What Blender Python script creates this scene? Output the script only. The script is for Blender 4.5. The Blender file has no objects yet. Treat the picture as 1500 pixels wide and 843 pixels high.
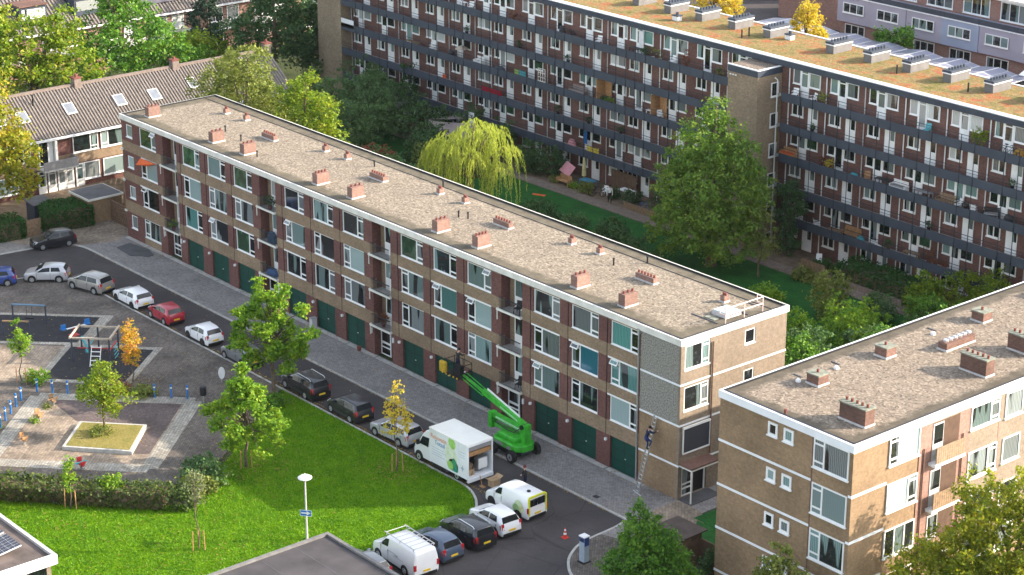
import bpy, bmesh, math, random
import numpy as np
from mathutils import Vector, Matrix, Euler
R=math.radians
rnd=random.Random(7)
rng=np.random.default_rng(11)
scene=bpy.context.scene
col=scene.collection
# ------------------------------------------------------------------ camera, light
CAM=(154.30,-86.29,59.27)
cd=bpy.data.cameras.new('camera'); cam=bpy.data.objects.new('camera',cd); col.objects.link(cam)
cam.location=CAM; cam.rotation_euler=(R(90-20.22),R(0),R(49.997)); cd.sensor_width=36; cd.lens=36*3115.08/1500
cd.clip_start=1; cd.clip_end=3000
scene.camera=cam
w=bpy.data.worlds.new("World"); scene.world=w; w.use_nodes=True
nt=w.node_tree; bg=nt.nodes['Background']; sky=nt.nodes.new('ShaderNodeTexSky'); sky.sky_type='NISHITA'
SUN_EL,SUN_AZ=23.4,36.7
sky.sun_disc=False; sky.sun_elevation=R(SUN_EL); sky.sun_rotation=R(SUN_AZ); sky.air_density=1.0; sky.dust_density=2.0; sky.ozone_density=1.0
hs=nt.nodes.new('ShaderNodeHueSaturation'); hs.inputs['Saturation'].default_value=.5
nt.links.new(sky.outputs[0],hs.inputs['Color']); nt.links.new(hs.outputs[0],bg.inputs[0]); bg.inputs[1].default_value=0.15
sl=bpy.data.lights.new('sun','SUN'); so=bpy.data.objects.new('sun',sl); col.objects.link(so)
sl.energy=3.25; sl.angle=R(.55); sl.color=(1.0,.86,.70)
sdir=Vector((math.sin(R(SUN_AZ))*math.cos(R(SUN_EL)),math.cos(R(SUN_AZ))*math.cos(R(SUN_EL)),math.sin(R(SUN_EL))))
so.rotation_euler=sdir.to_track_quat('Z','Y').to_euler(); so.location=(60,60,80)
vs=scene.view_settings; vs.view_transform='Standard'; vs.look='None'; vs.gamma=1; vs.exposure=1.86; vs.use_curve_mapping=False
scene.cycles.max_bounces=6; scene.cycles.transparent_max_bounces=8
scene.cycles.use_denoising=True
# ------------------------------------------------------------------ materials
def nm(name):
    m=bpy.data.materials.new(name); m.use_nodes=True
    t=m.node_tree; b=t.nodes['Principled BSDF']
    return m,t,b
def N(t,ty,**k):
    n=t.nodes.new(ty)
    for a,v in k.items():
        if a.startswith('i_'):
            n.inputs[a[2:].replace('_',' ')].default_value=v
        else: setattr(n,a,v)
    return n
def rgba(c): return (c[0],c[1],c[2],1)
def ramp(t,fac,stops):
    n=t.nodes.new('ShaderNodeValToRGB'); e=n.color_ramp.elements
    while len(e)<len(stops): e.new(.5)
    for i,(p,c) in enumerate(stops): e[i].position=p; e[i].color=rgba(c)
    t.links.new(fac,n.inputs[0]); return n.outputs[0]
def noise(t,vec,scale,detail=3,rough=.55):
    n=N(t,'ShaderNodeTexNoise'); n.inputs['Scale'].default_value=scale; n.inputs['Detail'].default_value=detail; n.inputs['Roughness'].default_value=rough
    t.links.new(vec,n.inputs['Vector']); return n.outputs['Fac']
def mixc(t,fac,a,b,blend='MIX'):
    n=N(t,'ShaderNodeMix',data_type='RGBA',blend_type=blend)
    for s,v in ((0,fac),(6,a),(7,b)):
        if isinstance(v,(int,float)): n.inputs[s].default_value=v
        elif isinstance(v,(tuple,list)): n.inputs[s].default_value=rgba(v)
        else: t.links.new(v,n.inputs[s])
    return n.outputs[2]
def math_(t,op,a,b=None,clamp=False):
    n=N(t,'ShaderNodeMath',operation=op,use_clamp=clamp)
    for i,v in enumerate((a,b)):
        if v is None: continue
        if isinstance(v,(int,float)): n.inputs[i].default_value=v
        else: t.links.new(v,n.inputs[i])
    return n.outputs[0]
def pos(t): return t.nodes.new('ShaderNodeNewGeometry').outputs['Position']
def obco(t): return t.nodes.new('ShaderNodeTexCoord').outputs['Object']
def bump(t,b,h,strength=.3,dist=.05):
    n=N(t,'ShaderNodeBump'); n.inputs['Strength'].default_value=strength; n.inputs['Distance'].default_value=dist
    t.links.new(h,n.inputs['Height']); t.links.new(n.outputs[0],b.inputs['Normal'])
def pm(name,c,rough=.7,var=.18,scale=3,spec=.35,metal=0,coat=0,bp=0,obj=False):
    m,t,b=nm(name)
    b.inputs['Roughness'].default_value=rough; b.inputs['Specular IOR Level'].default_value=spec; b.inputs['Metallic'].default_value=metal
    if coat: b.inputs['Coat Weight'].default_value=coat; b.inputs['Coat Roughness'].default_value=.06
    v=obco(t) if obj else pos(t)
    f=noise(t,v,scale,4)
    o=ramp(t,f,[(.3,[x*(1-var) for x in c]),(.7,[min(1,x*(1+var)) for x in c])])
    t.links.new(o,b.inputs['Base Color'])
    if bp: bump(t,b,noise(t,v,scale*6,3),bp)
    return m
def boxvec(t):
    """wall coordinates: along the wall (x or y, by the face's normal), then height"""
    g=t.nodes.new('ShaderNodeNewGeometry')
    sp=N(t,'ShaderNodeSeparateXYZ'); t.links.new(g.outputs['Position'],sp.inputs[0])
    sn=N(t,'ShaderNodeSeparateXYZ'); t.links.new(g.outputs['True Normal'],sn.inputs[0])
    a=math_(t,'ABSOLUTE',sn.outputs[0]); k=math_(t,'GREATER_THAN',a,.6)
    n=N(t,'ShaderNodeMix',data_type='FLOAT'); t.links.new(k,n.inputs[0]); t.links.new(sp.outputs[0],n.inputs[2]); t.links.new(sp.outputs[1],n.inputs[3])
    c=N(t,'ShaderNodeCombineXYZ'); t.links.new(n.outputs[0],c.inputs[0]); t.links.new(sp.outputs[2],c.inputs[1])
    return c.outputs[0],g.outputs['Position']
def brick(name,c1,c2,mortar,stain=.25,bw=.22,rh=.075,rough=.85,big=.35):
    m,t,b=nm(name); v,p=boxvec(t)
    br=N(t,'ShaderNodeTexBrick'); br.inputs['Scale'].default_value=1; br.inputs['Brick Width'].default_value=bw; br.inputs['Row Height'].default_value=rh
    br.inputs['Mortar Size'].default_value=.006; br.inputs['Color1'].default_value=rgba(c1); br.inputs['Color2'].default_value=rgba(c2); br.inputs['Mortar'].default_value=rgba(mortar)
    t.links.new(v,br.inputs['Vector'])
    f=noise(t,p,big,5,.6); g=ramp(t,f,[(.32,[1-stain]*3),(.68,[1+stain*.5]*3)])
    o=mixc(t,1.0,br.outputs['Color'],g,'MULTIPLY')
    f2=noise(t,p,5,4,.7); g2=ramp(t,f2,[(.3,[.78]*3),(.7,[1.18]*3)])
    o=mixc(t,1.0,o,g2,'MULTIPLY')
    t.links.new(o,b.inputs['Base Color']); b.inputs['Roughness'].default_value=rough; b.inputs['Specular IOR Level'].default_value=.2
    bump(t,b,br.outputs['Fac'],.25,.01)
    return m
def paver(name,c1,c2,mortar,bw,rh,rot=0,stain=.3):
    m,t,b=nm(name); p=pos(t)
    mp=N(t,'ShaderNodeMapping'); mp.inputs['Rotation'].default_value=(0,0,R(rot)); t.links.new(p,mp.inputs[0])
    br=N(t,'ShaderNodeTexBrick'); br.inputs['Scale'].default_value=1; br.inputs['Brick Width'].default_value=bw; br.inputs['Row Height'].default_value=rh
    br.inputs['Mortar Size'].default_value=.012; br.inputs['Color1'].default_value=rgba(c1); br.inputs['Color2'].default_value=rgba(c2); br.inputs['Mortar'].default_value=rgba(mortar)
    t.links.new(mp.outputs[0],br.inputs['Vector'])
    g=ramp(t,noise(t,p,.35,6,.65),[(.3,[1-stain]*3),(.7,[1+stain*.7]*3)])
    o=mixc(t,1.0,br.outputs['Color'],g,'MULTIPLY')
    g=ramp(t,noise(t,p,4,4,.7),[(.3,[.75]*3),(.7,[1.22]*3)])
    o=mixc(t,1.0,o,g,'MULTIPLY')
    t.links.new(o,b.inputs['Base Color']); b.inputs['Roughness'].default_value=.9; b.inputs['Specular IOR Level'].default_value=.2
    bump(t,b,noise(t,p,9,3),.3,.02)
    return m
def flatroof(name,x0,x1,y0,y1,gr,edge,ew=1.0):
    """gravel in the middle, bare felt along the edges"""
    m,t,b=nm(name); p=pos(t); s=N(t,'ShaderNodeSeparateXYZ'); t.links.new(p,s.inputs[0])
    d=math_(t,'MINIMUM',math_(t,'MINIMUM',math_(t,'SUBTRACT',s.outputs[0],x0),math_(t,'SUBTRACT',x1,s.outputs[0])),math_(t,'MINIMUM',math_(t,'SUBTRACT',s.outputs[1],y0),math_(t,'SUBTRACT',y1,s.outputs[1])))
    n1=noise(t,p,.7,5,.65)
    d2=math_(t,'ADD',d,math_(t,'MULTIPLY',math_(t,'SUBTRACT',n1,.5),1.6))
    k=math_(t,'MULTIPLY',math_(t,'SUBTRACT',d2,ew),2.2,clamp=True)
    vo=N(t,'ShaderNodeTexVoronoi'); vo.inputs['Scale'].default_value=8.5; t.links.new(p,vo.inputs['Vector'])
    sc=N(t,'ShaderNodeSeparateColor'); t.links.new(vo.outputs['Color'],sc.inputs[0])
    g=ramp(t,sc.outputs[0],[(0,[gr[0]*.50,gr[1]*.49,gr[2]*.49]),(.3,[gr[0]*.86,gr[1]*.85,gr[2]*.85]),(.7,[gr[0]*1.03,gr[1]*1.02,gr[2]*.99]),(1,[min(1,x*1.5) for x in gr])])
    g=mixc(t,1.0,g,ramp(t,noise(t,p,.3,5,.6),[(.3,(.90,.89,.89)),(.7,(1.08,1.07,1.05))]),'MULTIPLY')
    e=ramp(t,noise(t,p,1.4,6,.7),[(.25,[x*.6 for x in edge]),(.75,[x*1.35 for x in edge])])
    t.links.new(mixc(t,k,e,g),b.inputs['Base Color']); b.inputs['Roughness'].default_value=.95; b.inputs['Specular IOR Level'].default_value=.15
    bump(t,b,sc.outputs[1],.2,.03)
    return m
def glass(name,c,stripe=0,rough=.06,spec=.6,sc=14,room=None,part=.5):
    """a glazed window: curtain, blind or painted reflection colour c, drawn over part of a dark room if room is given"""
    m,t,b=nm(name); v,p=boxvec(t)
    b.inputs['Roughness'].default_value=rough; b.inputs['Specular IOR Level'].default_value=spec
    b.inputs['Coat Weight'].default_value=.6; b.inputs['Coat Roughness'].default_value=.02
    rn=t.nodes.new('ShaderNodeObjectInfo').outputs['Random']
    if stripe:
        wv=N(t,'ShaderNodeTexWave',wave_type='BANDS',bands_direction='X'); wv.inputs['Scale'].default_value=sc/6; wv.inputs['Distortion'].default_value=3; wv.inputs['Detail'].default_value=2
        t.links.new(v,wv.inputs['Vector'])
        o=ramp(t,wv.outputs['Fac'],[(.1,[x*(1-stripe) for x in c]),(.9,c)])
    else:
        o=ramp(t,noise(t,p,1.3,3),[(.35,[x*.5 for x in c]),(.65,[x*1.6 for x in c])])
    if room:
        mp=N(t,'ShaderNodeMapping'); mp.inputs['Scale'].default_value=(.75,.12,1); t.links.new(v,mp.inputs[0]); cv=N(t,'ShaderNodeCombineXYZ'); t.links.new(math_(t,'MULTIPLY',rn,37.0),cv.inputs[0]); va=N(t,'ShaderNodeVectorMath',operation='ADD'); t.links.new(mp.outputs[0],va.inputs[0]); t.links.new(cv.outputs[0],va.inputs[1])
        k=ramp(t,noise(t,va.outputs[0],1.4,2,.4),[(part-.015,(0,0,0)),(part+.015,(1,1,1))])
        dr=ramp(t,noise(t,p,2.2,4,.7),[(.35,[x*.4 for x in room]),(.62,room),(.75,[x*4 for x in room])])
        o=mixc(t,k,dr,o)
    g=N(t,'ShaderNodeCombineColor'); f=math_(t,'ADD',math_(t,'MULTIPLY',rn,.7),.65)
    for q in range(3): t.links.new(f,g.inputs[q])
    o=mixc(t,1.0,o,g.outputs[0],'MULTIPLY')
    t.links.new(o,b.inputs['Base Color'])
    return m
def foliage(name,cols,trans=.35,nsc=.5):
    m=bpy.data.materials.new(name); m.use_nodes=True; t=m.node_tree; b=t.nodes['Principled BSDF']; out=t.nodes['Material Output']
    g=t.nodes.new('ShaderNodeNewGeometry')
    f=math_(t,'ADD',math_(t,'MULTIPLY',g.outputs['Random Per Island'],.6),math_(t,'MULTIPLY',noise(t,g.outputs['Position'],nsc,3),.8))
    f=math_(t,'SUBTRACT',f,.2,clamp=True)
    k=len(cols); o=ramp(t,f,[(.12+.76*i/(k-1),c) for i,c in enumerate(cols)])
    t.links.new(o,b.inputs['Base Color']); b.inputs['Roughness'].default_value=.6; b.inputs['Specular IOR Level'].default_value=.25
    tr=t.nodes.new('ShaderNodeBsdfTranslucent'); t.links.new(mixc(t,1.0,o,(1.25,1.3,.55),'MULTIPLY'),tr.inputs[0])
    mx=t.nodes.new('ShaderNodeMixShader'); mx.inputs[0].default_value=trans
    t.links.new(b.outputs[0],mx.inputs[1]); t.links.new(tr.outputs[0],mx.inputs[2]); t.links.new(mx.outputs[0],out.inputs[0])
    return m
def grassmat(name,c0,c1,dry,sc=1.0,dryk=.62):
    m,t,b=nm(name); p=pos(t)
    o=ramp(t,noise(t,p,1.1*sc,6,.7),[(.3,c0),(.7,c1)])
    k=ramp(t,noise(t,p,.45*sc,5,.6),[(dryk,(0,0,0)),(dryk+.12,(1,1,1))])
    o=mixc(t,k,o,dry)
    o=mixc(t,1.0,o,ramp(t,noise(t,p,9,4,.75),[(.3,[.6]*3),(.7,[1.35]*3)]),'MULTIPLY')
    t.links.new(o,b.inputs['Base Color']); b.inputs['Roughness'].default_value=.85; b.inputs['Specular IOR Level'].default_value=.15
    bump(t,b,noise(t,p,14,3,.7),.7,.08)
    return m
MT={}
def asphaltmat():
    m,t,b=nm('asphalt'); p=pos(t)
    o=ramp(t,noise(t,p,.22,6,.65),[(.3,(.054,.049,.05)),(.5,(.070,.063,.063)),(.72,(.098,.089,.086))])
    vo=N(t,'ShaderNodeTexVoronoi',feature='DISTANCE_TO_EDGE'); vo.inputs['Scale'].default_value=.33; t.links.new(mixc(t,.12,p,N(t,'ShaderNodeTexNoise').outputs['Color']),vo.inputs['Vector'])
    cr=ramp(t,vo.outputs['Distance'],[(.0,(.55,.55,.55)),(.012,(1,1,1))]); o=mixc(t,.7,o,cr,'MULTIPLY')
    st=ramp(t,noise(t,p,.9,3,.5),[(.66,(1,1,1)),(.76,(.62,.60,.60))]); o=mixc(t,1.0,o,st,'MULTIPLY')
    o=mixc(t,1.0,o,ramp(t,noise(t,p,12,3,.8),[(.3,[.8]*3),(.7,[1.2]*3)]),'MULTIPLY')
    t.links.new(o,b.inputs['Base Color']); b.inputs['Roughness'].default_value=.9; b.inputs['Specular IOR Level'].default_value=.2; bump(t,b,noise(t,p,20,2),.2,.01); return m
MT['white']=pm('white_paint',(.78,.78,.76),.45,.06,2)
MT['trim']=pm('cream_fascia_paint',(.66,.64,.58),.6,.14,1.1)
MT['whitetrim']=pm('white_trim_paint',(.78,.79,.80),.5,.08,1)
MT['concrete']=pm('concrete_edge',(.42,.41,.38),.85,.2,2.5,bp=.2)
MT['tan']=brick('tan_brick',(.285,.20,.125),(.23,.16,.10),(.26,.21,.16))
MT['yellow']=brick('yellow_brick',(.255,.20,.148),(.22,.17,.125),(.25,.215,.17),.14)
MT['purple']=brick('purple_brick',(.175,.075,.062),(.125,.055,.05),(.15,.10,.085),.22)
MT['pink']=brick('pink_brick',(.32,.175,.14),(.27,.145,.115),(.29,.22,.18),.12)
MT['red']=brick('red_brown_brick',(.175,.085,.066),(.13,.062,.05),(.15,.11,.095),.2)
MT['greybrick']=brick('grey_tan_brick',(.30,.225,.15),(.24,.18,.12),(.25,.20,.15),.2)
MT['brown']=brick('brown_brick',(.30,.20,.115),(.25,.165,.095),(.25,.19,.13),.22)
MT['chim']=brick('chimney_brick',(.26,.155,.122),(.215,.125,.10),(.24,.17,.145),.2)
MT['chimdark']=brick('old_chimney_brick',(.19,.105,.08),(.14,.075,.06),(.17,.12,.095),.35)
MT['pot']=pm('terracotta',(.17,.055,.04),.8,.25,8)
MT['pebble']=pm('pebbledash',(.235,.225,.195),.95,.6,10,bp=.3)
MT['dark']=pm('anthracite_panel',(.042,.053,.074),.55,.15,1.2)
MT['darkrail']=pm('dark_railing',(.025,.03,.04),.5,.1,3)
MT['black']=pm('black_plastic',(.015,.015,.017),.5,.2,5)
MT['rubber']=pm('tyre_rubber',(.02,.02,.02),.85,.2,8)
MT['green_door']=pm('dark_green_garage_door',(.003,.05,.036),.45,.15,2)
MT['lead']=pm('grey_lead_flashing',(.48,.47,.46),.6,.15,4)
MT['slabgreen']=pm('mossy_cap',(.19,.20,.16),.9,.3,4)
MT['felt']=pm('roof_felt',(.085,.085,.09),.8,.25,.8,bp=.1)
MT['asphalt']=asphaltmat()
MT['steel']=pm('galvanised_steel',(.45,.46,.47),.4,.12,3,metal=.7)
MT['alu']=pm('aluminium',(.6,.61,.62),.35,.1,3,metal=.8)
MT['wood']=pm('weathered_wood',(.24,.16,.095),.8,.3,5)
MT['oak']=pm('warm_wood',(.40,.22,.10),.7,.25,5)
MT['bark']=pm('bark',(.13,.10,.07),.95,.35,6,bp=.5)
MT['fence']=pm('brown_fence_boards',(.14,.085,.055),.8,.3,3)
MT['skin']=pm('skin',(.55,.33,.24),.6,.05,9)
MT['navy']=pm('navy_workwear',(.012,.018,.05),.85,.2,9)
MT['hair']=pm('dark_hair',(.02,.014,.01),.7,.2,9)
MT['blue']=pm('blue_paint',(.02,.15,.42),.5,.15,6)
MT['redp']=pm('red_paint',(.42,.03,.03),.5,.15,6)
MT['orange']=pm('orange_cloth',(.65,.12,.03),.8,.15,4)
MT['crimson']=pm('crimson_cloth',(.36,.01,.03),.85,.2,6)
MT['yellowp']=pm('yellow_paint',(.70,.42,.02),.5,.12,5)
MT['plate']=pm('yellow_number_plate',(.75,.50,.03),.5,.06,9)
MT['tail']=pm('tail_lamp_red',(.42,.015,.02),.15,.1,9,coat=.8)
MT['lamp']=pm('headlamp_glass',(.62,.64,.66),.1,.1,9,coat=1)
MT['cloth']=pm('white_cloth',(.72,.72,.72),.9,.08,4)
MT['grey']=pm('grey_cloth',(.28,.27,.27),.9,.15,4)
MT['taupe']=pm('taupe_sail',(.27,.22,.20),.9,.15,2)
MT['teal']=pm('teal_cloth',(.06,.28,.32),.8,.15,4)
MT['cardboard']=pm('cardboard',(.42,.29,.17),.9,.12,5)
MT['pinkc']=pm('pink_cloth',(.55,.25,.27),.9,.15,4)
MT['limegreen']=pm('lift_green_paint',(.045,.40,.028),.45,.3,3,coat=.2)
MT['mat']=pm('black_rubber_mat',(.022,.022,.026),.95,.25,2,bp=.3)
MT['pave_grey']=paver('grey_brick_paving',(.30,.28,.268),(.235,.22,.21),(.16,.15,.14),.24,.12,0,.2)
MT['pave_brown']=paver('brown_paving',(.17,.145,.125),(.115,.098,.088),(.085,.08,.065),.3,.15,45,.42)
MT['pave_warm']=paver('warm_paving',(.33,.265,.20),(.235,.185,.15),(.17,.15,.10),.4,.2,45,.5)
MT['pave_purple']=paver('purple_paving',(.15,.115,.11),(.105,.083,.083),(.08,.07,.06),.22,.11,45,.35)
MT['pave_light']=paver('pale_stone_setts',(.39,.365,.32),(.28,.26,.225),(.15,.145,.10),.3,.2,45,.3)
MT['path']=paver('garden_path_tiles',(.24,.185,.15),(.19,.145,.12),(.12,.1,.08),.3,.3,0,.2)
MT['earth']=pm('bare_earth',(.16,.115,.075),.95,.35,1.5,bp=.4)
MT['ground']=grassmat('rough_ground',(.035,.055,.02),(.07,.085,.03),(.10,.085,.05),.5,.55)
MT['lawn']=grassmat('lawn_grass',(.050,.155,.002),(.14,.275,.003),(.21,.22,.02),.9,.66)
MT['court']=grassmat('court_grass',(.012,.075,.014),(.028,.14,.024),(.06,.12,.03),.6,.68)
MT['dry']=grassmat('dry_grass',(.17,.16,.04),(.30,.24,.08),(.10,.17,.02),1.2,.6)
GL=[glass('glass_dark',(.20,.23,.23),.4,room=(.014,.018,.02),part=.60),glass('glass_dim_room',(.18,.25,.24),.45,room=(.022,.027,.028),part=.52),glass('glass_teal_curtain',(.19,.29,.28),.45,room=(.02,.026,.026),part=.43),glass('glass_pale_blind',(.28,.37,.36),.12),glass('glass_grey_curtain',(.22,.25,.25),.55,room=(.02,.024,.025),part=.42),glass('glass_green_reflection',(.03,.07,.035)),glass('glass_white_net',(.45,.48,.47),.25,room=(.03,.035,.035),part=.38),glass('glass_blue_curtain',(.03,.19,.28),.35,room=(.02,.026,.028),part=.40),glass('glass_teal_lined',(.10,.27,.25),.5,room=(.02,.03,.03),part=.38)]  # the green panes have a reflection painted into their base colour
# ------------------------------------------------------------------ geometry helpers
class MB:
    def __init__(s,T=None): s.v=[];s.f=[];s.m=[];s.T=T
    def add(s,vs,fs,m=0):
        n=len(s.v)
        if s.T: vs=[s.T(*p) for p in vs]
        s.v+=[tuple(p) for p in vs]; s.f+=[tuple(i+n for i in f) for f in fs]; s.m+=[m]*len(fs); return s
    def box(s,a0,a1,b0,b1,c0,c1,m=0):
        return s.add([(a0,b0,c0),(a1,b0,c0),(a1,b1,c0),(a0,b1,c0),(a0,b0,c1),(a1,b0,c1),(a1,b1,c1),(a0,b1,c1)],[(0,3,2,1),(4,5,6,7),(0,1,5,4),(1,2,6,5),(2,3,7,6),(3,0,4,7)],m)
    def prism(s,pts,z0,z1,m=0):
        n=len(pts)
        return s.add([(x,y,z0) for x,y in pts]+[(x,y,z1) for x,y in pts],[tuple(range(n-1,-1,-1)),tuple(range(n,2*n))]+[(i,(i+1)%n,n+(i+1)%n,n+i) for i in range(n)],m)
    def slab(s,pts,th,m=0):
        """a 3D outline (list of points) given thickness th along its normal"""
        P=[Vector(p) for p in pts]; nn=(P[1]-P[0]).cross(P[2]-P[0]).normalized()*th; n=len(P)
        return s.add([tuple(p) for p in P]+[tuple(p+nn) for p in P],[tuple(range(n-1,-1,-1)),tuple(range(n,2*n))]+[(i,(i+1)%n,n+(i+1)%n,n+i) for i in range(n)],m)
    def tube(s,pts,rad,n=8,m=0):
        P=[Vector(p) for p in pts]; k=len(P)
        if isinstance(rad,(int,float)): rad=[rad]*k
        vs=[];prev=None
        for i in range(k):
            d=(P[min(i+1,k-1)]-P[max(i-1,0)]).normalized()
            a=Vector((0,0,1)) if abs(d.z)<.9 else Vector((1,0,0))
            if prev is not None and abs(prev.dot(d))<.95: u=(prev-d*prev.dot(d)).normalized()
            else: u=d.cross(a).normalized()
            prev=u; v=d.cross(u)
            vs+=[tuple(P[i]+(u*math.cos(2*math.pi*j/n)+v*math.sin(2*math.pi*j/n))*rad[i]) for j in range(n)]
        fs=[(i*n+j,i*n+(j+1)%n,(i+1)*n+(j+1)%n,(i+1)*n+j) for i in range(k-1) for j in range(n)]
        fs+=[tuple(range(n-1,-1,-1)),tuple(range((k-1)*n,k*n))]
        return s.add(vs,fs,m)
    def lathe(s,c,prof,n=12,m=0):
        x,y,z=c; k=len(prof)
        vs=[(x+r*math.cos(2*math.pi*j/n),y+r*math.sin(2*math.pi*j/n),z+h) for r,h in prof for j in range(n)]
        fs=[(i*n+j,i*n+(j+1)%n,(i+1)*n+(j+1)%n,(i+1)*n+j) for i in range(k-1) for j in range(n)]+[tuple(range(n-1,-1,-1)),tuple(range((k-1)*n,k*n))]
        return s.add(vs,fs,m)
    def build(s,name,mats,parent=None,local=False,smooth=False,loc=None,recalc=True):
        if not isinstance(mats,(list,tuple)): mats=[mats]
        o3=Vector(loc) if loc is not None else Vector((0,0,0))
        if parent is not None and not local: o3=wloc(parent)
        me=bpy.data.meshes.new(name)
        me.from_pydata([tuple(Vector(p)-o3) for p in s.v] if o3.length else s.v,[],s.f)
        for m in mats: me.materials.append(m)
        if len(mats)>1: me.polygons.foreach_set('material_index',s.m)
        if recalc:
            bm=bmesh.new(); bm.from_mesh(me); bmesh.ops.recalc_face_normals(bm,faces=bm.faces); bm.to_mesh(me); bm.free()
        if smooth: me.polygons.foreach_set('use_smooth',[True]*len(me.polygons))
        me.update()
        return link(name,me,parent,loc)
def link(name,me,parent=None,loc=None):
    o=bpy.data.objects.new(name,me); col.objects.link(o)
    if parent is not None: o.parent=parent
    elif loc is not None: o.location=loc
    return o
def wloc(o):
    v=Vector((0,0,0))
    while o is not None: v+=o.location; o=o.parent
    return v
def tag(o,label=None,cat=None,group=None,kind=None):
    if label: o['label']=label
    if cat: o['category']=cat
    if group: o['group']=group
    if kind: o['kind']=kind
    return o
def empty(name,loc,label,cat,group=None,rz=0):
    o=bpy.data.objects.new(name,None); col.objects.link(o); o.location=loc; o.rotation_euler=(0,0,rz); o.empty_display_size=.3
    return tag(o,label,cat,group)
def copytree(o,parent=None):
    c=o.copy(); col.objects.link(c); c.parent=parent
    for ch in list(o.children): copytree(ch,c)
    return c
def Tf(y0): return lambda u,d,z:(u,y0-d,z)
def Tr(x0): return lambda u,d,z:(x0+d,u,z)
def sheet(name,pts,z,mat,kind='structure',th=.004):
    m=MB(); m.prism(pts,z-.3,z); return tag(m.build(name,mat),kind=kind)
# ------------------------------------------------------------------ windows
WH=MT['white']
def window(par,T,u0,u1,z0,z1,style,g1,g2,d0=0,name='window',flap=False,sill=True,fr=.075,rail=False,framemat=None):
    """frame mesh (one part) with its panes as one sub-part; styles L / R = narrow sash on that side, 1 2 3 = equal lights"""
    f=MB(T); a,b=d0-.04,d0+.03
    f.box(u0,u0+fr,a,b,z0,z1); f.box(u1-fr,u1,a,b,z0,z1); f.box(u0+fr,u1-fr,a,b,z1-fr,z1); f.box(u0+fr,u1-fr,a,b,z0,z0+fr)
    w=u1-u0; p=MB(T); pa,pb=d0-.03,d0-.015
    i0,i1,j0,j1=u0+fr,u1-fr,z0+fr,z1-fr
    if style in 'LR':
        k=.30*w
        mu=u0+k if style=='L' else u1-k
        f.box(mu-.05,mu+.05,a,b-.004,j0,j1)
        s0,s1=(i0,mu-.05) if style=='L' else (mu+.05,i1)
        zt=z1-.30*(z1-z0)*.62; zb=z0+.21*(z1-z0)
        f.box(s0,s1,a,b-.008,zt-.05,zt+.05); f.box(s0,s1,a,b-.008,zb-.05,zb+.05)
        m0,m1=(mu+.05,i1) if style=='L' else (i0,mu-.05)
        p.box(m0,m1,pa,pb,j0,j1,0)
        for q0,q1 in ((j0,zb-.05),(zb+.05,zt-.05),(zt+.05,j1)): p.box(s0,s1,pa,pb,q0,q1,1)
        if flap:
            dz=.30
            f.slab([T(s0-.02,b+.02,j1),T(s1+.02,b+.02,j1),T(s1+.02,b+.26,j1-dz),T(s0-.02,b+.26,j1-dz)] if False else [(s0-.02,b+.02,j1),(s1+.02,b+.02,j1),(s1+.02,b+.24,j1-dz),(s0-.02,b+.24,j1-dz)],.03)
            e=(.24)/dz
            p.slab([(s0+.05,b+.02+.07*e+.035,j1-.07+.028),(s1-.05,b+.02+.07*e+.035,j1-.07+.028),(s1-.05,b+.02+.23*e*.95+.035,j1-.23+.028),(s0+.05,b+.02+.23*e*.95+.035,j1-.23+.028)],.012,1)
    else:
        n=int(style)
        for i in range(1,n):
            mu=u0+w*i/n; f.box(mu-.045,mu+.045,a,b-.004,j0,j1)
        for i in range(n):
            q0=i0 if i==0 else u0+w*i/n+.045; q1=i1 if i==n-1 else u0+w*(i+1)/n-.045
            p.box(q0,q1,pa,pb,j0,j1,0 if i%2==0 else 1)
    if sill: f.box(u0-.05,u1+.05,a,d0+.10,z0-.07,z0,0)
    if rail:
        f.box(u0-.18,u1+.05,d0+.06,d0+.16,z1-.02,z1+.08); f.box(u0-.18,u0-.13,d0+.06,d0+.1,z1-.75,z1-.02); f.box(u1+.02,u1+.06,d0+.06,d0+.1,z1-.6,z1-.02)
    o=f.build(name,framemat or WH,par)
    p.build('pane',[g1,g2],o)
    return o
def pick(k=None): return rnd.choice([GL[i] for i in (k or (0,0,1,1,2,2,3,4,4,5,8))])
def pots(m,u,v,z,n,dx,dy,r=.09,h=.28,mi=1):
    for i in range(n): m.lathe((u+dx*i,v+dy*i,z),[(r*1.15,0),(r,h*.8),(r*1.25,h*.82),(r*1.2,h)],8,mi)
def stack(par,x0,x1,y0,y1,z,h,np_,mats,along='y',cap=None,base=True,name='chimney'):
    m=MB(); m.box(x0,x1,y0,y1,z-.05,z+h,0)
    if base: m.box(x0-.05,x1+.05,y0-.05,y1+.05,z-.04,z+.10,2)
    zt=z+h
    if cap: m.box(x0-.05,x1+.05,y0-.05,y1+.05,zt,zt+.07,3); zt+=.07
    L=(y1-y0) if along=='y' else (x1-x0)
    for i in range(np_):
        k=(i+.5)/np_
        x=(x0+x1)/2 if along=='y' else x0+L*k; y=y0+L*k if along=='y' else (y0+y1)/2
        m.lathe((x,y,zt),[(.085,0),(.07,.12),(.09,.13),(.085,.18)],8,1)
    return m.build(name,mats,par)
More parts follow.
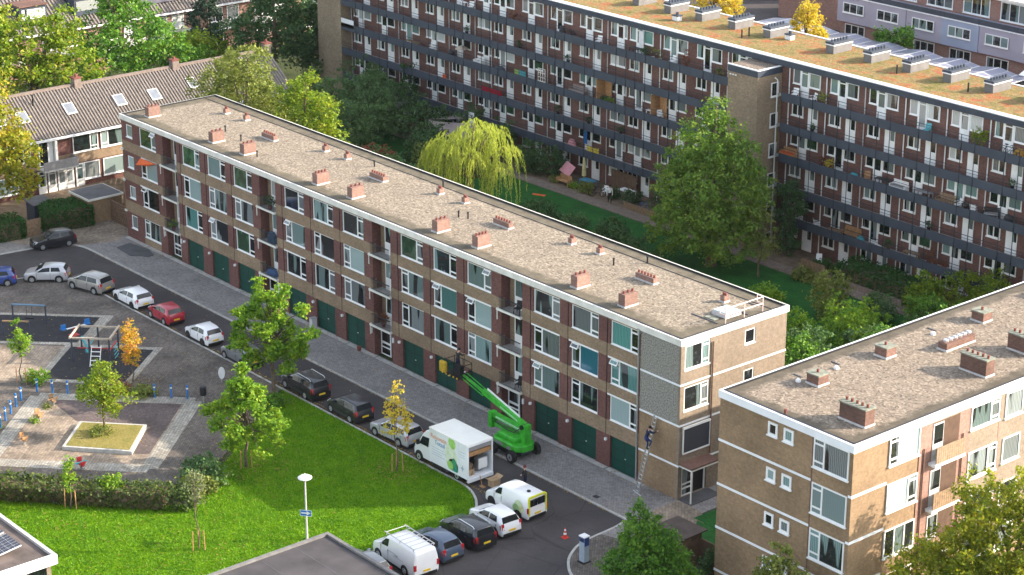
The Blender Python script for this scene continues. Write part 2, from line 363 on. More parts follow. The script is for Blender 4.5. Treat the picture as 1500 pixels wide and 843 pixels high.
# ================================================================== long apartment block with the garages
H=10.97; L=67.74; D=9.46
A=empty('apartment_block',(L/2,0,0),'long four-storey block with a gravel roof above a row of dark green garage doors','building')
PUR,TAN,YEL=0,1,2
wl=MB(); wm=[MT['purple'],MT['tan'],MT['yellow'],MT['pebble'],MT['whitetrim'],MT['brown'],MT['black']]
P=14.69; pw=3.80; ww=2.66
groups=[[9.62+k*P+j*pw for j in range(3)] for k in range(4)]
BALC=[(5.95+1.05,5.95+1.05+2.15)]+[(g[2]+ww+1.08,g[2]+ww+1.08+2.2) for g in groups[:3]]
BALC[0]=(6.62,8.72)
wins=[2.86]+[x for g in groups for x in g]
ZF=[(3.42,5.25),(6.0,7.84),(8.74,10.42)]
PX=64.12
def is_balc(x): return any(b0-1e-3<=x<b1 for b0,b1 in BALC)
# window openings per level: sorted (x0,x1)
def strips(z0,z1,ops,m,yo=0.0,xa=0.0,xb=PX):
    x=xa
    for o0,o1 in sorted(ops)+[(xb,xb)]:
        if o0-x>1e-3: wl.box(x,o0,yo,.32,z0,z1,m)
        x=max(x,o1)
bal=[(a,b) for a,b in BALC]
for z0,z1 in ((2.39,3.42),(5.25,6.0),(7.84,8.74),(10.42,10.54)): strips(z0,z1,bal,TAN,-.02)
small=[(.72,1.74,3.71,4.84),(.72,1.74,6.42,7.5),(.72,1.74,9.11,10.25)]
for (z0,z1),sm in zip(ZF,small):
    strips(z0,z1,[(w0,w0+ww) for w0 in wins]+bal+[(sm[0],sm[1])],PUR)
    wl.box(sm[0],sm[1],0,.32,z0,sm[2],PUR); wl.box(sm[0],sm[1],0,.32,sm[3],z1,PUR)
gar=[(w0+.12,w0+.12+2.45) for w0 in wins[1:]]
strips(.0,2.39,[(g0,g1) for g0,g1 in gar]+bal+[(wins[0],wins[0]+ww),(.72,1.74)],PUR)
wl.box(wins[0],wins[0]+ww,0,.32,0,.68,TAN); wl.box(.72,1.74,0,.32,0,.98,PUR); wl.box(.72,1.74,0,.32,2.2,2.39,PUR)
# dark joints between the facade panels
for w0 in wins[1:]:
    wl.box(w0-.30,w0-.26,-.035,.1,2.39,10.5,6)
# core, rear and end walls
wl.box(0.15,L-.2,.78,D-.05,0,H-.5,TAN)
wl.box(0,.15,0.33,D,0,H-.3,YEL); wl.box(.15,L-.2,D-.05,D,0,H-.3,YEL)
for a,b in bal:
    wl.box(a-.12,a,.32,.78,0,10.54,PUR); wl.box(b,b+.12,.32,.78,0,10.54,PUR)
# corner panel
wl.box(PX,L-.2,-.0,.78,0,2.33,5); wl.box(PX,L-.2,-.0,.78,2.45,5.08,5); wl.box(PX,L-.2,-.0,.78,5.2,7.83,3); wl.box(PX,L-.2,-.0,.78,7.95,10.54,3)
for z in (2.33,5.08,7.83): wl.box(PX,L+.03,-.03,.72,z,z+.12,4)
# sunny end wall (with window holes cut as strips)
ops_end={(8.80,10.45):[(.34,2.52)],(6.03,7.68):[(.34,2.52)],(3.19,4.95):[(.34,2.66)]}
sml=[(5.63,6.58,9.18,10.2),(5.63,6.58,6.43,7.45),(5.63,6.58,3.68,4.7)]
def end_strip(z0,z1,ops):
    y=0
    for o0,o1 in sorted(ops)+[(D,D)]:
        if o0-y>1e-3: wl.box(L-.2,L,y,o0,z0,z1,YEL)
        y=o1
cuts=sorted({0,.15,2.15,2.33,2.45,3.19,3.68,4.7,4.95,5.08,5.2,6.03,6.43,7.45,7.68,7.83,7.95,8.80,9.18,10.2,10.45,10.54})
for z0,z1 in zip(cuts,cuts[1:]):
    zm=(z0+z1)/2
    if any(s<zm<s+.12 for s in (2.33,5.08,7.83)):
        wl.box(L-.2,L+.03,.72,D+.03,z0,z1,4); continue
    o=[v for (a,b),l in ops_end.items() if a<zm<b for v in l]+[(y0,y1) for y0,y1,a,b in sml if a<zm<b]
    if .15<zm<2.15: o.append((.34,2.55))
    end_strip(z0,z1,o)
wl.build('wall',wm,A)
# fascia
f=MB(); f.box(-.1,L+.1,-.1,.06,10.54,H); f.box(-.1,L+.1,D-.06,D+.1,10.54,H); f.box(-.1,.06,.06,D-.06,10.54,H); f.box(L-.06,L+.1,.06,D-.06,10.54,H)
f.build('fascia',MT['trim'],A)
rf=MB(); rf.box(.06,L-.06,.06,D-.06,10.5,H-.06,0)
for a in ((.06,L-.06,.06,.16),(.06,L-.06,D-.16,D-.06),(.06,.16,.16,D-.16),(L-.16,L-.06,.16,D-.16)): rf.box(*a,H-.06,H+.035,1)
# felt laps along the back edge
rf.box(.3,L-.3,D-1.22,D-1.17,H-.058,H-.03,1)
RA=rf.build('roof',[flatroof('gravel_roof_pale',0,L,0,D,(.225,.193,.153),(.122,.106,.078)),MT['black']],A)
cm=[MT['chim'],MT['pot'],MT['lead'],MT['slabgreen']]
for x,y in [(2.61,1.22),(12.51,1.23),(17.0,1.29),(27.19,1.15),(31.67,1.16),(41.88,1.17),(46.33,1.23),(56.76,1.14),(61.34,1.16)]:
    stack(RA,x-.62,x,y,y+1.12,H-.06,.88,rnd.choice([3,3,4]),cm,'y')
for x,y in [(15.23,5.27),(29.77,5.43),(44.46,5.59),(59.38,5.55)]:
    stack(RA,x-1.75,x,y,y+.42,H-.06,.42,6,cm,'x')
for x,y in [(5.79,6.77),(8.62,6.92),(20.31,6.73),(23.18,6.79),(34.96,6.81),(37.88,6.87),(49.85,6.77),(52.67,6.86),(64.76,6.73)]:
    stack(RA,x-.38,x,y,y+.42,H-.06,.45,2,cm,'x')
for x,y in [(13.3,3.4),(26.0,7.4),(40.0,4.6),(40.7,4.9),(54.8,6.2),(17.9,1.9),(56.0,8.2),(33.5,8.3),(10.2,3.9)]:
    m=MB(); m.tube([(x,y,H-.1),(x,y,H+.38)],.06,7,0); m.lathe((x,y,H+.38),[(.09,0),(.09,.06),(.02,.1)],7,0); m.build('vent_pipe',[MT['black']],RA)
# roof hatch, felt strips and guard rail over the end wall
m=MB(); m.box(65.6,66.9,4.75,6.1,H-.06,H+.22,0); m.box(65.65,66.85,4.8,6.05,H+.22,H+.26,1); m.build('roof_hatch',[MT['lead'],GL[3]],RA)
for q in ((64.8,67.1,3.72,3.80,0),(64.9,67.3,6.32,6.42,0),(65.8,66.5,7.9,7.97,0),(65.7,66.6,3.95,4.4,1)): m=MB(); m.box(*q[:4],H-.06,H-.005,q[4]); m.build('felt_strip',[MT['felt'],MT['slabgreen']],RA)
m=MB()
for y in (4.14,5.82,7.5): m.tube([(67.41,y,H-.1),(67.41,y,H+.95)],.035,6)
m.tube([(66.9,4.14,H+.5),(67.41,4.14,H+.5),(67.41,7.5,H+.5),(66.9,7.5,H+.5)],.035,6); m.tube([(66.9,4.14,H+.5),(66.9,4.14,H+.95),(67.41,4.14,H+.95),(67.41,7.5,H+.95),(66.9,7.5,H+.95),(66.9,7.5,H+.5)],.035,6)
m.build('guard_rail',[pm('pale_pink_rail',(.72,.55,.50),.5,.05,3)],RA)
# windows of the street front
Fr=Tf(0)
spec={}
for i,w0 in enumerate(wins):
    for lv,(z0,z1) in enumerate(ZF):
        st='R' if lv==2 else ('L' if lv==1 else rnd.choice('RRL'))
        if (i,lv) in ((1,0),): st='R'
        g1,g2=pick(),pick((0,0,1,4,4))
        fl=rnd.random()<(.35 if lv!=2 else .22)
        if (i,lv)==(11,1): st,g1,g2,fl='L',GL[7],GL[0],True
        if (i,lv)==(12,2): st,g1,fl='R',GL[8],False
        if (i,lv)==(13,1): st,fl='L',True
        if (i,lv) in ((13,0),(12,0)): g1,g2=GL[3],GL[4]
        if (i,lv)==(11,0): g1=GL[1]
        if (i,lv)==(12,1): g1,g2,fl=GL[8],GL[8],True
        if (i,lv) in ((8,1),(6,1)): g1=GL[8] if i==8 else GL[3]
        if lv==2: g1=GL[5] if i in (0,1,3) else g1
        window(A,Fr,w0+.02,w0+ww-.02,z0+.02,z1-.02,st,g1,g2,-.1,flap=fl,rail=(lv<2 and rnd.random()<.55))
window(A,Fr,wins[0]+.02,wins[0]+ww-.02,.72,2.37,'L',GL[1],GL[1],-.1)
for sm in small+[(.72,1.74,.98,2.2)]:
    window(A,Fr,sm[0]+.03,sm[1]-.03,sm[2]+.03,sm[3]-.03,'1',pick((3,4,6,5)),GL[0],-.08)
# garage doors
for i,(g0,g1) in enumerate(gar):
    m=MB(); m.box(g0+.0,g1,.16,.24,0,2.33,0); m.box(g0,g1,.10,.3,2.33,2.388,1)
    for k in (1,2): m.box(g0,g1,.150,.17,2.33*k/3-.012,2.33*k/3+.012,2)
    xm=(g0+g1)/2
    m.box(xm-.008,xm+.008,.15,.17,0,2.33,2); m.lathe((0,0,0),[(.001,0),(.001,.001)],3,1) if False else None
    m.box(xm+.06,xm+.16,.12,.17,1.05,1.1,1)
    m.build('garage_door',[MT['green_door'],MT['trim'],MT['black']],A)
    m=MB(); m.box(g0-.40,g0-.26,-.16,0,1.95,2.12,0); m.build('wall_lamp',[MT['white']],A)
# balconies and entrances
for bi,(b0,b1) in enumerate(BALC):
    for lv,zf in enumerate((2.39,5.14,7.89)):
        m=MB(); m.box(b0-.0,b1,.0,.78,zf-.05,zf+.1,0); m.box(b0-.3,b1+.05,-.22,.0,zf-.02,zf+.14,1); m.box(b0-.26,b0-.2,-.20,-.15,zf-.7,zf-.02,1)
        bo=m.build('balcony',[MT['concrete'],MT['trim']],A)
        m=MB()
        for k in range(19):
            x=b0+(b1-b0)*k/18; m.box(x-.009,x+.009,-.2,-.18,zf+.14,zf+.98)
        m.box(b0-.02,b1+.02,-.215,-.165,zf+.96,zf+1.02); m.box(b0,b1,-.2,-.18,zf+.2,zf+.24)
        m.build('balcony_railing',MT['darkrail'],bo)
        # glazed back: door with white lower panel and a window light
        d=Tf(.78); m=MB(d); x0,x1=b0+.55,b1-.02
        m.box(x0,x1,0,.05,zf+.1,zf+2.45,0); x2=x0+.95
        m.box(x0+.10,x2-.08,.05,.06,zf+1.05,zf+2.3,1); m.box(x2+.08,x1-.08,.05,.06,zf+1.05,zf+2.3,2); m.box(x2-.02,x2+.02,.05,.07,zf+.1,zf+2.45,3)
        m.build('balcony_door',[WH,pick((2,4,2,1,6)),GL[0],MT['lead']],A)
    # entrance
    d=Tf(.62); m=MB(d); x0,x1=b0+.05,b1-.05; xm=(x0+x1)/2+.12
    m.box(x0,x0+.1,0,.06,.05,2.25,0); m.box(xm-.06,xm+.06,0,.06,.05,2.25,0); m.box(x0,xm,0,.06,2.15,2.25,0)
    for z in (.05,.62,.95,1.02): m.box(x0+.1,xm-.06,0,.055,z,z+.09,0)
    m.box(x0+.1,xm-.06,.01,.03,.14,2.15,1); m.box(xm+.06,x1,-.1,-.06,.0,2.3,2)
    m.build('entrance_door',[WH,GL[0],MT['black']],A)
    m=MB(); m.box(b0-.1,b1+.1,-1.35,-.02,0,.07,0); m.build('entrance_step',[MT['felt']],A)
    for xl in (b0-.32,b1+.12): m=MB(); m.box(xl,xl+.1,-.12,.0,1.73,2.12,0); m.build('entrance_lamp',[WH],A)
# end wall openings
Er=Tr(L)
window(A,Er,.36,2.50,8.82,10.43,'R',GL[1],GL[2],-.06,sill=True); window(A,Er,.36,2.50,6.05,7.66,'R',GL[1],GL[4],-.06)
for y0,y1,z0,z1 in sml: window(A,Er,y0+.02,y1-.02,z0+.02,z1-.02,'1',GL[0],GL[0],-.06)
m=MB(Er); m.box(.36,2.64,-.05,.05,3.22,4.85,0); m.box(.3,2.7,0,.12,4.85,4.98,1); m.box(.3,.36,0,.1,3.16,4.85,1); m.box(2.64,2.7,0,.1,3.16,4.85,1); m.box(.3,2.7,0,.1,3.12,3.2,1)
m.build('sun_screen',[pm('dark_screen_fabric',(.04,.042,.055),.8,.08,2),WH],A)
m=MB(); m.box(L,L+1.1,.12,2.6,2.44,2.58,0); m.box(L,L+1.13,.09,2.63,2.36,2.44,1); m.box(L+1.02,L+1.1,.12,.2,.12,2.36,1); m.build('entrance_canopy',[MT['chimdark'],MT['trim']],A)
m=MB(); m.box(L-.1,L+1.2,.05,2.7,0,.13,0); m.build('entrance_step',[MT['felt']],A)
m=MB(Er); m.box(.36,.44,-.12,-.05,.13,2.15,0); m.box(1.3,1.4,-.12,-.05,.13,2.15,0); m.box(.36,1.4,-.12,-.05,2.05,2.15,0)
for z in (.13,.62,.92): m.box(.44,1.3,-.115,-.055,z,z+.1,0)
m.box(.44,1.3,-.11,-.1,.2,2.05,1); m.box(1.4,2.55,-.19,-.15,.13,2.15,2); m.box(2.4,2.48,-.14,-.06,.13,2.15,0)
m.build('entrance_door',[WH,GL[0],MT['black']],A)
m=MB(); m.tube([(64.0,-.08,.05),(64.0,-.08,10.6)],.06,8); m.box(63.9,64.1,-.16,.0,10.3,10.62); m.build('downpipe',[MT['steel']],A)
m=MB(); m.tube([(L+.08,2.72,2.6),(L+.08,2.72,10.2)],.05,8); m.build('downpipe',[MT['chimdark']],A)
m=MB()
for z in (5.14,7.89,2.4): m.box(-.14,.18,-.12,.0,z-.06,z+.1,0)
m.build('stone_block',[MT['trim']],A)
# ================================================================== tan block at the right
CX0,CX1,CY0,CY1=77.28,87.2,-6.3,36.0; HC=12.47
C=empty('corner_apartment_block',(82,-6.3,0),'tan brick block at the lower right with a sunny side and small square windows','building')
m=MB(); m.box(CX0,CX1,CY0,CY1,-1,HC-.45,0)
m.box(CX1-.01,CX1+.03,-.1,CY1,3,HC-.46,1)
for z in (1.17,3.92,6.67,9.42):
    m.box(CX0-.03,84.3,CY0-.03,CY0+.1,z-.07,z+.07,2); m.box(86.98,CX1+.05,CY0-.03,CY0+.1,z-.07,z+.07,2); m.box(CX1-.1,CX1+.05,CY0+.1,-3.5,z-.07,z+.07,2); m.box(CX0-.03,CX0+.1,CY0+.1,CY1,z-.07,z+.07,2)
m.box(84.28,84.36,CY0-.02,CY0+.1,0,HC-.46,3)
m.build('wall',[MT['brown'],MT['yellow'],MT['whitetrim'],MT['chimdark']],C)
m=MB(); a,b=HC-.45,HC; m.box(CX0-.08,CX1+.08,CY0-.08,CY0+.1,a,b); m.box(CX0-.08,CX1+.08,CY1-.1,CY1+.08,a,b); m.box(CX0-.08,CX0+.1,CY0+.1,CY1-.1,a,b); m.box(CX1-.1,CX1+.08,CY0+.1,CY1-.1,a,b)
m.build('fascia',[MT['whitetrim']],C)
m=MB(); m.box(CX0+.1,CX1-.1,CY0+.1,CY1-.1,HC-.5,HC-.05,0)
for q in ((CX0+.1,CX1-.1,CY0+.1,CY0+.2),(CX0+.1,CX0+.2,CY0+.2,CY1-.1),(CX1-.2,CX1-.1,CY0+.2,CY1-.1)): m.box(*q,HC-.05,HC+.03,1)
RC=m.build('roof',[flatroof('gravel_roof_rosy',CX0,CX1,CY0,CY1,(.215,.18,.144),(.10,.086,.066),.75),MT['black']],C)
cmd=[MT['chimdark'],MT['pot'],MT['lead'],MT['slabgreen']]
for x,y in [(80.51,-1.77),(80.22,4.4),(80.21,13.34),(80.3,20.0)]: stack(RC,x-.9,x,y,y+.85,HC-.05,.62,1,cmd,'x',cap=True)
for x,y in [(86.0,-4.1),(85.74,6.55),(85.7,17.0)]: stack(RC,x-1.85,x,y,y+.75,HC-.05,1.0,5,cmd,'x',cap=True)
for x,y in [(83.82+1.7,11.2)]: stack(RC,x-1.85,x,y,y+.75,HC-.05,1.0,5,cmd,'x',cap=True)
m=MB(); x,y=81.75,8.0; m.box(x-.65,x,y,y+2.6,HC-.08,HC+.45,0); m.box(x-.7,x+.05,y-.05,y+2.65,HC-.08,HC+.06,1)
for k in range(6): m.lathe((x-.32,y+.25+.42*k,HC+.45),[(.17,0),(.17,.12),(.12,.17)],8,2)
m.build('chimney',[MT['chimdark'],MT['lead'],MT['alu']],RC)
for x,y in [(79.3,1.1),(79.4,9.6),(79.3,13.9),(79.2,-2.0)]:
    m=MB(); m.lathe((x,y,HC-.05),[(.16,0),(.15,.12),(.06,.2)],8,0); m.box(x-.9,x-.25,y+.55,y+.65,HC-.06,HC+.0,1); m.build('roof_outlet',[WH,MT['felt']],RC)
m=MB(); m.lathe((81.9,CY0+.35,HC),[(.08,0),(.07,.12),(.1,.13),(.09,.25)],8); m.build('vent_pipe',[MT['pot']],RC)
FC=Tf(CY0); RCs=Tr(CX1+.03)
for k in range(4):
    z=11.05-2.75*k
    window(C,FC,81.03,81.73,z,z+.78,'1',GL[0] if k in (0,2) else GL[3],GL[0],.03,fr=.13); window(C,FC,82.2,82.93,z+.0,z+.78,'1',pick((6,3,4,2)),GL[0],.03,fr=.13)
    zb=10.3-2.75*k
    if zb>0: window(C,FC,84.42,86.93,zb,zb+1.72+(.0 if k==0 else .1),'L',[GL[4],GL[3],GL[1],GL[1]][k],[GL[4],GL[3],GL[2],GL[1]][k],.03)
for k in range(4):
    z=10.4-2.8*k
    if z<0: continue
    st='L' if k==0 else ('R' if k==1 else '3')
    window(C,RCs,-3.42,-.9,z,z+1.7,st,GL[3] if k==0 else (GL[3] if k==1 else GL[0]),GL[4] if k<2 else GL[1],.03)
    for y in (3.5,10.4,17.3,20.9,27.8): window(C,RCs,y,y+2.55,z-.15+(0 if k else .3),z+1.55,'R',GL[rnd.choice((0,1,4,2))],GL[4],.03)
    for y in (6.6,13.6,24.0):
        window(C,RCs,y,y+1.6,z,z+1.55,'1',pick((0,1,4)),GL[0],.03)
LOG=pm('loggia_shaded_brown_wall',(.085,.048,.03),.8,.2,3)  # brown wall with the shade of the loggia put into its colour
# loggias on the sunny side: flat panel coloured as a shaded recess, door, slatted parapet
for k in range(3):
    zf=9.55-2.8*k
    for y in (.2,6.3+6.9):
        m=MB(RCs); m.box(y,y+2.3,.004,.02,zf+.1,zf+2.35,0); m.box(y,y+.9,.02,.05,zf+.1,zf+2.3,1); m.box(y+.1,y+.85,.05,.06,zf+1.1,zf+2.2,2)
        m.build('loggia_door',[LOG,MT['lead'],GL[0]],C)
        m=MB(RCs); m.box(y-.2,y+2.4,-.02,.5,zf-.12,zf+.06,1)
        for j in range(13): m.box(y-.1+.19*j,y+.07+.19*j,.44,.48,zf+.06,zf+1.05,0)
        m.box(y-.12,y+2.4,.45,.47,zf+.9,zf+1.0,0)
        m.build('balcony',[MT['tan'] if k==0 else MT['wood'],MT['whitetrim']],C)
for ya,yb in ((-.85,.19),(2.52,3.45),(6.1,6.28),(9.0,10.35),(13.0,13.18),(15.5,17.2)):
    m=MB(RCs); m.box(ya,yb,0,.012,3,HC-.46); m.build('brick_pier',[MT['pink']],C)
for y in (-.5,2.85):
    m=MB(); m.tube([(CX1+.1,y,1),(CX1+.1,y,10.6)],.04,6); m.build('downpipe',[MT['chimdark']],C)
m=MB(FC); m.box(82.55,82.75,.02,.15,1.9,2.1); m.build('wall_lamp',[WH],C)
# ================================================================== gallery flats behind
YB=41.7; HB=16.1; BX0,BX1=-24.4,70.0; BD=49.4
B=empty('gallery_flats',(20,YB,0),'long six-storey red brick gallery flats with dark walkways and an orange and green sedum roof','building')
m=MB(); m.box(BX0,BX1,YB,BD,0,HB-.5,0)
m.build('wall',[MT['red']],B)
m=MB(); m.box(BX0,BX1+.1,YB-.32,YB+.2,HB-.55,HB-.03,0); m.box(BX0,BX1+.1,YB-.36,YB+.22,HB-.03,HB+.06,1); m.box(BX0,BX1+.1,BD-.05,BD+.15,HB-.5,HB+.06,1)
m.build('fascia',[MT['dark'],MT['whitetrim']],B)
def sedum():
    mm,t,b=nm('sedum_roof'); p=pos(t)
    mp=N(t,'ShaderNodeMapping'); mp.inputs['Scale'].default_value=(1,1.3,1); mp.inputs['Rotation'].default_value=(0,0,R(-25)); t.links.new(p,mp.inputs[0])
    a=noise(t,mp.outputs[0],.55,6,.7); o=ramp(t,a,[(.30,(.09,.10,.02)),(.43,(.20,.16,.07)),(.52,(.26,.185,.095)),(.58,(.32,.12,.055)),(.66,(.34,.10,.07)),(.75,(.24,.14,.085))])
    k=ramp(t,noise(t,p,2.1,5,.7),[(.42,(0,0,0)),(.62,(1,1,1))]); o=mixc(t,math_(t,'MULTIPLY',k,.5),o,(.22,.185,.05))
    o=mixc(t,1.0,o,ramp(t,noise(t,p,5,4,.75),[(.3,[.55]*3),(.7,[1.4]*3)]),'MULTIPLY')
    t.links.new(o,b.inputs['Base Color']); b.inputs['Roughness'].default_value=.95; b.inputs['Specular IOR Level'].default_value=.1
    bump(t,b,noise(t,p,4,5,.75),.8,.2); return mm
m=MB(); m.box(BX0,BX1,YB+.2,BD-.05,HB-.5,HB,0); RB=m.build('roof',[sedum()],B)
REND=pm('grey_chimney_cladding',(.145,.14,.138),.85,.15,2)
for x in [55.1-4.14*k for k in range(0,5)]+[31.3,27.1,23.0,19.0,14.8,59.2,63.3]:
    y=45.95; h=.74; mm=MB(); mm.box(x-.85,x,y,y+2.3,HB-.1,HB+h,0); mm.box(x-.90,x+.05,y-.05,y+2.35,HB+h-.06,HB+h+.03,4); mm.box(x-.90,x+.05,y-.05,y+2.35,HB+h+.03,HB+h+.22,2)
    for k in range(6): mm.lathe((x-.42,y+.25+.36*k,HB+h+.22),[(.10,0),(.085,.14),(.12,.15),(.11,.19)],7,2)
    mm.build('chimney',[REND,MT['pot'],MT['dark'],MT['dark'],MT['whitetrim']],RB)
for x,y in ((32.6,46.8),(11.5,47.2),(21.2,44.4)):
    mm=MB(); mm.box(x-.4,x+.3,y,y+.5,HB-.1,HB+.4,0); mm.box(x-.45,x+.35,y-.05,y+.55,HB+.4,HB+.5,1); mm.lathe((x,y+.25,HB+.5),[(.15,0),(.12,.25)],7,1); mm.build('chimney',[MT['cloth'],MT['dark']],RB)
for x,y in ((29.6,44.2),(29.4,45.3),(46.2,45.0),(53.5,44.9),(54.0,46.6),(60.2,44.6)):
    mm=MB(); mm.tube([(x,y,HB-.1),(x,y,HB+.75)],.07,7); mm.build('vent_pipe',[MT['black']],RB)
UN=[-23.9,-19.85,-15.7,-11.55,-7.4,(-3.3),-.8,3.4,7.5,11.6,(15.8),18.3,22.65,26.8,31.0,38.1,42.2,46.34,50.5,54.65,58.8,62.95]
NAR={-3.3,15.8}
FL=[.1,2.72,5.34,7.96,10.58,13.2]
FB=Tf(YB)
DW=[MT['white'],GL[0],MT['white']]
for ui,u in enumerate(UN):
    nar=u in NAR
    for lv,f in enumerate(FL):
        if lv%2==1:
            bf=empty('balcony_front',(u-20,0,f),None,None); bf.parent=B
            pg=rnd.choice([(0,0,0),(1,0,0),(2,2,2),(6,6,6),(4,0,4),(4,4,0),(2,0,0),(0,0,1),(1,1,5)])
            if lv==5: pg=rnd.choice([(2,1,4),(4,1,1),(2,1,8),(4,1,2),(1,1,4)])
            if lv==5 and u in (50.5,54.65): pg=(6,6,6)
            m=MB(FB)
            def wf(x0,x1,z0,z1,g):
                mm=MB(FB); mm.box(x0,x1,.0,.05,z0,z1,0); mm.box(x0+.09,x1-.09,.05,.056,z0+.09,z1-.09,1); mm.box(x0-.03,x1+.03,0,.1,z0-.06,z0,0)
                return mm.build('window',[WH,GL[g]],bf)
            wf(u,u+.83,f+1.08,f+2.36,pg[0])
            wf(u+1.78,u+(2.12 if nar else 3.0),f+1.05,f+2.30,pg[2])
            mm=MB(FB); x0,x1=u+.84,u+1.76; mm.box(x0,x1,0,.07,f+.03,f+2.36,0)
            full=rnd.random()<.3
            mm.box(x0+.16,x1-.16,.07,.076,f+(.3 if full else 1.0),f+2.05,1); mm.box(x0+.16,x1-.16,.07,.076,f+2.14,f+2.28,1)
            mm.build('balcony_door',[WH,GL[pg[1]]],bf)
        else:
            if nar:
                window(B,FB,u,u+2.0,f+.98,f+2.3,'2',pick((6,0,4)),GL[4],.03,fr=.09); continue
            window(B,FB,u,u+1.26,f+.98,f+2.3,'2',pick((0,0,1,4,6)),pick((0,0,1,4)),.03,fr=.09)
            x0,x1=u+1.8,u+2.86; mm=MB(FB)
            mm.box(x0,x1,0,.05,f+.03,f+2.3,0); mm.box(x0+.60,x1-.06,.05,.058,f+1.1,f+2.2,1); mm.box(x0+.08,x0+.52,.05,.07,f+.06,f+2.2,2)
            mm.build('front_door',[WH,GL[rnd.choice((0,0,4,1))],MT['white']],B)
# walkways
for lv in range(1,6):
    f=FL[lv]; y0=YB-1.3
    segs=[(BX0,33.4),(38.0,BX1)]
    m=MB()
    for a,b in segs:
        m.box(a,b,y0,YB,f-.18,f,0); m.box(a,b,y0-.06,y0,f-.24,f+.50,1)
    m.box(36.8,38.0,YB-.5,YB,f-.18,f,0)
    g=m.build('gallery',[MT['concrete'],MT['dark']],B)
    m=MB()
    for a,b in segs:
        m.box(a,b,y0-.05,y0-.02,f+.98,f+1.02); m.box(a,b,y0-.045,y0-.025,f+.74,f+.765)
    for u in UN:
        for k in (2.1,3.4):
            x=u+k
            if 33.2<x<38.0 or x>BX1: continue
            m.box(x-.03,x+.03,y0-.09,y0-.062,f-.24,f+(2.62 if lv<5 else 1.02)); 
    m.build('railing',[MT['darkrail']],g)
for x in [u-.35 for u in UN if u not in NAR and (UN.index(u)%2==0 or u>36)]+[15.45,-3.65]:
    m=MB(); m.tube([(x,YB-.12,.1),(x,YB-.12,HB-.55)],.05,7); m.build('downpipe',[MT['lead'] if rnd.random()<.3 else MT['white'] if x>9 else MT['lead']],B)
# stair towers
TW=empty('stair_tower',(15.1,-3,0),None,None); TW.parent=B
def towerpart(x0,x1,y0,y1,h,par):
    m=MB(); m.box(x0,x1,y0,y1,0,h-.6,0); m.build('wall',[MT['greybrick']],par)
    m=MB(); m.box(x0-.03,x1+.03,y0-.03,y1,h-.6,h-.05,0); m.box(x0-.05,x1+.05,y0-.05,y0+.08,h-.05,h+.04,1); m.box(x1-.08,x1+.05,y0+.08,y1,h-.05,h+.04,1); m.build('fascia',[MT['dark'],MT['whitetrim']],par)
    m=MB(); m.box(x0+.02,x1-.08,y0+.08,y1,h-.3,h-.02); m.build('roof',[flatroof('gravel_roof_tower',x0,x1,y0,y1+1,(.2,.165,.135),(.17,.14,.11),.1)],par)
towerpart(33.4,36.8,38.75,YB,15.5,TW)
T8=Tr(36.8)
for k in range(6): window(TW,T8,39.9+.5,39.9+1.4,13.0-2.62*k,14.2-2.62*k,'1',GL[0],GL[0],.03)
m=MB(); m.tube([(36.95,41.0,.1),(36.95,41.0,14.4),(36.8,40.8,14.6)],.06,7); m.build('downpipe',[MT['white']],TW)
m=MB(Tf(38.75))
for k in (.25,.55,.85): m.box(33.4+k,33.55+k,.0,.08,14.62,14.72)
m.build('wall_lamp',[WH],TW)
ET=empty('end_tower',(-46,-1,0),None,None); ET.parent=B
towerpart(-28.6,-24.4,40.3,BD,16.6,ET)
m=MB(); m.box(BX0,-22.2,YB-1.36,YB-1.32,FL[3]+.1,FL[3]+1.0); m.build('balcony_screen',[MT['cloth']],B)
# ================================================================== terrace with the corrugated roof (left)
EX=-15.5; EY0,EY1=-15.0,27.6
E=empty('terraced_houses',(EX-4,8,0),'two-storey brick terrace at the left with a striped corrugated tile roof and skylights','building')
m=MB(); m.box(EX-8,EX,EY0,EY1,0,5.35,0); m.box(EX,EX+.05,EY0,EY1,2.3,3.25,1)
m.add([(EX-8,y,5.3) for y in (EY0,EY1)]+[(EX,y,5.3) for y in (EY0,EY1)]+[(EX-4,y,8.25) for y in (EY0,EY1)],[(0,2,4),(1,5,3),(0,4,5,1),(2,3,5,4),(0,1,3,2)],0)
m.build('wall',[MT['purple'],MT['tan']],E)
tile1=pm('brown_tile',(.185,.16,.142),.85,.2,2.5); CHB=pm('grey_brown_chimney',(.19,.15,.13),.9,.2,3)
m=MB(); per=.32; n=int((EY1-EY0+.6)/per)
for side,(xa,xb) in enumerate(((EX+.45,EX-4.0),(EX-8.45,EX-4.0))):
    vs=[];fs=[]
    k=0
    for i in range(n):
        y=EY0-.3+i*per
        for dy,dz in ((0,0),(.06,.13),(.15,.13),(.2,0),(.319,0)):
            vs+=[(xa,y+dy,5.15+dz),(xb,y+dy,8.4+dz)]
    c=len(vs)//2
    fs=[(2*j,2*j+1,2*j+3,2*j+2) for j in range(c-1)]
    m.add(vs,fs,0)
RE=m.build('roof',[tile1],E,recalc=False)
m=MB(); m.box(EX-4.15,EX-3.85,EY0-.3,EY1+.3,8.38,8.60); m.build('ridge',[CHB],RE)
m=MB(); m.box(EX+.4,EX+.6,EY0-.3,EY1+.3,5.0,5.18); m.box(EX,EX+.4,EY0,EY1,4.98,5.05); m.build('gutter',[MT['whitetrim']],E)
for y in (6.2,16.8,27.4,-5):
    m=MB(); m.box(EX-4.3,EX-3.6,y-.1,y+.6,7.8,9.15,0); m.box(EX-4.36,EX-3.54,y-.16,y+.66,9.1,9.2,1); m.lathe((EX-3.95,y+.25,9.2),[(.13,0),(.1,.28)],8,1); m.build('chimney',[CHB,MT['pot']],RE)
sl_=(8.4-5.15)/4.45
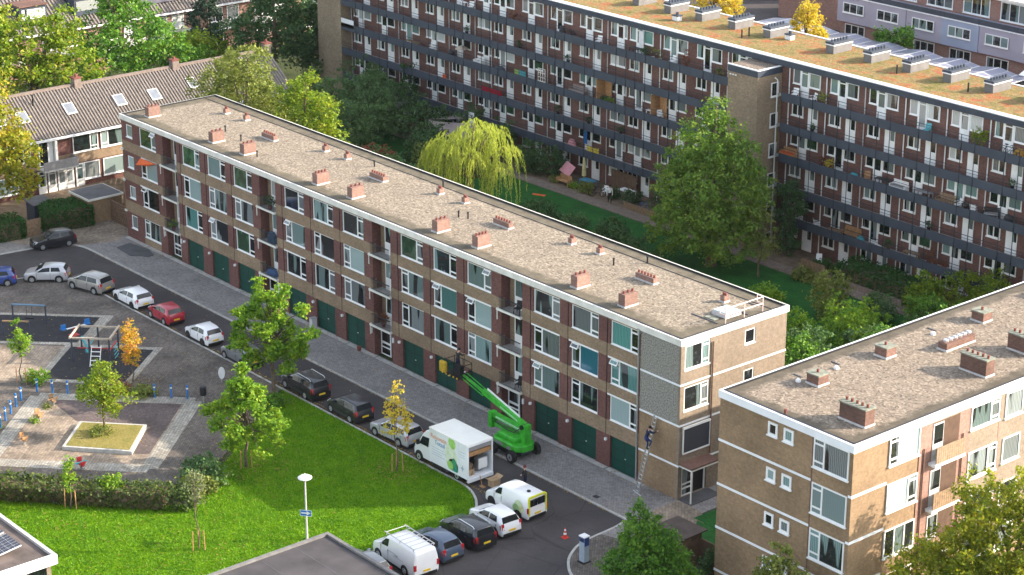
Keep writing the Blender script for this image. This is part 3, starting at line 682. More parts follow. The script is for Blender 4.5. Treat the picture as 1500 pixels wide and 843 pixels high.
SKG=pm('skylight_glass',(.17,.19,.22),.2,.15,2,coat=.3)
def skyl(y0,y1,xc,hw=.55,up=.16):
    m=MB(); z=lambda x:5.15+(EX+.45-x)*sl_+up
    m.slab([(xc+hw,y0,z(xc+hw)),(xc+hw,y1,z(xc+hw)),(xc-hw,y1,z(xc-hw)),(xc-hw,y0,z(xc-hw))],.06,0)
    m.slab([(xc+hw-.1,y0+.1,z(xc+hw-.1)+.06),(xc+hw-.1,y1-.1,z(xc+hw-.1)+.06),(xc-hw+.1,y1-.1,z(xc-hw+.1)+.06),(xc-hw+.1,y0+.1,z(xc-hw+.1)+.06)],.012,1)
    m.build('skylight',[MT['lead'],SKG],RE)
for y0,y1,xc in ((3.9,5.0,-17.3),(9.1,10.2,-17.2),(12.8,13.9,-17.1),(-.9,.2,-17.3),(-3.0,-2.0,-17.4),(17.3,18.2,-17.5),(20.6,21.9,-17.3),(25,26,-17.2)): skyl(y0,y1,xc)
m=MB(); m.tube([(-18.3,1.3,7.6),(-18.3,1.3,8.6)],.08,7); m.build('vent_pipe',[MT['black']],RE)
TE=Tr(EX+.05)
window(E,TE,3.5,6.1,3.3,5.0,'R',GL[0],GL[1],.03); window(E,TE,6.4,8.9,3.3,5.0,'L',GL[1],GL[3],.03); window(E,TE,-3.2,-.8,3.3,5.0,'R',GL[0],GL[1],.03); window(E,TE,-9.2,-6.6,3.3,5.0,'R',GL[1],GL[2],.03)
window(E,TE,4.5,6.1,.6,2.2,'1',GL[4],GL[4],.03); window(E,TE,6.5,8.7,.6,2.2,'1',GL[3],GL[3],.03); window(E,TE,-9,-6.4,.6,2.2,'R',GL[3],GL[2],.03); window(E,TE,-4.8,-2.2,.6,2.2,'R',GL[3],GL[2],.03)
for y0 in (3.6,-.25,.75,1.75,2.55,8.75):
    m=MB(TE); m.box(y0,y0+.85,0,.06,.05,2.2,0); m.box(y0+.15,y0+.7,.06,.07,.75,1.75,1); m.box(y0+.15,y0+.7,.06,.07,1.85,2.1,1); m.build('door',[WH,GL[rnd.choice((0,4,2))]],E)
m=MB(TE); m.box(-.2,3.3,0,1.3,2.35,2.5,1); m.box(-.2,3.3,1.22,1.3,2.5,3.3,0); m.box(3.22,3.3,0,1.22,2.5,3.3,0); m.box(1.5,1.75,.02,.4,2.5,5.0,2)
m.build('balcony',[MT['grey'],MT['lead'],WH],E)
m=MB(TE); m.box(0,1.45,0,.06,2.6,5.0,0); m.box(.1,.9,.06,.07,2.7,4.9,1); m.build('balcony_door',[WH,GL[0]],E)
# annexe, shed, fences
o=empty('garden_annexe',(-6.5,.8,0),'low brick annexe with a black felt roof edged in white beside the clipped hedge','annexe')
m=MB(); m.box(-8.2,-4.9,-.9,2.3,0,2.15,0); m.build('wall',[MT['brown']],o)
m=MB(); m.box(-8.35,-4.75,-1.05,2.45,2.15,2.32,0); m.box(-8.25,-4.85,-.95,2.35,2.32,2.34,1); m.build('roof',[MT['trim'],MT['felt']],o)
o=empty('garden_shed',(-8.8,-3.9,0),'small dark garden shed with a grey felt lean-to roof behind the clipped hedge','shed')
m=MB(); m.box(-9.5,-8.0,-4.6,-3.0,0,1.7,0); m.build('wall',[MT['dark']],o)
m=MB(); m.slab([(-9.7,-4.8,1.95),(-7.8,-4.8,1.75),(-7.8,-2.8,1.75),(-9.7,-2.8,1.95)],.07); m.build('roof',[MT['felt']],o)
m=MB()
for i in range(14): m.box(-5.45,-5.38,-6.75+.098*i*1.0,-6.66+.098*i,.0,1.5,0)
for i in range(3): m.box(-5.5,-5.45,-6.75,-5.4,.2+.55*i,.3+.55*i)
tag(m.build('wooden_gate',MT['wood'],loc=(-5.4,-6,0)),'brown wooden plank gate between the two clipped green hedges','gate')
m=MB()
for k in range(9): m.box(-4.6,-.6,1.0+.0,1.08,.1+.22*k,.26+.22*k)
for x in (-4.6,-2.6,-.65): m.box(x,x+.1,1.08,1.18,0,2.15)
tag(m.build('slat_fence',MT['fence'],loc=(-2.6,1,0)),'dark slatted fence between the annexe and the corner of the long block','fence')
m=MB()
for k in range(9):
    m.slab([(-14.5,9.0,.3+.2*k),(-5,2.6,.3+.2*k),(-5,2.6,.45+.2*k),(-14.5,9.0,.45+.2*k)],.05)
tag(m.build('slat_fence',MT['fence'],loc=(-10,6,0)),'dark horizontal slat fence running back from the annexe to the terrace','fence')
# ================================================================== far terrace top left
Fh=empty('far_terrace',(-56,35,0),'far row of houses with balconies and a sunlit grey tiled roof beyond the trees','building')
m=MB(); m.box(-60,-52,10,70,0,5.4,0); m.build('wall',[MT['pink']],Fh)
m=MB(); n=int(60/.42)
vs=[];
for i in range(n):
    y=10+i*.42
    for dy,dz in ((0,0),(.07,.16),(.2,.16),(.26,0),(.419,0)): vs+=[(-51.4,y+dy,5.35+dz),(-56,y+dy,8.6+dz)]
m.add(vs,[(2*j,2*j+1,2*j+3,2*j+2) for j in range(len(vs)//2-1)],0); m.box(-51.5,-51.3,10,70,5.2,5.38,1)
RF=m.build('roof',[tile1,MT['whitetrim']],Fh,recalc=False)
for y in (18.0,24.6,40,46):
    m=MB(); m.box(-55.2,-52.6,y,y+3.2,6.4,8.3,0); m.box(-52.62,-52.55,y+.2,y+3.0,6.9,8.0,1); m.box(-55.3,-52.4,y-.15,y+3.35,8.3,8.45,2); m.build('dormer',[MT['dark'],GL[6],MT['chimdark']],RF)
m=MB(); m.slab([(-52.6,33.0,6.35),(-52.6,38.0,6.35),(-54.6,38.0,7.75),(-54.6,33.0,7.75)],.1); m.build('solar_panels',[pm('solar_dark',(.09,.085,.10),.3,.15,1)],RF)
TF=Tr(-52)
for y in (12,19.5,27,33.2,40.6,47,54,61):
    window(Fh,TF,y+.6,y+2.6,3.3,4.9,'2',GL[0],GL[1],.03); window(Fh,TF,y+3.2,y+4.8,3.3,4.9,'1',GL[6],GL[1],.03)
    m=MB(TF); m.box(y-.2,y+5.2,0,1.3,2.55,2.75,0); m.box(y-.2,y+5.2,1.25,1.3,2.75,3.45,1); m.build('balcony',[MT['whitetrim'],MT['lead']],Fh)
    window(Fh,TF,y+.8,y+2.6,.8,2.2,'2',GL[0],GL[0],.03)
# ================================================================== lilac houses (top right)
Dh=empty('lilac_houses',(20,104,0),'row of lilac panelled houses with triple windows at the top right','building')
YD=100
lil=pm('lilac_panels',(.36,.34,.41),.7,.08,.4); lil2=pm('blue_lilac_panels',(.30,.35,.46),.7,.08,.4)
pp=[5.15*k-8.6 for k in range(8)]
m=MB(); m.box(-8.5,34,YD+.6,YD+9,0,2.6,1); m.box(-8.5,34,YD+3.0,YD+9,5.6,8.2,1)
for i,x in enumerate(pp): m.box(x+.02,x+5.13,YD+(.0 if i%2 else .08),YD+9,2.6,5.6,2 if i in (3,) else 0)
m.build('wall',[lil,MT['pink'],lil2],Dh)
TD=Tf(YD); TD2=Tf(YD+.6); TD3=Tf(YD+3.0)
for i,x in enumerate(pp):
    window(Dh,TD,x+.95,x+4.1,3.75,4.95,'3',GL[1] if i!=4 else GL[2],GL[1],.03,fr=.1)
    window(Dh,TD2,x+.9,x+3.9,.3,2.3,'3',GL[0],GL[0],.03,fr=.1)
    window(Dh,TD3,x+.5,x+4.2,5.9,8.0,'3',GL[2] if i%2 else GL[4],GL[1],.03,fr=.12)
    m=MB(TD); m.box(x,x+5.1,-.5,.1,5.6,5.72,0); m.box(x,x+5.1,-.05,.02,5.72,6.3,1); m.build('terrace_parapet',[MT['whitetrim'],MT['dark']],Dh)
m=MB(); m.box(-9,35,YD+2.2,YD+10,8.2,8.5); m.build('roof',[MT['trim']],Dh)
for i,(x,y0) in enumerate(((21.5,92.5),(26.9,92.5))):
    o=empty('garden_outhouse',(x,y0+2.5,0),['dark roofed brick outhouse with a glass lean-to in front of the lilac houses','second brick outhouse beside the glass lean-to at the right edge'][i],'outhouse')
    m=MB(); m.box(x,x+5.0,y0,y0+5,0,2.5,0); m.build('wall',[MT['pink']],o)
    m=MB(); m.box(x-.1,x+5.1,y0-.1,y0+5.1,2.5,2.7); m.build('roof',[MT['felt']],o)
    if i==0:
        m=MB(); m.slab([(x+.6,y0+1.6,3.0),(x+4.6,y0+1.6,3.0),(x+4.6,y0+3.2,3.6),(x+.6,y0+3.2,3.6)],.08,0)
        for k in range(5): m.slab([(x+.75+.77*k,y0+1.7,3.1),(x+1.4+.77*k,y0+1.7,3.1),(x+1.4+.77*k,y0+3.1,3.62),(x+.75+.77*k,y0+3.1,3.62)],.02,1)
        m.build('glass_roof',[WH,GL[2]],o)
# sheds with solar panels behind the flats
sol=pm('solar_panel_face',(.20,.205,.27),.35,.1,2,coat=.2)
S=empty('storage_sheds',(4,91.5,0),'low row of storage sheds with pale solar panels on the roof behind the sedum roof','shed')
m=MB(); m.box(-14,24,88.5,95.2,0,2.45,0); m.build('wall',[MT['pink']],S)
m=MB(); m.box(-14.1,24.1,88.4,95.3,2.45,2.6); m.build('roof',[MT['lead']],S)
for k in range(15):
    x=-13.5+2.5*k
    for j in range(2):
        y=89.0+3.0*j
        m=MB(); za,zb_=(2.72,3.06) if k%2==0 else (3.06,2.72)
        m.slab([(x,y,za),(x+2.4,y,zb_),(x+2.4,y+2.9,zb_),(x,y+2.9,za)],.05,0)
        for q0,q1 in ((.06,1.17),(1.23,2.34)): m.slab([(x+q0,y+.06,za+(zb_-za)*q0/2.4+.052),(x+q1,y+.06,za+(zb_-za)*q1/2.4+.052),(x+q1,y+2.84,za+(zb_-za)*q1/2.4+.052),(x+q0,y+2.84,za+(zb_-za)*q0/2.4+.052)],.012,1)
        m.build('solar_panel',[MT['cloth'],sol],S)
# brick building at the top
o=empty('brick_garages',(-16,112,0),'dark red brick garage building with a recessed doorway at the top edge','building')
m=MB(); m.box(-22,-8.8,104.5,112,0,6,0); m.box(-60,-30,112,120,0,6,0); m.box(-30,-22,116,120,0,6,0); m.build('wall',[MT['pink']],o)
m=MB(); m.box(-40,-34,111.9,112.02,0,2.6); m.build('garage_door',[MT['dark']],o)
# ================================================================== brown hut at the corner of block C
o=empty('wooden_hut',(74,-5.8,0),'low wooden hut with a dark brown felt roof between the tan block and the tree','hut')
m=MB(); m.box(72.9,74.85,-7.0,-4.95,0,2.1,0); m.build('wall',[MT['fence']],o)
m=MB(); m.slab([(72.6,-4.75,2.25),(75.0,-4.6,2.2),(75.05,-7.2,2.2),(72.6,-7.2,2.25)][::-1],.08); m.build('roof',[pm('brown_felt',(.085,.062,.052),.85,.25,1.5)],o)
m=MB(); m.box(75.0,77.2,-5.2,-5.1,0,1.9)
tag(m.build('board_fence',MT['fence'],loc=(76,-5.1,0)),'dark board fence joining the wooden hut to the tan block','fence')
# low roofs at the bottom
o=empty('flat_roofed_garage',(66,-29,0),'low building with a dark grey felt roof at the bottom edge beside the parked vans','building')
m=MB(); m.box(62.6,78,-40,-23.4,0,3.0,0); m.build('wall',[MT['brown']],o)
m=MB(); m.box(62.35,78.2,-40,-23.1,2.95,3.12,0); m.box(62.35,78.2,-23.32,-23.1,3.12,3.25,1); m.box(62.35,62.57,-40,-23.32,3.12,3.25,1)
for y in (-25.6,-28.0,-30.3): m.box(62.6,78,y,y+.05,3.12,3.128,2)
m.box(66.0,66.6,-29.6,-28.7,3.12,3.2,3)
m.build('roof',[pm('grey_roof_felt',(.058,.053,.056),.85,.3,.6),pm('dull_roof_edge',(.16,.155,.15),.8,.2,2),MT['felt'],MT['wood']],o)
o=empty('corner_annexe',(50,-40,0),'low white-edged flat roof with solar panels in the bottom left corner','building')
m=MB(); m.box(30,54.4,-50,-36.8,0,2.6,0); m.box(54.38,54.45,-38.2,-37.1,1.0,2.5,1); m.build('wall',[MT['yellow'],GL[0]],o)
m=MB(); m.box(30,54.7,-50,-36.5,2.6,2.7,0); m.box(54.5,54.72,-50,-36.5,2.7,3.2,1); m.box(30,54.5,-36.72,-36.5,2.7,3.2,3); m.box(30,54.5,-50,-36.72,2.7,3.02,0); m.box(54.45,54.72,-50,-36.5,2.62,2.7,1)
RR=m.build('roof',[pm('stained_brown_felt',(.125,.10,.09),.85,.5,.55),MT['white'],MT['white'],MT['lead']],o)
pan=pm('solar_cells',(.02,.02,.035),.15,.1,3,coat=.6)
for i in range(3):
    x=46.85+2.12*i
    m=MB(); m.slab([(x,-40.7,3.12),(x+1.9,-40.7,3.12),(x+1.9,-37.8,3.5),(x,-37.8,3.5)],.05,0)
    for a in range(6):
        for b in range(8):
            x0=x+.05+.305*a; k0=(.04+.36*b)/2.9; k1=k0+.33/2.9
            m.slab([(x0,-40.7+2.9*k0,3.175+.38*k0),(x0+.275,-40.7+2.9*k0,3.175+.38*k0),(x0+.275,-40.7+2.9*k1,3.175+.38*k1),(x0,-40.7+2.9*k1,3.175+.38*k1)],.008,1)
    m.build('solar_panel',[WH,pan],RR)
# ================================================================== ground
def curve(pts,n=6):
    out=[]
    P=[Vector(p).to_2d() if len(p)==3 else Vector(p) for p in pts]
    for i in range(len(P)-1):
        p0=P[max(i-1,0)];p1=P[i];p2=P[i+1];p3=P[min(i+2,len(P)-1)]
        for k in range(n):
            t=k/n
            out.append(tuple(.5*((2*p1)+(-p0+p2)*t+(2*p0-5*p1+4*p2-p3)*t*t+(-p0+3*p1-3*p2+p3)*t**3)))
    out.append(tuple(P[-1])); return out
m=MB(); m.box(-1500,1500,-1500,1500,-1,-.02); tag(m.build('ground',MT['ground']),kind='structure')
kN=[(-2.4,-8.0),(-1.9,-5.6),(-.3,-4.5),(1.5,-4.3)]
kS_west=[(2.4,-16.0),(3.2,-13.6),(4.8,-10.2),(6.4,-9.2),(8.5,-8.95)]
kE=[(56.5,-8.85),(58.2,-9.1),(59.9,-10.0),(60.9,-11.3),(61.1,-14),(61.0,-20),(61.0,-30)]
hook=[(67.7,-4.3),(68.0,-5.6),(68.2,-8.3),(68.8,-9.8),(69.8,-11.0),(71.5,-12.0),(76,-13.5)]
road=[(-6,-40),(-3.2,-16)]+curve(kN)+[(67.7,-4.3)]+curve(hook)[1:]+[(90,-15),(90,-60),(61,-60)]+list(reversed(curve(kE)))+list(reversed(curve(kS_west)))+[(1.5,-20),(0,-40)]
sheet('street',road,.0,MT['asphalt'])
pavN=[(-4.6,-20),(-3.3,-14)]+curve(kN)+[(67.7,-4.3)]+curve(hook)[1:]+[(90,-15),(90,-1.2),(70.1,-1.2),(70.1,9.6),(67.6,9.6),(67.6,.1),(-.2,.1),(-.2,3.0),(-5,3.0),(-5.2,-9),(-6.5,-20)]
sheet('pavement',pavN,.075,MT['pave_grey'])
sheet('corner_pavement',[(69.3,-6.5)]+curve(hook)[9:]+[(78,-13),(78,-5),(72,-3.6)],.079,MT['pave_brown'])
sheet('side_pavement',[(-5.1,2.9),(-5.2,-8.8),(-2.6,-7.6),(-1.9,-5.9),(-.5,-4.75),(.6,-1.5),(-.2,0),(-.2,2.9)],.079,MT['pave_warm'])
sheet('end_pavement',[(67.8,.0),(70.0,.0),(72.8,-2.4),(72.8,-4.2),(69.0,-5.8),(67.8,-2.0)],.079,MT['pave_warm'])
def kerb(name,pts,wd=.16,h=.085,mat=MT['concrete']):
    m=MB(); n=len(pts); L_=[];Rr=[]
    for i,p in enumerate(pts):
        a=Vector(pts[max(i-1,0)]);b=Vector(pts[min(i+1,n-1)]); d=(b-a).normalized(); nn=Vector((-d.y,d.x))*wd/2
        L_.append(Vector(p)+nn);Rr.append(Vector(p)-nn)
    vs=[(q.x,q.y,z) for i in range(n) for q,z in ((L_[i],-.1),(L_[i],h),(Rr[i],h),(Rr[i],-.1))]
    fs=[(4*i+a,4*i+b,4*i+4+b,4*i+4+a) for i in range(n-1) for a,b in ((0,1),(1,2),(2,3))]
    m.add(vs,fs); tag(m.build(name,mat),kind='structure')
kerb('kerb',[(-4.4,-20),(-3.2,-14)]+curve(kN)+[(x,-4.3) for x in range(4,68,4)]+curve(hook))
kerb('kerb',[(1.3,-20)]+curve(kS_west)+[(x,-8.92) for x in range(10,57,3)]+curve(kE))
m=MB()
for x in range(18): m.box(.2+3.6*x,.24+3.6*x+3.4,-.42,-.02,.07,.083)
tag(m.build('kerb_tiles',MT['concrete']),kind='structure')
# playground
sheet('playground_paving',[(1.3,-20)]+curve(kS_west)+[(36.5,-8.95),(39.5,-13),(45.2,-20.5),(48.4,-24.0),(39.0,-33.5),(30,-45),(0,-45)],.05,MT['pave_brown'])
def rot45(cx,cy,a,b): # point from centre along the (1,1) and (1,-1) diagonals
    k=math.sqrt(.5); return (cx+(a+b)*k,cy+(a-b)*k)
def band(name,p,q,wd,z,mat):
    p=Vector(p);q=Vector(q);d=(q-p).normalized();nn=Vector((-d.y,d.x))*wd/2
    sheet(name,[tuple(p+nn),tuple(q+nn),tuple(q-nn),tuple(p-nn)][::-1],z,mat)
QA,QB,QC,QD=(26.6,-22.9),(34.5,-14.9),(42.2,-23.2),(34.4,-30.8)
sheet('court_paving',[QA,QB,QC,QD],.054,MT['pave_warm'])
sheet('court_purple_paving',[(27.6,-22.6),(34.4,-15.9),(40.2,-22.0),(38.6,-23.6),(36.4,-19.6),(32.2,-23.0)],.058,MT['pave_purple'])  # smaller, darker purple pavers over part of the court
for p,q in ((QA,QB),(QB,QC),(QD,QC),(QA,QD)): band('stone_band',p,q,1.15,.062+.0025*len([o for o in scene.objects if o.name.startswith('stone_band')]),MT['pave_light'])
sheet('warm_paving',[(16.6,-19.5),(19.6,-16.6),(24.4,-21.4),(20,-26),(13.8,-23)],.054,MT['pave_warm'])
m1=[(8.5,-19.4),(10.9,-16.7),(15.75,-11.75),(19.3,-15.75),(15.2,-20.1),(12,-23)]
m2=[(19.75,-16.5),(24.3,-12.1),(28.3,-16.9),(24.0,-21.1)]
for pts in (m1,m2):
    c=Vector((sum(p[0] for p in pts)/len(pts),sum(p[1] for p in pts)/len(pts)))
    sheet('stone_border',[tuple(c+(Vector(p)-c)*1.17) for p in pts],.066+.003*(pts is m2),MT['pave_light'])
    sheet('rubber_mat',pts,.075,MT['mat'])
# planter with kerb
pl=[(32.95,-23.1),(36.4,-19.9),(39.6,-22.95),(35.9,-26.1)]
m=MB(); m.prism(pl,0,.32,0); c=Vector((36.2,-23.0)); m.prism([tuple(c+(Vector(p)-c)*.91) for p in pl],.2,.335,1)
tag(m.build('raised_planter',[MT['concrete'],MT['dry']],loc=(36.2,-23,0)),'square raised planter with a concrete kerb and dry grass around the small tree','planter')
# lawn and court
lawn=[(36.8,-9.05)]+[(x,-9.02) for x in (42,50,56.4)]+[tuple(Vector(p)-Vector((.12,.1))) for p in curve(kE)]+[(61,-45),(39,-45),(34.6,-31.3),(39.0,-33.6),(48.6,-24.0),(45.6,-20.2),(40,-13.2)]
sheet('lawn',lawn,.06,MT['lawn'])
sheet('court_lawn',[(-30,10.5),(68,10.5),(68,36.4),(-30,36.4)],.04,MT['court'])
sheet('corner_lawn',[(70.25,-1.0),(77.2,-1.0),(77.2,12),(70.25,12)],.082,MT['court'])
sheet('corner_lawn',[(70.6,-1.05),(77.2,-1.05),(77.2,-5.0),(73.2,-4.2)],.086,MT['court'])
sheet('garden_path',[(-30,36.5),(70,36.5),(70,37.9),(-30,37.9)],.05,MT['path'])
sheet('garden_earth',[(-26,37.9),(70,37.9),(70,YB),(-26,YB)],.03,MT['earth'])
sheet('front_gardens',[(-15.5,-20),(-5,-20),(-5,12),(-15.5,12)],.03,MT['earth'])
sheet('rear_street',[(-45,94),(-9,94),(-9,111.5),(-45,111.5)],.02,MT['asphalt'])
sheet('rear_yard',[(-14,92.6),(34,92.6),(34,100.5),(-14,100.5)],.03,MT['earth'])
# grass blades of the sunny lawn
def inpoly(x,y,poly):
    r=np.zeros(len(x),bool);n=len(poly)
    for i in range(n):
        x1,y1=poly[i];x2,y2=poly[(i+1)%n]
        if y1==y2: continue
        r^=((y1>y)!=(y2>y))&(x<(x2-x1)*(y-y1)/(y2-y1)+x1)
    return r
def npmesh(name,V,F,mat,parent=None,loc=(0,0,0)):
    me=bpy.data.meshes.new(name); k=F.shape[1]
    me.vertices.add(len(V)); me.vertices.foreach_set('co',(V-np.array(loc)).astype(np.float32).ravel())
    me.loops.add(F.size); me.loops.foreach_set('vertex_index',F.astype(np.int32).ravel())
    me.polygons.add(len(F)); me.polygons.foreach_set('loop_start',np.arange(0,F.size,k,dtype=np.int32)); me.polygons.foreach_set('loop_total',np.full(len(F),k,np.int32))
    me.materials.append(mat); me.update(calc_edges=True); me.validate()
    return me
gx=rng.uniform(36,61,170000); gy=rng.uniform(-40,-9,170000)
ok=inpoly(gx,gy,lawn); gx,gy=gx[ok],gy[ok]; n=len(gx); gx=gx+rng.normal(0,.07,n); gy=gy+rng.normal(0,.07,n)
a=rng.uniform(0,math.pi,n); hh=rng.uniform(.04,.12,n); wv=rng.uniform(.02,.06,n); lx=rng.normal(0,.05,n); ly=rng.normal(0,.05,n)
V=np.zeros((n,3,3)); V[:,0]=np.c_[gx-np.cos(a)*wv,gy-np.sin(a)*wv,np.full(n,.055)]; V[:,1]=np.c_[gx+np.cos(a)*wv,gy+np.sin(a)*wv,np.full(n,.055)]; V[:,2]=np.c_[gx+lx,gy+ly,.06+hh]
me=npmesh('grass',V.reshape(-1,3),np.arange(3*n).reshape(-1,3),foliage('grass_blades',[(.046,.150,.002),(.12,.27,.003),(.20,.34,.006)],.3,.8))
tag(link('grass',me),'short bright green grass growing all over the lawn','grass',kind='stuff')
# fallen leaves under the trees and along the kerbs
lx_=[];
for cx,cy,sg,k in ((36.9,-9.8,2.2,420),(46.1,-18.2,2.4,420),(52.8,-10.9,1.2,200),(35.5,-22.6,1.6,260),(28.6,-16.4,1.0,160),(44,-28,4,300),(54,-27,3,160),(20,-12,6,350)): lx_.append(rng.normal((cx,cy),sg,(k,2)))
a_=rng.uniform(5,60,900); lx_.append(np.c_[a_,-8.75-np.abs(rng.normal(0,.12,900))+.25]); a_=rng.uniform(2,68,420); lx_.append(np.c_[a_,-4.42+rng.normal(0,.07,420)]); a_=rng.uniform(2,68,260); lx_.append(np.c_[a_,-.35+rng.normal(0,.25,260)])
Lf=np.concatenate(lx_); Lf=Lf[Lf[:,1]<-.05]; n=len(Lf); a=rng.uniform(0,6.28,n); s_=rng.uniform(.05,.10,n); zz=np.where((Lf[:,1]>-8.9)&(Lf[:,1]<-4.35),.012,.10)+rng.uniform(0,.02,n)
V=np.stack([np.c_[Lf[:,0]+np.cos(a+q)*s_*(1 if q_%2==0 else .6),Lf[:,1]+np.sin(a+q)*s_*(1 if q_%2==0 else .6),zz+(.02 if q_==0 else 0)] for q_,q in enumerate((0,1.57,3.14,4.71))],1).reshape(-1,3)
tag(link('fallen_leaves',npmesh('fallen_leaves',V,np.arange(4*n).reshape(-1,4),foliage('fallen_leaf',[(.22,.15,.04),(.34,.24,.05),(.16,.09,.04),(.30,.14,.04)],.1,1.5))),'yellow and brown fallen leaves on the ground under the trees and along the kerbs','leaves',kind='stuff')
# ================================================================== vehicles
def wheel(par,x,y,r,wd,rimc=None,side=1):
    t=MB(); t.tube([(x,y-wd/2,r),(x,y-wd*.38,r),(x,y+wd*.38,r),(x,y+wd/2,r)],[r*.93,r,r,r*.93],18)
    o=t.build('wheel',[MT['rubber']],par,local=True,smooth=False)
    q=MB(); ys=y+side*wd/2
    q.tube([(x,ys-side*.02,r),(x,ys+side*.012,r)],[r*.66,r*.62],14,0)
    q.tube([(x,ys,r),(x,ys+side*.025,r)],[r*.16,r*.14],8,0)
    for k in range(5):
        an=2*math.pi*k/5+.3; q.tube([(x+math.cos(an)*r*.42,ys+side*.008,r+math.sin(an)*r*.42),(x+math.cos(an)*r*.42,ys+side*.016,r+math.sin(an)*r*.42)],r*.11,6,1)
    q.build('rim',[rimc or MT['alu'],MT['black']],o,local=True)
    return o
KIND={ # stations: x fraction (0 = nose), top height, half-width scale, roof half-width scale (all of H, W)
 'hatch':dict(st=[(0,.44,.72,.66),(.02,.52,.86,.74),(.10,.60,.96,.84),(.255,.665,1,.86),(.45,.955,1,.76),(.58,1,1,.75),(.80,.985,1,.74),(.90,.93,.98,.72),(.975,.66,.94,.80),(1,.50,.86,.76)],belt=.63,wx=(.19,.80),side=((.30,.44,.60,.60),(.625,.625,.84,.80))),
 'estate':dict(st=[(0,.44,.72,.66),(.02,.52,.86,.74),(.09,.60,.96,.84),(.25,.665,1,.86),(.42,.965,1,.76),(.56,1,1,.75),(.86,.985,1,.74),(.93,.95,.98,.72),(.98,.66,.94,.80),(1,.48,.86,.76)],belt=.63,wx=(.18,.78),side=((.29,.42,.56,.56),(.575,.575,.72,.72),(.735,.735,.90,.87))),
 'mpv':dict(st=[(0,.42,.74,.66),(.02,.50,.88,.74),(.08,.58,.97,.84),(.20,.66,1,.86),(.42,.97,1,.76),(.55,1,1,.76),(.84,.985,1,.75),(.92,.94,.98,.73),(.98,.64,.94,.80),(1,.46,.86,.76)],belt=.61,wx=(.18,.80),side=((.27,.42,.58,.58),(.60,.60,.88,.84))),
 'van':dict(st=[(0,.36,.78,.7),(.02,.45,.9,.8),(.07,.55,.98,.88),(.17,.62,1,.88),(.33,.95,1,.82),(.42,.99,1,.83),(.70,1,1,.83),(.96,.99,.99,.82),(.985,.9,.97,.82),(1,.50,.95,.82)],belt=.60,wx=(.18,.78),side=((.225,.325,.40,.40),)),
}
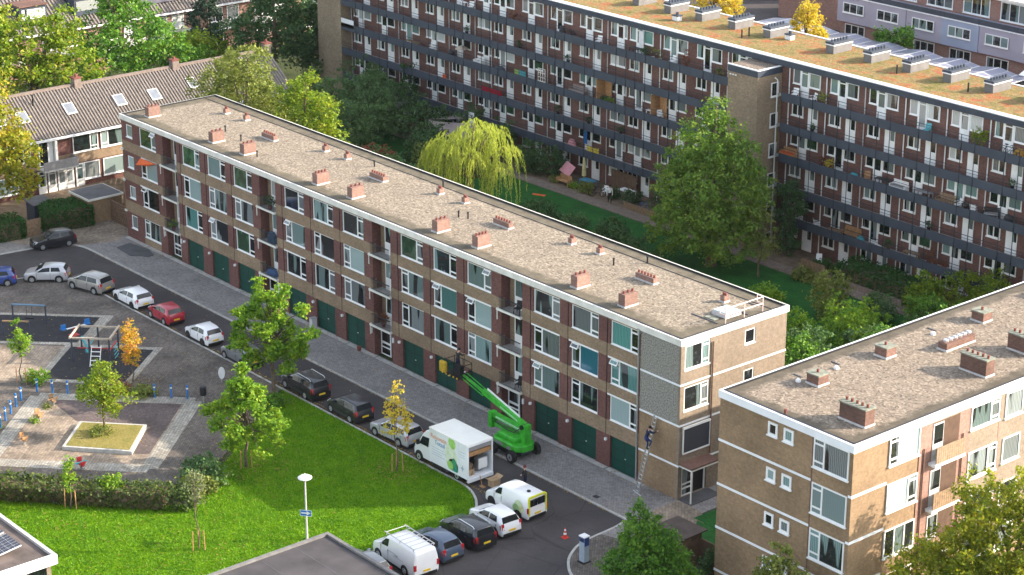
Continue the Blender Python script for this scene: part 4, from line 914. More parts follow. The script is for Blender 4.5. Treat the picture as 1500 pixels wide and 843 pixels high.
def car(label,x,y,ang,paint,kind='hatch',Ln=3.8,W=1.66,Hh=1.42,name='parked_car',cat='car',group='cars parked along the street',rails=None,decal=None,rims=None,glassm=None):
    k=KIND[kind]; root=empty(name,(x,y,0),label,cat,group,R(ang)); hw=W/2; gm=glassm or CARGL
    S=k['st']; zb0=.17
    X=lambda f:Ln*(.5-f)
    rows=[]
    for f,zt,ws,rs in S:
        zt*=Hh; cab=zt>k['belt']*Hh*1.1; zb=min(k['belt']*Hh+.05*Hh*f,zt-.035) if cab else zt-.05
        w_=hw*ws; r_=hw*rs if cab else w_*.90
        zl=zb0+(.10 if f<.01 or f>.99 else 0); bw=min(w_,hw)
        rows.append((X(f),[(0,zl),(w_*.9,zl),(w_,zl+.12),(w_*1.0,(zl+zb)/2),(w_*.965,zb),(r_,zt-.05*Hh if cab else zt-.015),(r_*.86,zt-.008*Hh),(0,zt)]))
    pts=[]; 
    for xx,sec in rows:
        full=[(yy,z) for yy,z in sec]+[(-yy,z) for yy,z in sec[-2:0:-1]]
        pts.append([(xx,yy,z) for yy,z in full])
    n=len(pts[0]); b=MB()
    b.add([p for r in pts for p in r],[(i*n+j,i*n+(j+1)%n,(i+1)*n+(j+1)%n,(i+1)*n+j) for i in range(len(pts)-1) for j in range(n)]+[tuple(range(n)),tuple(range((len(pts)-1)*n,len(pts)*n))][::1],0)
    bo=b.build('body',[paint],root,local=True)
    md=bo.modifiers.new('bevel','BEVEL'); md.width=.035; md.segments=2; md.limit_method='ANGLE'; md.angle_limit=R(22)
    bo.data.polygons.foreach_set('use_smooth',[True]*len(bo.data.polygons))
    # lower trim
    for nm_,q in (('sill',(X(k['wx'][1])+.38,X(k['wx'][0])-.38,hw-.03,hw+.012,.2,.31)),('sill',(X(k['wx'][1])+.38,X(k['wx'][0])-.38,-hw-.012,-hw+.03,.2,.31)),('rear_bumper',(X(1)-.015,X(1)+.12,-hw*.82,hw*.82,.2,.38)),('front_bumper',(X(0)-.12,X(0)+.015,-hw*.7,hw*.7,.2,.40))): t=MB(); t.box(*q); t.build(nm_,[MT['black']],root,local=True)
    # glass
    def sec(i,s_=1): return [Vector((rows[i][0],s_*yy,z)) for yy,z in rows[i][1]]
    def screen(i,j,nm_,a=.10,c=.94):
        m=MB(); A_=sec(i);B_=sec(j)
        def q(t,u): # u -1..1 across the top
            def row(Z): 
                p5,p6,p7=Z[5],Z[6],Z[7]; v=abs(u)
                p=p7.lerp(p6,v/.8) if v<=.8 else p6.lerp(p5,(v-.8)/.2*.55)
                return Vector((p.x,p.y*(1 if u>=0 else -1),p.z))
            return row(A_).lerp(row(B_),t)
        us=[-.97,-.8,-.4,0,.4,.8,.97]; nn=(q(1,0)-q(0,0)).cross(Vector((0,1,0))).normalized()
        if nn.z<0: nn=-nn
        vs=[tuple(q(t,u)+nn*d) for d in (.004,.016) for t in (a,c) for u in us]; m_=len(us)
        fs=[(i_,i_+1,m_+i_+1,m_+i_) for i_ in range(m_-1)]+[(2*m_+i_,2*m_+i_+1,3*m_+i_+1,3*m_+i_) for i_ in range(m_-1)]
        ring=list(range(m_))+list(range(2*m_-1,m_-1,-1)); fs+=[(ring[q_],ring[(q_+1)%len(ring)],ring[(q_+1)%len(ring)]+2*m_,ring[q_]+2*m_) for q_ in range(len(ring))]
        m.add(vs,fs); m.build(nm_,[gm],root,local=True)
    ns=len(S)
    screen(3,4,'windscreen',.08,.93)
    if kind!='van': screen(ns-3,ns-2,'rear_window',.06,.86)
    else:
        m=MB(); zr=Hh
        for s_ in (-1,1): m.box(X(1)-.022,X(.985)+.05,s_*hw*.03 if s_>0 else -hw*.70,hw*.70 if s_>0 else -hw*.03,zr*.60,zr*.86)
        if decal!='panel': m.build('rear_window',[gm],root,local=True)
    xs=[r[0] for r in rows]
    def side(f,t,s_):
        xx=X(f)
        for i in range(ns-1):
            if rows[i][0]>=xx>=rows[i+1][0]:
                u=(rows[i][0]-xx)/(rows[i][0]-rows[i+1][0]); A_=sec(i,s_);B_=sec(i+1,s_)
                p4=A_[4].lerp(B_[4],u);p5=A_[5].lerp(B_[5],u); p=p4.lerp(p5,t); return Vector((xx,p.y+s_*.006,p.z))
    for s_ in (1,-1):
        for f0,f1,f2,f3 in k['side']:
            m=MB(); a_=[side(f0,.10,s_),side(f2,.10,s_),side(f3,.90,s_),side(f1,.88,s_)]
            o_=Vector((0,s_*.012,0)); vs=[tuple(p) for p in a_]+[tuple(p+o_) for p in a_]
            m.add(vs,[(0,1,2,3),(4,5,6,7),(0,1,5,4),(1,2,6,5),(2,3,7,6),(3,0,4,7)]); m.build('side_window',[gm],root,local=True)
        xm=X(k['side'][0][0]+.02); m=MB(); zz=k['belt']*Hh+.06; m.box(xm-.09,xm+.06,s_*hw*.94,s_*(hw+.16),zz,zz+.14) ; m.build('mirror',[paint],root,local=True)
        m=MB(); zl=.60*Hh if kind!='van' else .42*Hh; xl=X(.975) if kind!='van' else X(1)
        if kind=='van': m.box(X(1)-.02,X(1)+.08,s_*hw*.80,s_*hw*.97,zl-.10,zl+.26)
        else: m.slab([(X(1)+.06,s_*hw*.66,.44*Hh),(X(1)+.06,s_*hw*.88,.44*Hh),(X(.965),s_*hw*.93,.69*Hh),(X(.965),s_*hw*.72,.69*Hh)],-.05 if s_>0 else .05) ; m.slab([(X(1)+.0,s_*hw*.70,.43*Hh),(X(1)+.20,s_*hw*.955,.43*Hh),(X(.93),s_*hw*.965,.62*Hh),(X(.985)-.0,s_*hw*.75,.62*Hh)],-.03 if s_>0 else .03)
        m.build('tail_light',[MT['tail']],root,local=True)
        m=MB(); zh=.50*Hh if kind!='van' else .44*Hh; m.slab([(X(.005),s_*hw*.56,zh-.12),(X(.035),s_*hw*.90,zh-.10),(X(.09),s_*hw*.95,zh+.06),(X(.05),s_*hw*.60,zh+.05)],.05); m.build('headlight',[MT['lamp']],root,local=True)
        for fx in k['wx']:
            r=.30 if Hh<1.5 else .32
            a=MB(); xx=X(fx); a.tube([(xx,s_*(hw-.10),r+.02),(xx,s_*(hw+.008),r+.02)],r*1.16,18); a.build('wheel_arch',[MT['black']],root,local=True)
            wheel(root,xx,s_*(hw-.075),r,.2,rims,s_)
        m=MB()
        for fx in ([.60] if len(k['side'])>1 else [.41]): m.box(X(fx+.15),X(fx+.15)+.16,s_*hw*.985,s_*(hw+.022),.50*Hh,.525*Hh); m.box(X(fx-.03),X(fx-.03)+.16,s_*hw*.985,s_*(hw+.022),.50*Hh,.525*Hh)
        m.build('door_handle',[paint],root,local=True)
        for fx in ([.30,.61,.83] if len(k['side'])>1 else [.24,.405]):
            m=MB(); p_=side(fx if .26<fx<.9 else .30,.0,s_); m.box(X(fx)-.008,X(fx)+.008,s_*(hw-.02),s_*(hw+.004),.30,k['belt']*Hh-.03); m.build('door_seam',[MT['black']],root,local=True)
        if rails:
            m=MB(); m.tube([(X(.46),s_*hw*.70,Hh*.985),(X(.50),s_*hw*.70,Hh+.05),(X(.84),s_*hw*.70,Hh+.04),(X(.88),s_*hw*.70,Hh*.955)],.022,6); m.build('roof_rail',[rails],root,local=True)
    m=MB(); zp=.33*Hh if kind!='van' else .26*Hh; m.box(X(1)-.035,X(1)+.05,-.25,.25,zp,zp+.12); m.build('number_plate',[MT['plate']],root,local=True)
    return root
CARGL=pm('car_glass',(.012,.016,.019),.12,.2,3,spec=.35)
def paint(name,c,metal=0,rough=.32): return pm(name,c,rough,.03,1,spec=.5,metal=metal,coat=.9)
cw=paint('white_car_paint',(.80,.80,.80)); cb=paint('black_car_paint',(.008,.009,.013)); cs=paint('silver_car_paint',(.50,.50,.52),.35); cg=paint('beige_grey_car_paint',(.32,.30,.28),.35)
cr=paint('red_car_paint',(.36,.012,.03)); cgr=paint('grey_car_paint',(.20,.21,.22),.3); cbl=paint('slate_blue_car_paint',(.07,.10,.155),.3); cdk=paint('dark_car_paint',(.018,.018,.024)); cblue=paint('blue_car_paint',(.02,.05,.22))
DR=MT['black']
car('black hatchback parked nose-left by the clipped hedge at the far left',-1.95,-6.15,-101,cb,Ln=3.75)
car('silver hatchback parked between the blue car and the beige grey crossover',5.35,-10.65,-129,cs,'hatch',3.6,1.6,1.40)
car('beige grey crossover at the bend, just ahead of the white three-door hatchback',9.6,-9.05,-165+0,cg,'mpv',3.9,1.7,1.5,rims=MT['steel'])
car('white hatchback with red tail lights parked between the crossover and the red car',14.5,-8.05,180,cw,'hatch',3.9,1.7,1.36,rims=DR)
car('small dark red hatchback parked between two white hatchbacks',19.3,-7.95,177,cr,'hatch',3.45,1.58,1.42)
car('small white city car with black wheels parked in front of the big green street tree',24.9,-8.05,179,cw,'hatch',3.4,1.58,1.42,rims=DR)
car('grey hatchback half hidden under the big green street tree',30.2,-8.1,179,cgr,'hatch',3.8,1.62,1.38)
car('black estate with silver roof rails parked next to the big street tree',38.0,-7.85,177,cb,'estate',4.4,1.7,1.52,rails=MT['alu'])
car('dark people carrier with tall red tail lights between the estate and the yellow sapling',43.4,-7.85,178,cdk,'mpv',3.75,1.66,1.45)
car('silver estate parked behind the white box truck',48.6,-7.75,-177,cs,'estate',4.1,1.68,1.42)
car('blue car cut off by the left edge of the photo',3.55,-14.5,-118,cblue,'hatch',3.6,1.6,1.4)
G2='vehicles parked side by side at the lawn end'
car('white city car parked between the yellow-edged van and the black compact',63.1,-11.15,177,cw,'hatch',3.6,1.62,1.46,group=G2,rims=DR)
car('black compact car with silver roof rails beside the slate blue hatchback',63.3,-13.45,178,cb,'estate',3.9,1.72,1.48,rails=MT['alu'],group=G2,rims=DR)
car('slate blue hatchback parked between the black compact and the roof-racked white van',63.4,-16.05,180,cbl,'hatch',3.75,1.66,1.5,group=G2)
car('grey car mostly hidden between the white van and the flat felt roof',62.9,-21.0,180,cgr,'hatch',3.7,1.65,1.42,group=G2)
v1=car('white delivery van with a yellow rear edge and green leaf print',62.0,-8.55,182,cw,'van',4.1,1.72,1.72,name='parked_van',cat='van',group=G2,rims=DR)
v2=car('white panel van with roof rack parked beside the flat felt roof',63.4,-18.35,177,cw,'van',4.6,1.82,1.85,name='parked_van',cat='van',group=G2,decal='panel')
# extras of the two vans (local coordinates: +x is the nose, +y the left side... turned 180 degrees)
m=MB(); m.box(-2.085,-1.98,-.76,-.66,.45,1.62); m.box(-2.085,-1.98,.66,.76,.45,1.62); m.box(-2.06,-1.95,-.66,.66,1.60,1.70); m.build('yellow_edge',[pm('bright_yellow_film',(.62,.62,.03),.5,.1,2)],v1,local=True)
m=MB(); m.lathe((-1.35,.1,1.715),[(.13,0),(.13,.06),(.08,.09)],10); m.build('roof_vent',[MT['black']],v1,local=True)
LP=[pm('print_pale_green',(.55,.66,.38),.5,.2,3),pm('print_leaf_green',(.30,.48,.20),.5,.3,4),pm('print_lime',(.62,.66,.35),.5,.3,4)]
for s_ in (1,-1):
    m=MB()
    for k,(xx,zz,rx,rz) in enumerate(((-1.2,.95,.34,.36),(-.98,.72,.30,.28),(-1.48,.80,.22,.30))):
        pts=[(xx+rx*math.cos(a*math.pi/7),s_*(.862+.003*k),zz+rz*math.sin(a*math.pi/7)) for a in range(14)]
        m.slab(pts if s_<0 else pts[::-1],.006,k)
    m.build('leaf_print',LP,v1,local=True)
m=MB()
for s_ in (1,-1):
    m.tube([(1.0,s_*.72,1.97),(-2.1,s_*.72,1.97)],.03,6)
    for xx in (.8,-.6,-2.0): m.tube([(xx,s_*.72,1.8),(xx,s_*.72,1.97)],.025,5)
for k in range(7): xx=.85-.48*k; m.tube([(xx,-.72,1.97),(xx,.72,1.97)],.022,5)
m.build('roof_rack',[MT['lead']],v2,local=True)
m=MB(); m.box(-.4,.35,.908,.916,1.0,1.05); m.box(-1.2,-.1,.908,.916,.86,.89); m.box(-.6,-.3,.908,.916,.92,1.02); m.build('side_lettering',[MT['lead']],v2,local=True)
# ------------------------------------------------------------------ white box truck with its tail door open
T_=empty('box_truck',(55.7,-7.86,0),'white box truck with green leaf print and its rear door open onto a load','truck')
bx0,bx1,ty0,ty1,tz0,tz1=53.72,57.65,-8.92,-6.83,.62,2.85
m=MB(); m.box(bx0,bx0+.06,ty0,ty1,tz0,tz1,0); m.box(bx0+.06,bx1,ty0,ty0+.06,tz0,tz1,0); m.box(bx0+.06,bx1,ty1-.06,ty1,tz0,tz1,0); m.box(bx0,bx1,ty0,ty1,tz0-.12,tz0,0); m.box(bx0-.02,bx1+.01,ty0-.02,ty1+.02,tz1,tz1+.06,1)
m.build('cargo_box',[pm('truck_white',(.78,.79,.80),.4,.05,1),pm('truck_roof_cream',(.80,.79,.72),.5,.05,1)],T_)
m=MB()
for y in (ty0,ty1-.1): m.box(bx1,bx1+.05,y,y+.1,tz0-.25,tz1,0)
m.box(bx1,bx1+.05,ty0+.1,ty1-.1,tz1-.1,tz1,0); m.box(bx1-.05,bx1+.1,ty0,ty1,tz0-.32,tz0-.10,0)
m.build('rear_frame',[MT['whitetrim']],T_)
m=MB(); m.box(bx1-.9,bx1-.02,ty0+.1,ty1-.1,tz1-.42,tz1-.36,0); m.box(bx1-.06,bx1-.03,ty0+.1,ty1-.1,tz1-.40,tz1-.1,0); m.build('roller_door',[MT['grey']],T_)
m=MB(); m.box(bx1-1.5,bx1-1.45,ty0+.1,ty1-.1,tz0,tz1-.4,0); m.build('bulkhead',[MT['black']],T_)
m=MB(); m.box(bx1-.5,bx1-.06,ty0+.07,ty1-.07,tz1-.82,tz1-.52,0); m.build('load_shelf',[MT['oak']],T_)
m=MB(); m.box(bx1-.55,bx1-.15,ty0+1.0,ty1-.3,tz0+.25,tz0+1.05,0); m.box(bx1-.15,bx1-.12,ty0+1.05,ty1-.34,tz0+.3,tz0+1.0,1)
tag(m.build('white_cabinet',[MT['steel'],MT['white']],loc=(bx1-.35,-7.7,tz0+.25)),'white panelled cabinet standing inside the open back of the box truck','cabinet')
m=MB(); m.box(bx1-.7,bx1-.2,ty0+.2,ty0+.75,tz0,tz0+.4,0); m.box(bx1-.8,bx1-.3,ty0+.3,ty0+.7,tz0+.4,tz0+.75,1); m.tube([(bx1-.2,ty0+.5,tz0),(bx1-.3,ty0+.85,tz0+1.0)],.03,6,2)
tag(m.build('tool_pile',[MT['cardboard'],MT['wood'],MT['black']],loc=(bx1-.45,ty0+.5,tz0)),'pile of boxes and tools on the left of the truck load floor','tools')
# cab, lofted
ys=lambda s_,k: -7.87+s_*.93*k
prof=[(53.70,[(.35,1),(.9,1),(1.32,1),(1.95,.88),(2.42,.80)]),(53.05,[(.35,1),(.9,1),(1.30,1),(1.95,.88),(2.36,.80)]),(52.72,[(.35,1),(.9,1),(1.26,1),(1.75,.90),(2.05,.84)]),(52.25,[(.35,1),(.85,1),(1.16,.98),(1.30,.94),(1.36,.86)]),(51.92,[(.35,.96),(.7,.96),(.95,.94),(1.10,.88),(1.16,.8)]),(51.78,[(.38,.88),(.6,.90),(.75,.88),(.90,.82),(.96,.72)])]
m=MB(); rowsT=[]
for x,s in prof: rowsT.append([(x,ys(-1,k),z) for z,k in s]+[(x,ys(1,k),z) for z,k in s[::-1]])
nT=10; m.add([p for r in rowsT for p in r],[(i*nT+j,i*nT+(j+1)%nT,(i+1)*nT+(j+1)%nT,(i+1)*nT+j) for i in range(5) for j in range(nT)]+[tuple(range(nT)),tuple(range(5*nT,6*nT))])
cabo=m.build('cab',[cw],T_); md=cabo.modifiers.new('bevel','BEVEL'); md.width=.04; md.segments=2; md.limit_method='ANGLE'; md.angle_limit=R(22)
m=MB(); m.slab([(52.70,-8.62,2.02),(52.70,-7.12,2.02),(52.25,-7.05,1.40),(52.25,-8.69,1.40)],.02); m.build('windscreen',[CARGL],T_)
for s_ in (-1,1):
    m=MB(); y0=-7.87+s_*.945; m.slab([(53.45,y0,1.33),(52.52,y0,1.33),(52.75,y0-s_*.10,1.88),(53.45,y0-s_*.10,1.93)],.02 if s_>0 else -.02); m.build('side_window',[CARGL],T_)
    m=MB(); m.box(52.45,52.6,-7.87+s_*.98,-7.87+s_*1.2,1.3,1.62); m.build('mirror',[MT['black']],T_)
    m=MB(); m.slab([(51.85,-7.87+s_*.55,.80),(51.92,-7.87+s_*.88,.82),(52.15,-7.87+s_*.93,1.08),(52.0,-7.87+s_*.7,1.10)],.05); m.build('headlight',[MT['lamp']],T_)
    for x in (52.45,56.45):
        a=MB(); a.tube([(x,-7.87+s_*.8,.36),(x,-7.87+s_*(.945 if x<53 else .86),.36)],.42,18); a.build('wheel_arch',[MT['black']],T_)
    m=MB(); m.box(bx1+.04,bx1+.08,-7.87+s_*.80,-7.87+s_*1.0,.34,.44); m.build('tail_light',[MT['tail']],T_)
m=MB(); m.box(53.5,57.6,-8.5,-7.2,.28,.52,0); m.box(53.75,55.6,-8.85,-8.75,.30,.55,1); m.box(54.0,55.2,-8.86,-8.4,.25,.5,0); m.build('chassis',[MT['black'],MT['dark']],T_)
def wheelw(par,x,y,r,wd,side,rim=None):
    t=MB(); t.tube([(x,y-wd/2,r),(x,y-wd*.38,r),(x,y+wd*.38,r),(x,y+wd/2,r)],[r*.93,r,r,r*.93],18); o=t.build('wheel',[MT['rubber']],par)
    q=MB(); ys_=y+side*wd/2; q.tube([(x,ys_-side*.02,r),(x,ys_+side*.012,r)],[r*.62,r*.56],14,0); q.tube([(x,ys_,r),(x,ys_+side*.03,r)],[r*.2,r*.16],8,1); q.build('rim',[rim or MT['alu'],MT['black']],o)
for x in (52.45,56.45):
    wheelw(T_,x,-8.74,.34,.22,-1); wheelw(T_,x,-7.0,.34,.22,1)
# printed side: leaves and lettering
m=MB(); yy=ty0-.004
def leaf(cx,cz,rx,rz,k,mi,off=0,t0=0):
    pts=[(cx+rx*math.cos(a*math.pi/8)*math.cos(k)-rz*math.sin(a*math.pi/8)*math.sin(k),yy-off,cz+rx*math.cos(a*math.pi/8)*math.sin(k)+rz*math.sin(a*math.pi/8)*math.cos(k)) for a in range(16)]
    pts=[(min(max(p[0],bx0+.05),bx1-.95),p[1],min(max(p[2],tz0+.02),tz1-.02)) for p in pts]; m.slab(pts,.002,mi)
leaf(56.0,1.5,.62,.95,.15,0,0); leaf(56.25,1.0,.55,.42,-.5,1,.003); leaf(56.1,2.55,.35,.42,.5,2,.004); leaf(56.35,1.05,.26,.5,.2,3,.006); leaf(55.9,.95,.3,.32,.9,2,.008); leaf(56.45,.78,.2,.2,0,4,.010)
m.build('leaf_print',[pm('print_mist_green',(.66,.73,.55),.5,.15,3),pm('print_sage',(.42,.58,.33),.5,.2,3),pm('print_fresh_green',(.32,.58,.14),.5,.2,3),pm('print_forest',(.05,.30,.15),.5,.3,3),pm('print_deep_green',(.03,.30,.22),.5,.2,3)],T_)
def text(s,name,par,size,mat,M4):
    cu=bpy.data.curves.new(name,'FONT'); cu.body=s; cu.size=size; cu.extrude=.003; cu.space_character=.95
    to=bpy.data.objects.new('tmp',cu); col.objects.link(to); dg=bpy.context.evaluated_depsgraph_get(); me=bpy.data.meshes.new_from_object(to.evaluated_get(dg))
    bpy.data.objects.remove(to); me.name=name; me.transform(M4); me.transform(Matrix.Translation(-wloc(par))); me.materials.clear(); me.materials.append(mat)
    return link(name,me,par)
side_=lambda x,z:Matrix.Translation((x,yy-.004,z))@Matrix.Rotation(R(90),4,'X')
text('Renovatie','lettering',T_,.44,pm('print_orange',(.72,.27,.12),.5,.05,3),side_(53.86,2.26)); text('Totaal','lettering',T_,.44,pm('print_blue',(.10,.28,.50),.5,.05,3),side_(54.28,1.90))
m=MB()
for z,w_ in ((1.62,1.3),(1.45,1.5),(1.28,1.1),(1.12,1.35)): m.box(53.95,53.95+w_,yy-.003,yy,z,z+.035)
m.box(56.85,57.5,yy-.003,yy,2.25,2.28); m.box(56.85,57.4,yy-.003,yy,2.05,2.08); m.box(56.9,57.45,yy-.003,yy,1.9,1.93)
m.box(57.12,57.2,yy-.003,yy,.95,1.35); m.box(57.0,57.32,yy-.003,yy,1.1,1.2); m.box(56.80,56.815,yy-.003,yy,tz0,tz1)
m.build('small_print',[pm('print_grey_blue',(.42,.50,.58),.5,.1,3)],T_)
m=MB(); a=MT['cardboard']; m.box(58.3,58.9,-7.75,-7.2,.0,.55,0); m.slab([(58.3,-7.2,.55),(58.9,-7.2,.55),(58.9,-6.95,.68),(58.3,-6.95,.68)],.015); m.slab([(58.3,-7.75,.55),(58.9,-7.75,.55),(58.9,-8.0,.62),(58.3,-8.0,.62)],.015); m.box(58.58,58.62,-7.76,-7.19,.1,.56,1)
tag(m.build('cardboard_box',[a,MT['wood']],loc=(58.6,-7.5,0)),'open brown cardboard box on the street behind the box truck','box')
m=MB(); m.tube([(58.15,-8.1,0),(57.8,-8.0,.62)],.025,6); m.box(58.0,58.4,-8.25,-8.0,0,.04); tag(m.build('hand_truck',[MT['oak']],loc=(58.1,-8.1,0)),'small wooden prop leaning at the tail of the box truck','prop')
# ------------------------------------------------------------------ green boom lift
BL=empty('boom_lift',(55.6,-3.3,0),'bright green boom lift with its arm raised to the first-floor windows','lift')
LG=MT['limegreen']
m=MB(); m.box(54.5,56.75,-4.1,-2.5,.35,.62,0); m.box(54.3,56.9,-3.7,-2.9,.42,.60,1); m.build('chassis',[MT['black'],MT['dark']],BL)
for x in (54.65,56.6):
    wheelw(BL,x,-4.35,.42,.32,-1,MT['grey']); wheelw(BL,x,-2.25,.42,.32,1,MT['grey'])
m=MB(); m.prism([(54.2,-3.9),(54.6,-4.15),(56.6,-4.2),(57.1,-3.75),(57.15,-2.9),(56.7,-2.45),(54.6,-2.45),(54.2,-2.8)],.66,1.12,0); m.prism([(54.5,-3.85),(56.3,-3.9),(56.5,-2.8),(54.6,-2.75)],1.12,1.45,0)
o=m.build('turntable',[LG],BL); md=o.modifiers.new('bevel','BEVEL'); md.width=.08; md.segments=3
m=MB(); m.box(54.7,55.5,-4.18,-4.13,.78,.98,0); m.box(55.9,56.3,-4.22,-4.17,.75,.95,0); m.build('label_plate',[MT['grey']],BL)
def beam(m,p,q,w_,h_,mi=0):
    p=Vector(p);q=Vector(q);d=(q-p).normalized();s_=d.cross(Vector((0,0,1))).normalized()*w_/2;u=s_.cross(d).normalized()*h_/2
    vs=[tuple(r+a*s_+b*u) for r in (p,q) for a,b in ((-1,-1),(1,-1),(1,1),(-1,1))]
    m.add(vs,[(0,1,2,3),(4,5,6,7),(0,1,5,4),(1,2,6,5),(2,3,7,6),(3,0,4,7)],mi)
m=MB(); beam(m,(56.5,-3.15,1.40),(53.4,-3.0,1.35),.30,.20,0); beam(m,(56.6,-3.15,1.95),(53.2,-3.0,1.98),.34,.30,0); m.box(52.85,53.2,-3.25,-2.75,1.05,2.15,0); m.build('lower_boom',[LG],BL)
m=MB(); m.box(56.35,56.85,-3.4,-2.85,1.1,2.40,0); m.tube([(56.55,-3.5,2.25),(56.55,-2.75,2.25)],.16,12,1); m.build('knuckle',[LG,MT['black']],BL)
m=MB(); beam(m,(56.75,-3.0,2.15),(51.1,-2.2,2.75),.28,.34,0); beam(m,(51.3,-2.23,2.72),(48.3,-1.8,3.0),.10,.12,0)
m.build('main_boom',[LG],BL)
m=MB(); beam(m,(51.3,-2.45,2.78),(48.5,-2.02,3.1),.05,.05); beam(m,(51.3,-2.02,2.78),(48.5,-1.58,3.1),.05,.05); beam(m,(51.3,-2.42,2.52),(48.5,-2.0,2.82),.05,.05); beam(m,(55.6,-2.78,2.52),(51.4,-2.1,2.98),.04,.14,1); m.build('hose_track',[LG,MT['white']],BL)
m=MB(); m.tube([(56.5,-3.5,2.2),(55.9,-3.55,1.7),(55.0,-3.5,1.62),(53.6,-3.3,1.7)],.035,6); m.build('hose',[MT['black']],BL)
m=MB(); m.box(54.6,56.5,-4.23,-4.2,.68,.72); m.build('stripe',[MT['black']],BL)
m=MB(); beam(m,(56.2,-3.33,1.96),(53.6,-3.22,1.985),.012,.14); m.build('boom_label',[pm('pale_green_label',(.32,.62,.34),.5,.25,9)],BL)
m=MB(); beam(m,(55.6,-2.99,2.27),(53.4,-2.68,2.50),.006,.12); m.build('boom_label',[pm('pale_boom_label',(.35,.62,.36),.5,.25,9)],BL)
m=MB(); m.box(46.75,48.7,-2.15,-1.25,2.72,2.80,0)
for x in (46.75,47.7,48.66):
    for y in (-2.15,-1.29): m.box(x,x+.04,y,y+.04,2.8,3.8,0)
for z in (3.25,3.78):
    for y in (-2.15,-1.29): m.box(46.75,48.7,y,y+.04,z,z+.04,0)
    for x in (46.75,48.66): m.box(x,x+.04,-2.11,-1.29,z-.05,z-.01,0)
m.box(48.0,48.6,-2.22,-1.9,3.1,3.7,0)
m.build('work_platform',[MT['black']],BL)
m=MB()
for k in range(10): m.box(46.55+.2*k,46.65+.2*k,-2.24,-2.18,2.68,2.78,k%2)
m.build('hazard_strip',[MT['yellowp'],MT['black']],BL)
m=MB(); m.box(46.5,47.15,-2.46,-2.17,2.85,3.66,0); o=m.build('yellow_cover',[pm('yellow_cover_cloth',(.48,.30,.02),.7,.2,6)],BL); md=o.modifiers.new('bevel','BEVEL'); md.width=.1; md.segments=3
# white car far behind, between the flats and the lilac houses
car('white car parked on the street far behind the sedum roof',-15.5,97.5,20,cw,'hatch',4,1.7,1.4,group=None)
# ================================================================== vegetation
FO={}
FO['yellowgreen']=foliage('leaves_yellow_green',[(0.07,0.15,0.014),(0.14,0.23,0.017),(0.22,0.29,0.022),(0.33,0.32,0.03)],.4,.35)
FO['autumn']=foliage('leaves_turning_yellow',[(0.11,0.17,0.015),(0.22,0.25,0.02),(0.34,0.31,0.025),(0.42,0.29,0.03)],.4,.35)
FO['green']=foliage('leaves_mid_green',[(0.036,0.108,0.018),(0.072,0.186,0.021),(0.114,0.257,0.025),(0.186,0.300,0.036)],.35,.4)
FO['corner']=foliage('leaves_yellowing_corner',[(.09,.15,.014),(.17,.23,.018),(.30,.32,.025),(.42,.36,.03)],.42,.7)
FO['fresh']=foliage('leaves_fresh_green',[(0.075,0.188,0.019),(0.138,0.275,0.022),(0.213,0.350,0.025),(0.325,0.375,0.037)],.4,.5)
FO['dark']=foliage('leaves_dark_green',[(0.030,0.074,0.030),(0.054,0.121,0.041),(0.088,0.162,0.041)],.25,.5)
FO['conifer']=foliage('needles_blue_green',[(0.016,0.04,0.028),(0.028,0.065,0.036),(0.045,0.08,0.045)],.15,.8)
FO['shade']=foliage('shrub_leaves_grey_green',[(0.050,0.106,0.044),(0.081,0.163,0.056),(0.125,0.200,0.062)],.3,.5)
FO['olive']=foliage('leaves_olive',[(0.1,0.14,0.03),(0.18,0.22,0.045),(0.29,0.3,0.08)],.35,.6)
FO['willow']=foliage('willow_leaves',[(0.2,0.26,0.045),(0.33,0.38,0.075),(0.46,0.48,0.13)],.5,.5)
FO['beech']=foliage('big_tree_leaves',[(0.054,0.132,0.022),(0.102,0.198,0.029),(0.162,0.264,0.036),(0.264,0.312,0.054)],.35,.45)
FO['orange']=foliage('leaves_orange',[(.34,.33,.03),(.55,.38,.04),(.62,.34,.06),(.62,.24,.12)],.4,1.2)
FO['gold']=foliage('leaves_golden',[(.38,.36,.04),(.58,.44,.05),(.62,.42,.06)],.4,1.2)
FO['rust']=foliage('leaves_rust',[(.16,.05,.03),(.24,.08,.04),(.14,.09,.04)],.3,1)
FO['hedge']=foliage('hedge_leaves',[(.015,.06,.012),(.025,.095,.015),(.045,.13,.02)],.25,.8)
FO['hedgemix']=foliage('mixed_hedge_leaves',[(.03,.06,.015),(.06,.10,.02),(.13,.16,.035)],.3,.7)
FO['silver']=foliage('silvery_leaves',[(.10,.13,.07),(.17,.19,.10),(.24,.24,.14)],.3,.7)
def leafmesh(name,C,sz,mat,parent,sq=(.55,1.0),up=.35,drop=None):
    n=len(C); nv=rng.normal(0,1,(n,3)); nv[:,2]=np.abs(nv[:,2])+up; nv/=np.linalg.norm(nv,axis=1)[:,None]
    a=rng.normal(0,1,(n,3)); u=np.cross(nv,a); u/=np.linalg.norm(u,axis=1)[:,None]; v=np.cross(nv,u)
    s=sz*rng.uniform(.6,1.3,n)[:,None]; su=s*.5; sv=s*.5*rng.uniform(*sq,n)[:,None]
    fold=nv*s*.12
    V=np.stack([C-u*su,C-v*sv+fold,C+u*su,C+v*sv+fold],1).reshape(-1,3)
    loc=np.array(wloc(parent)) if parent is not None else np.zeros(3)
    me=npmesh(name,V,np.arange(4*n).reshape(-1,4),mat,loc=loc)
    return link(name,me,parent)
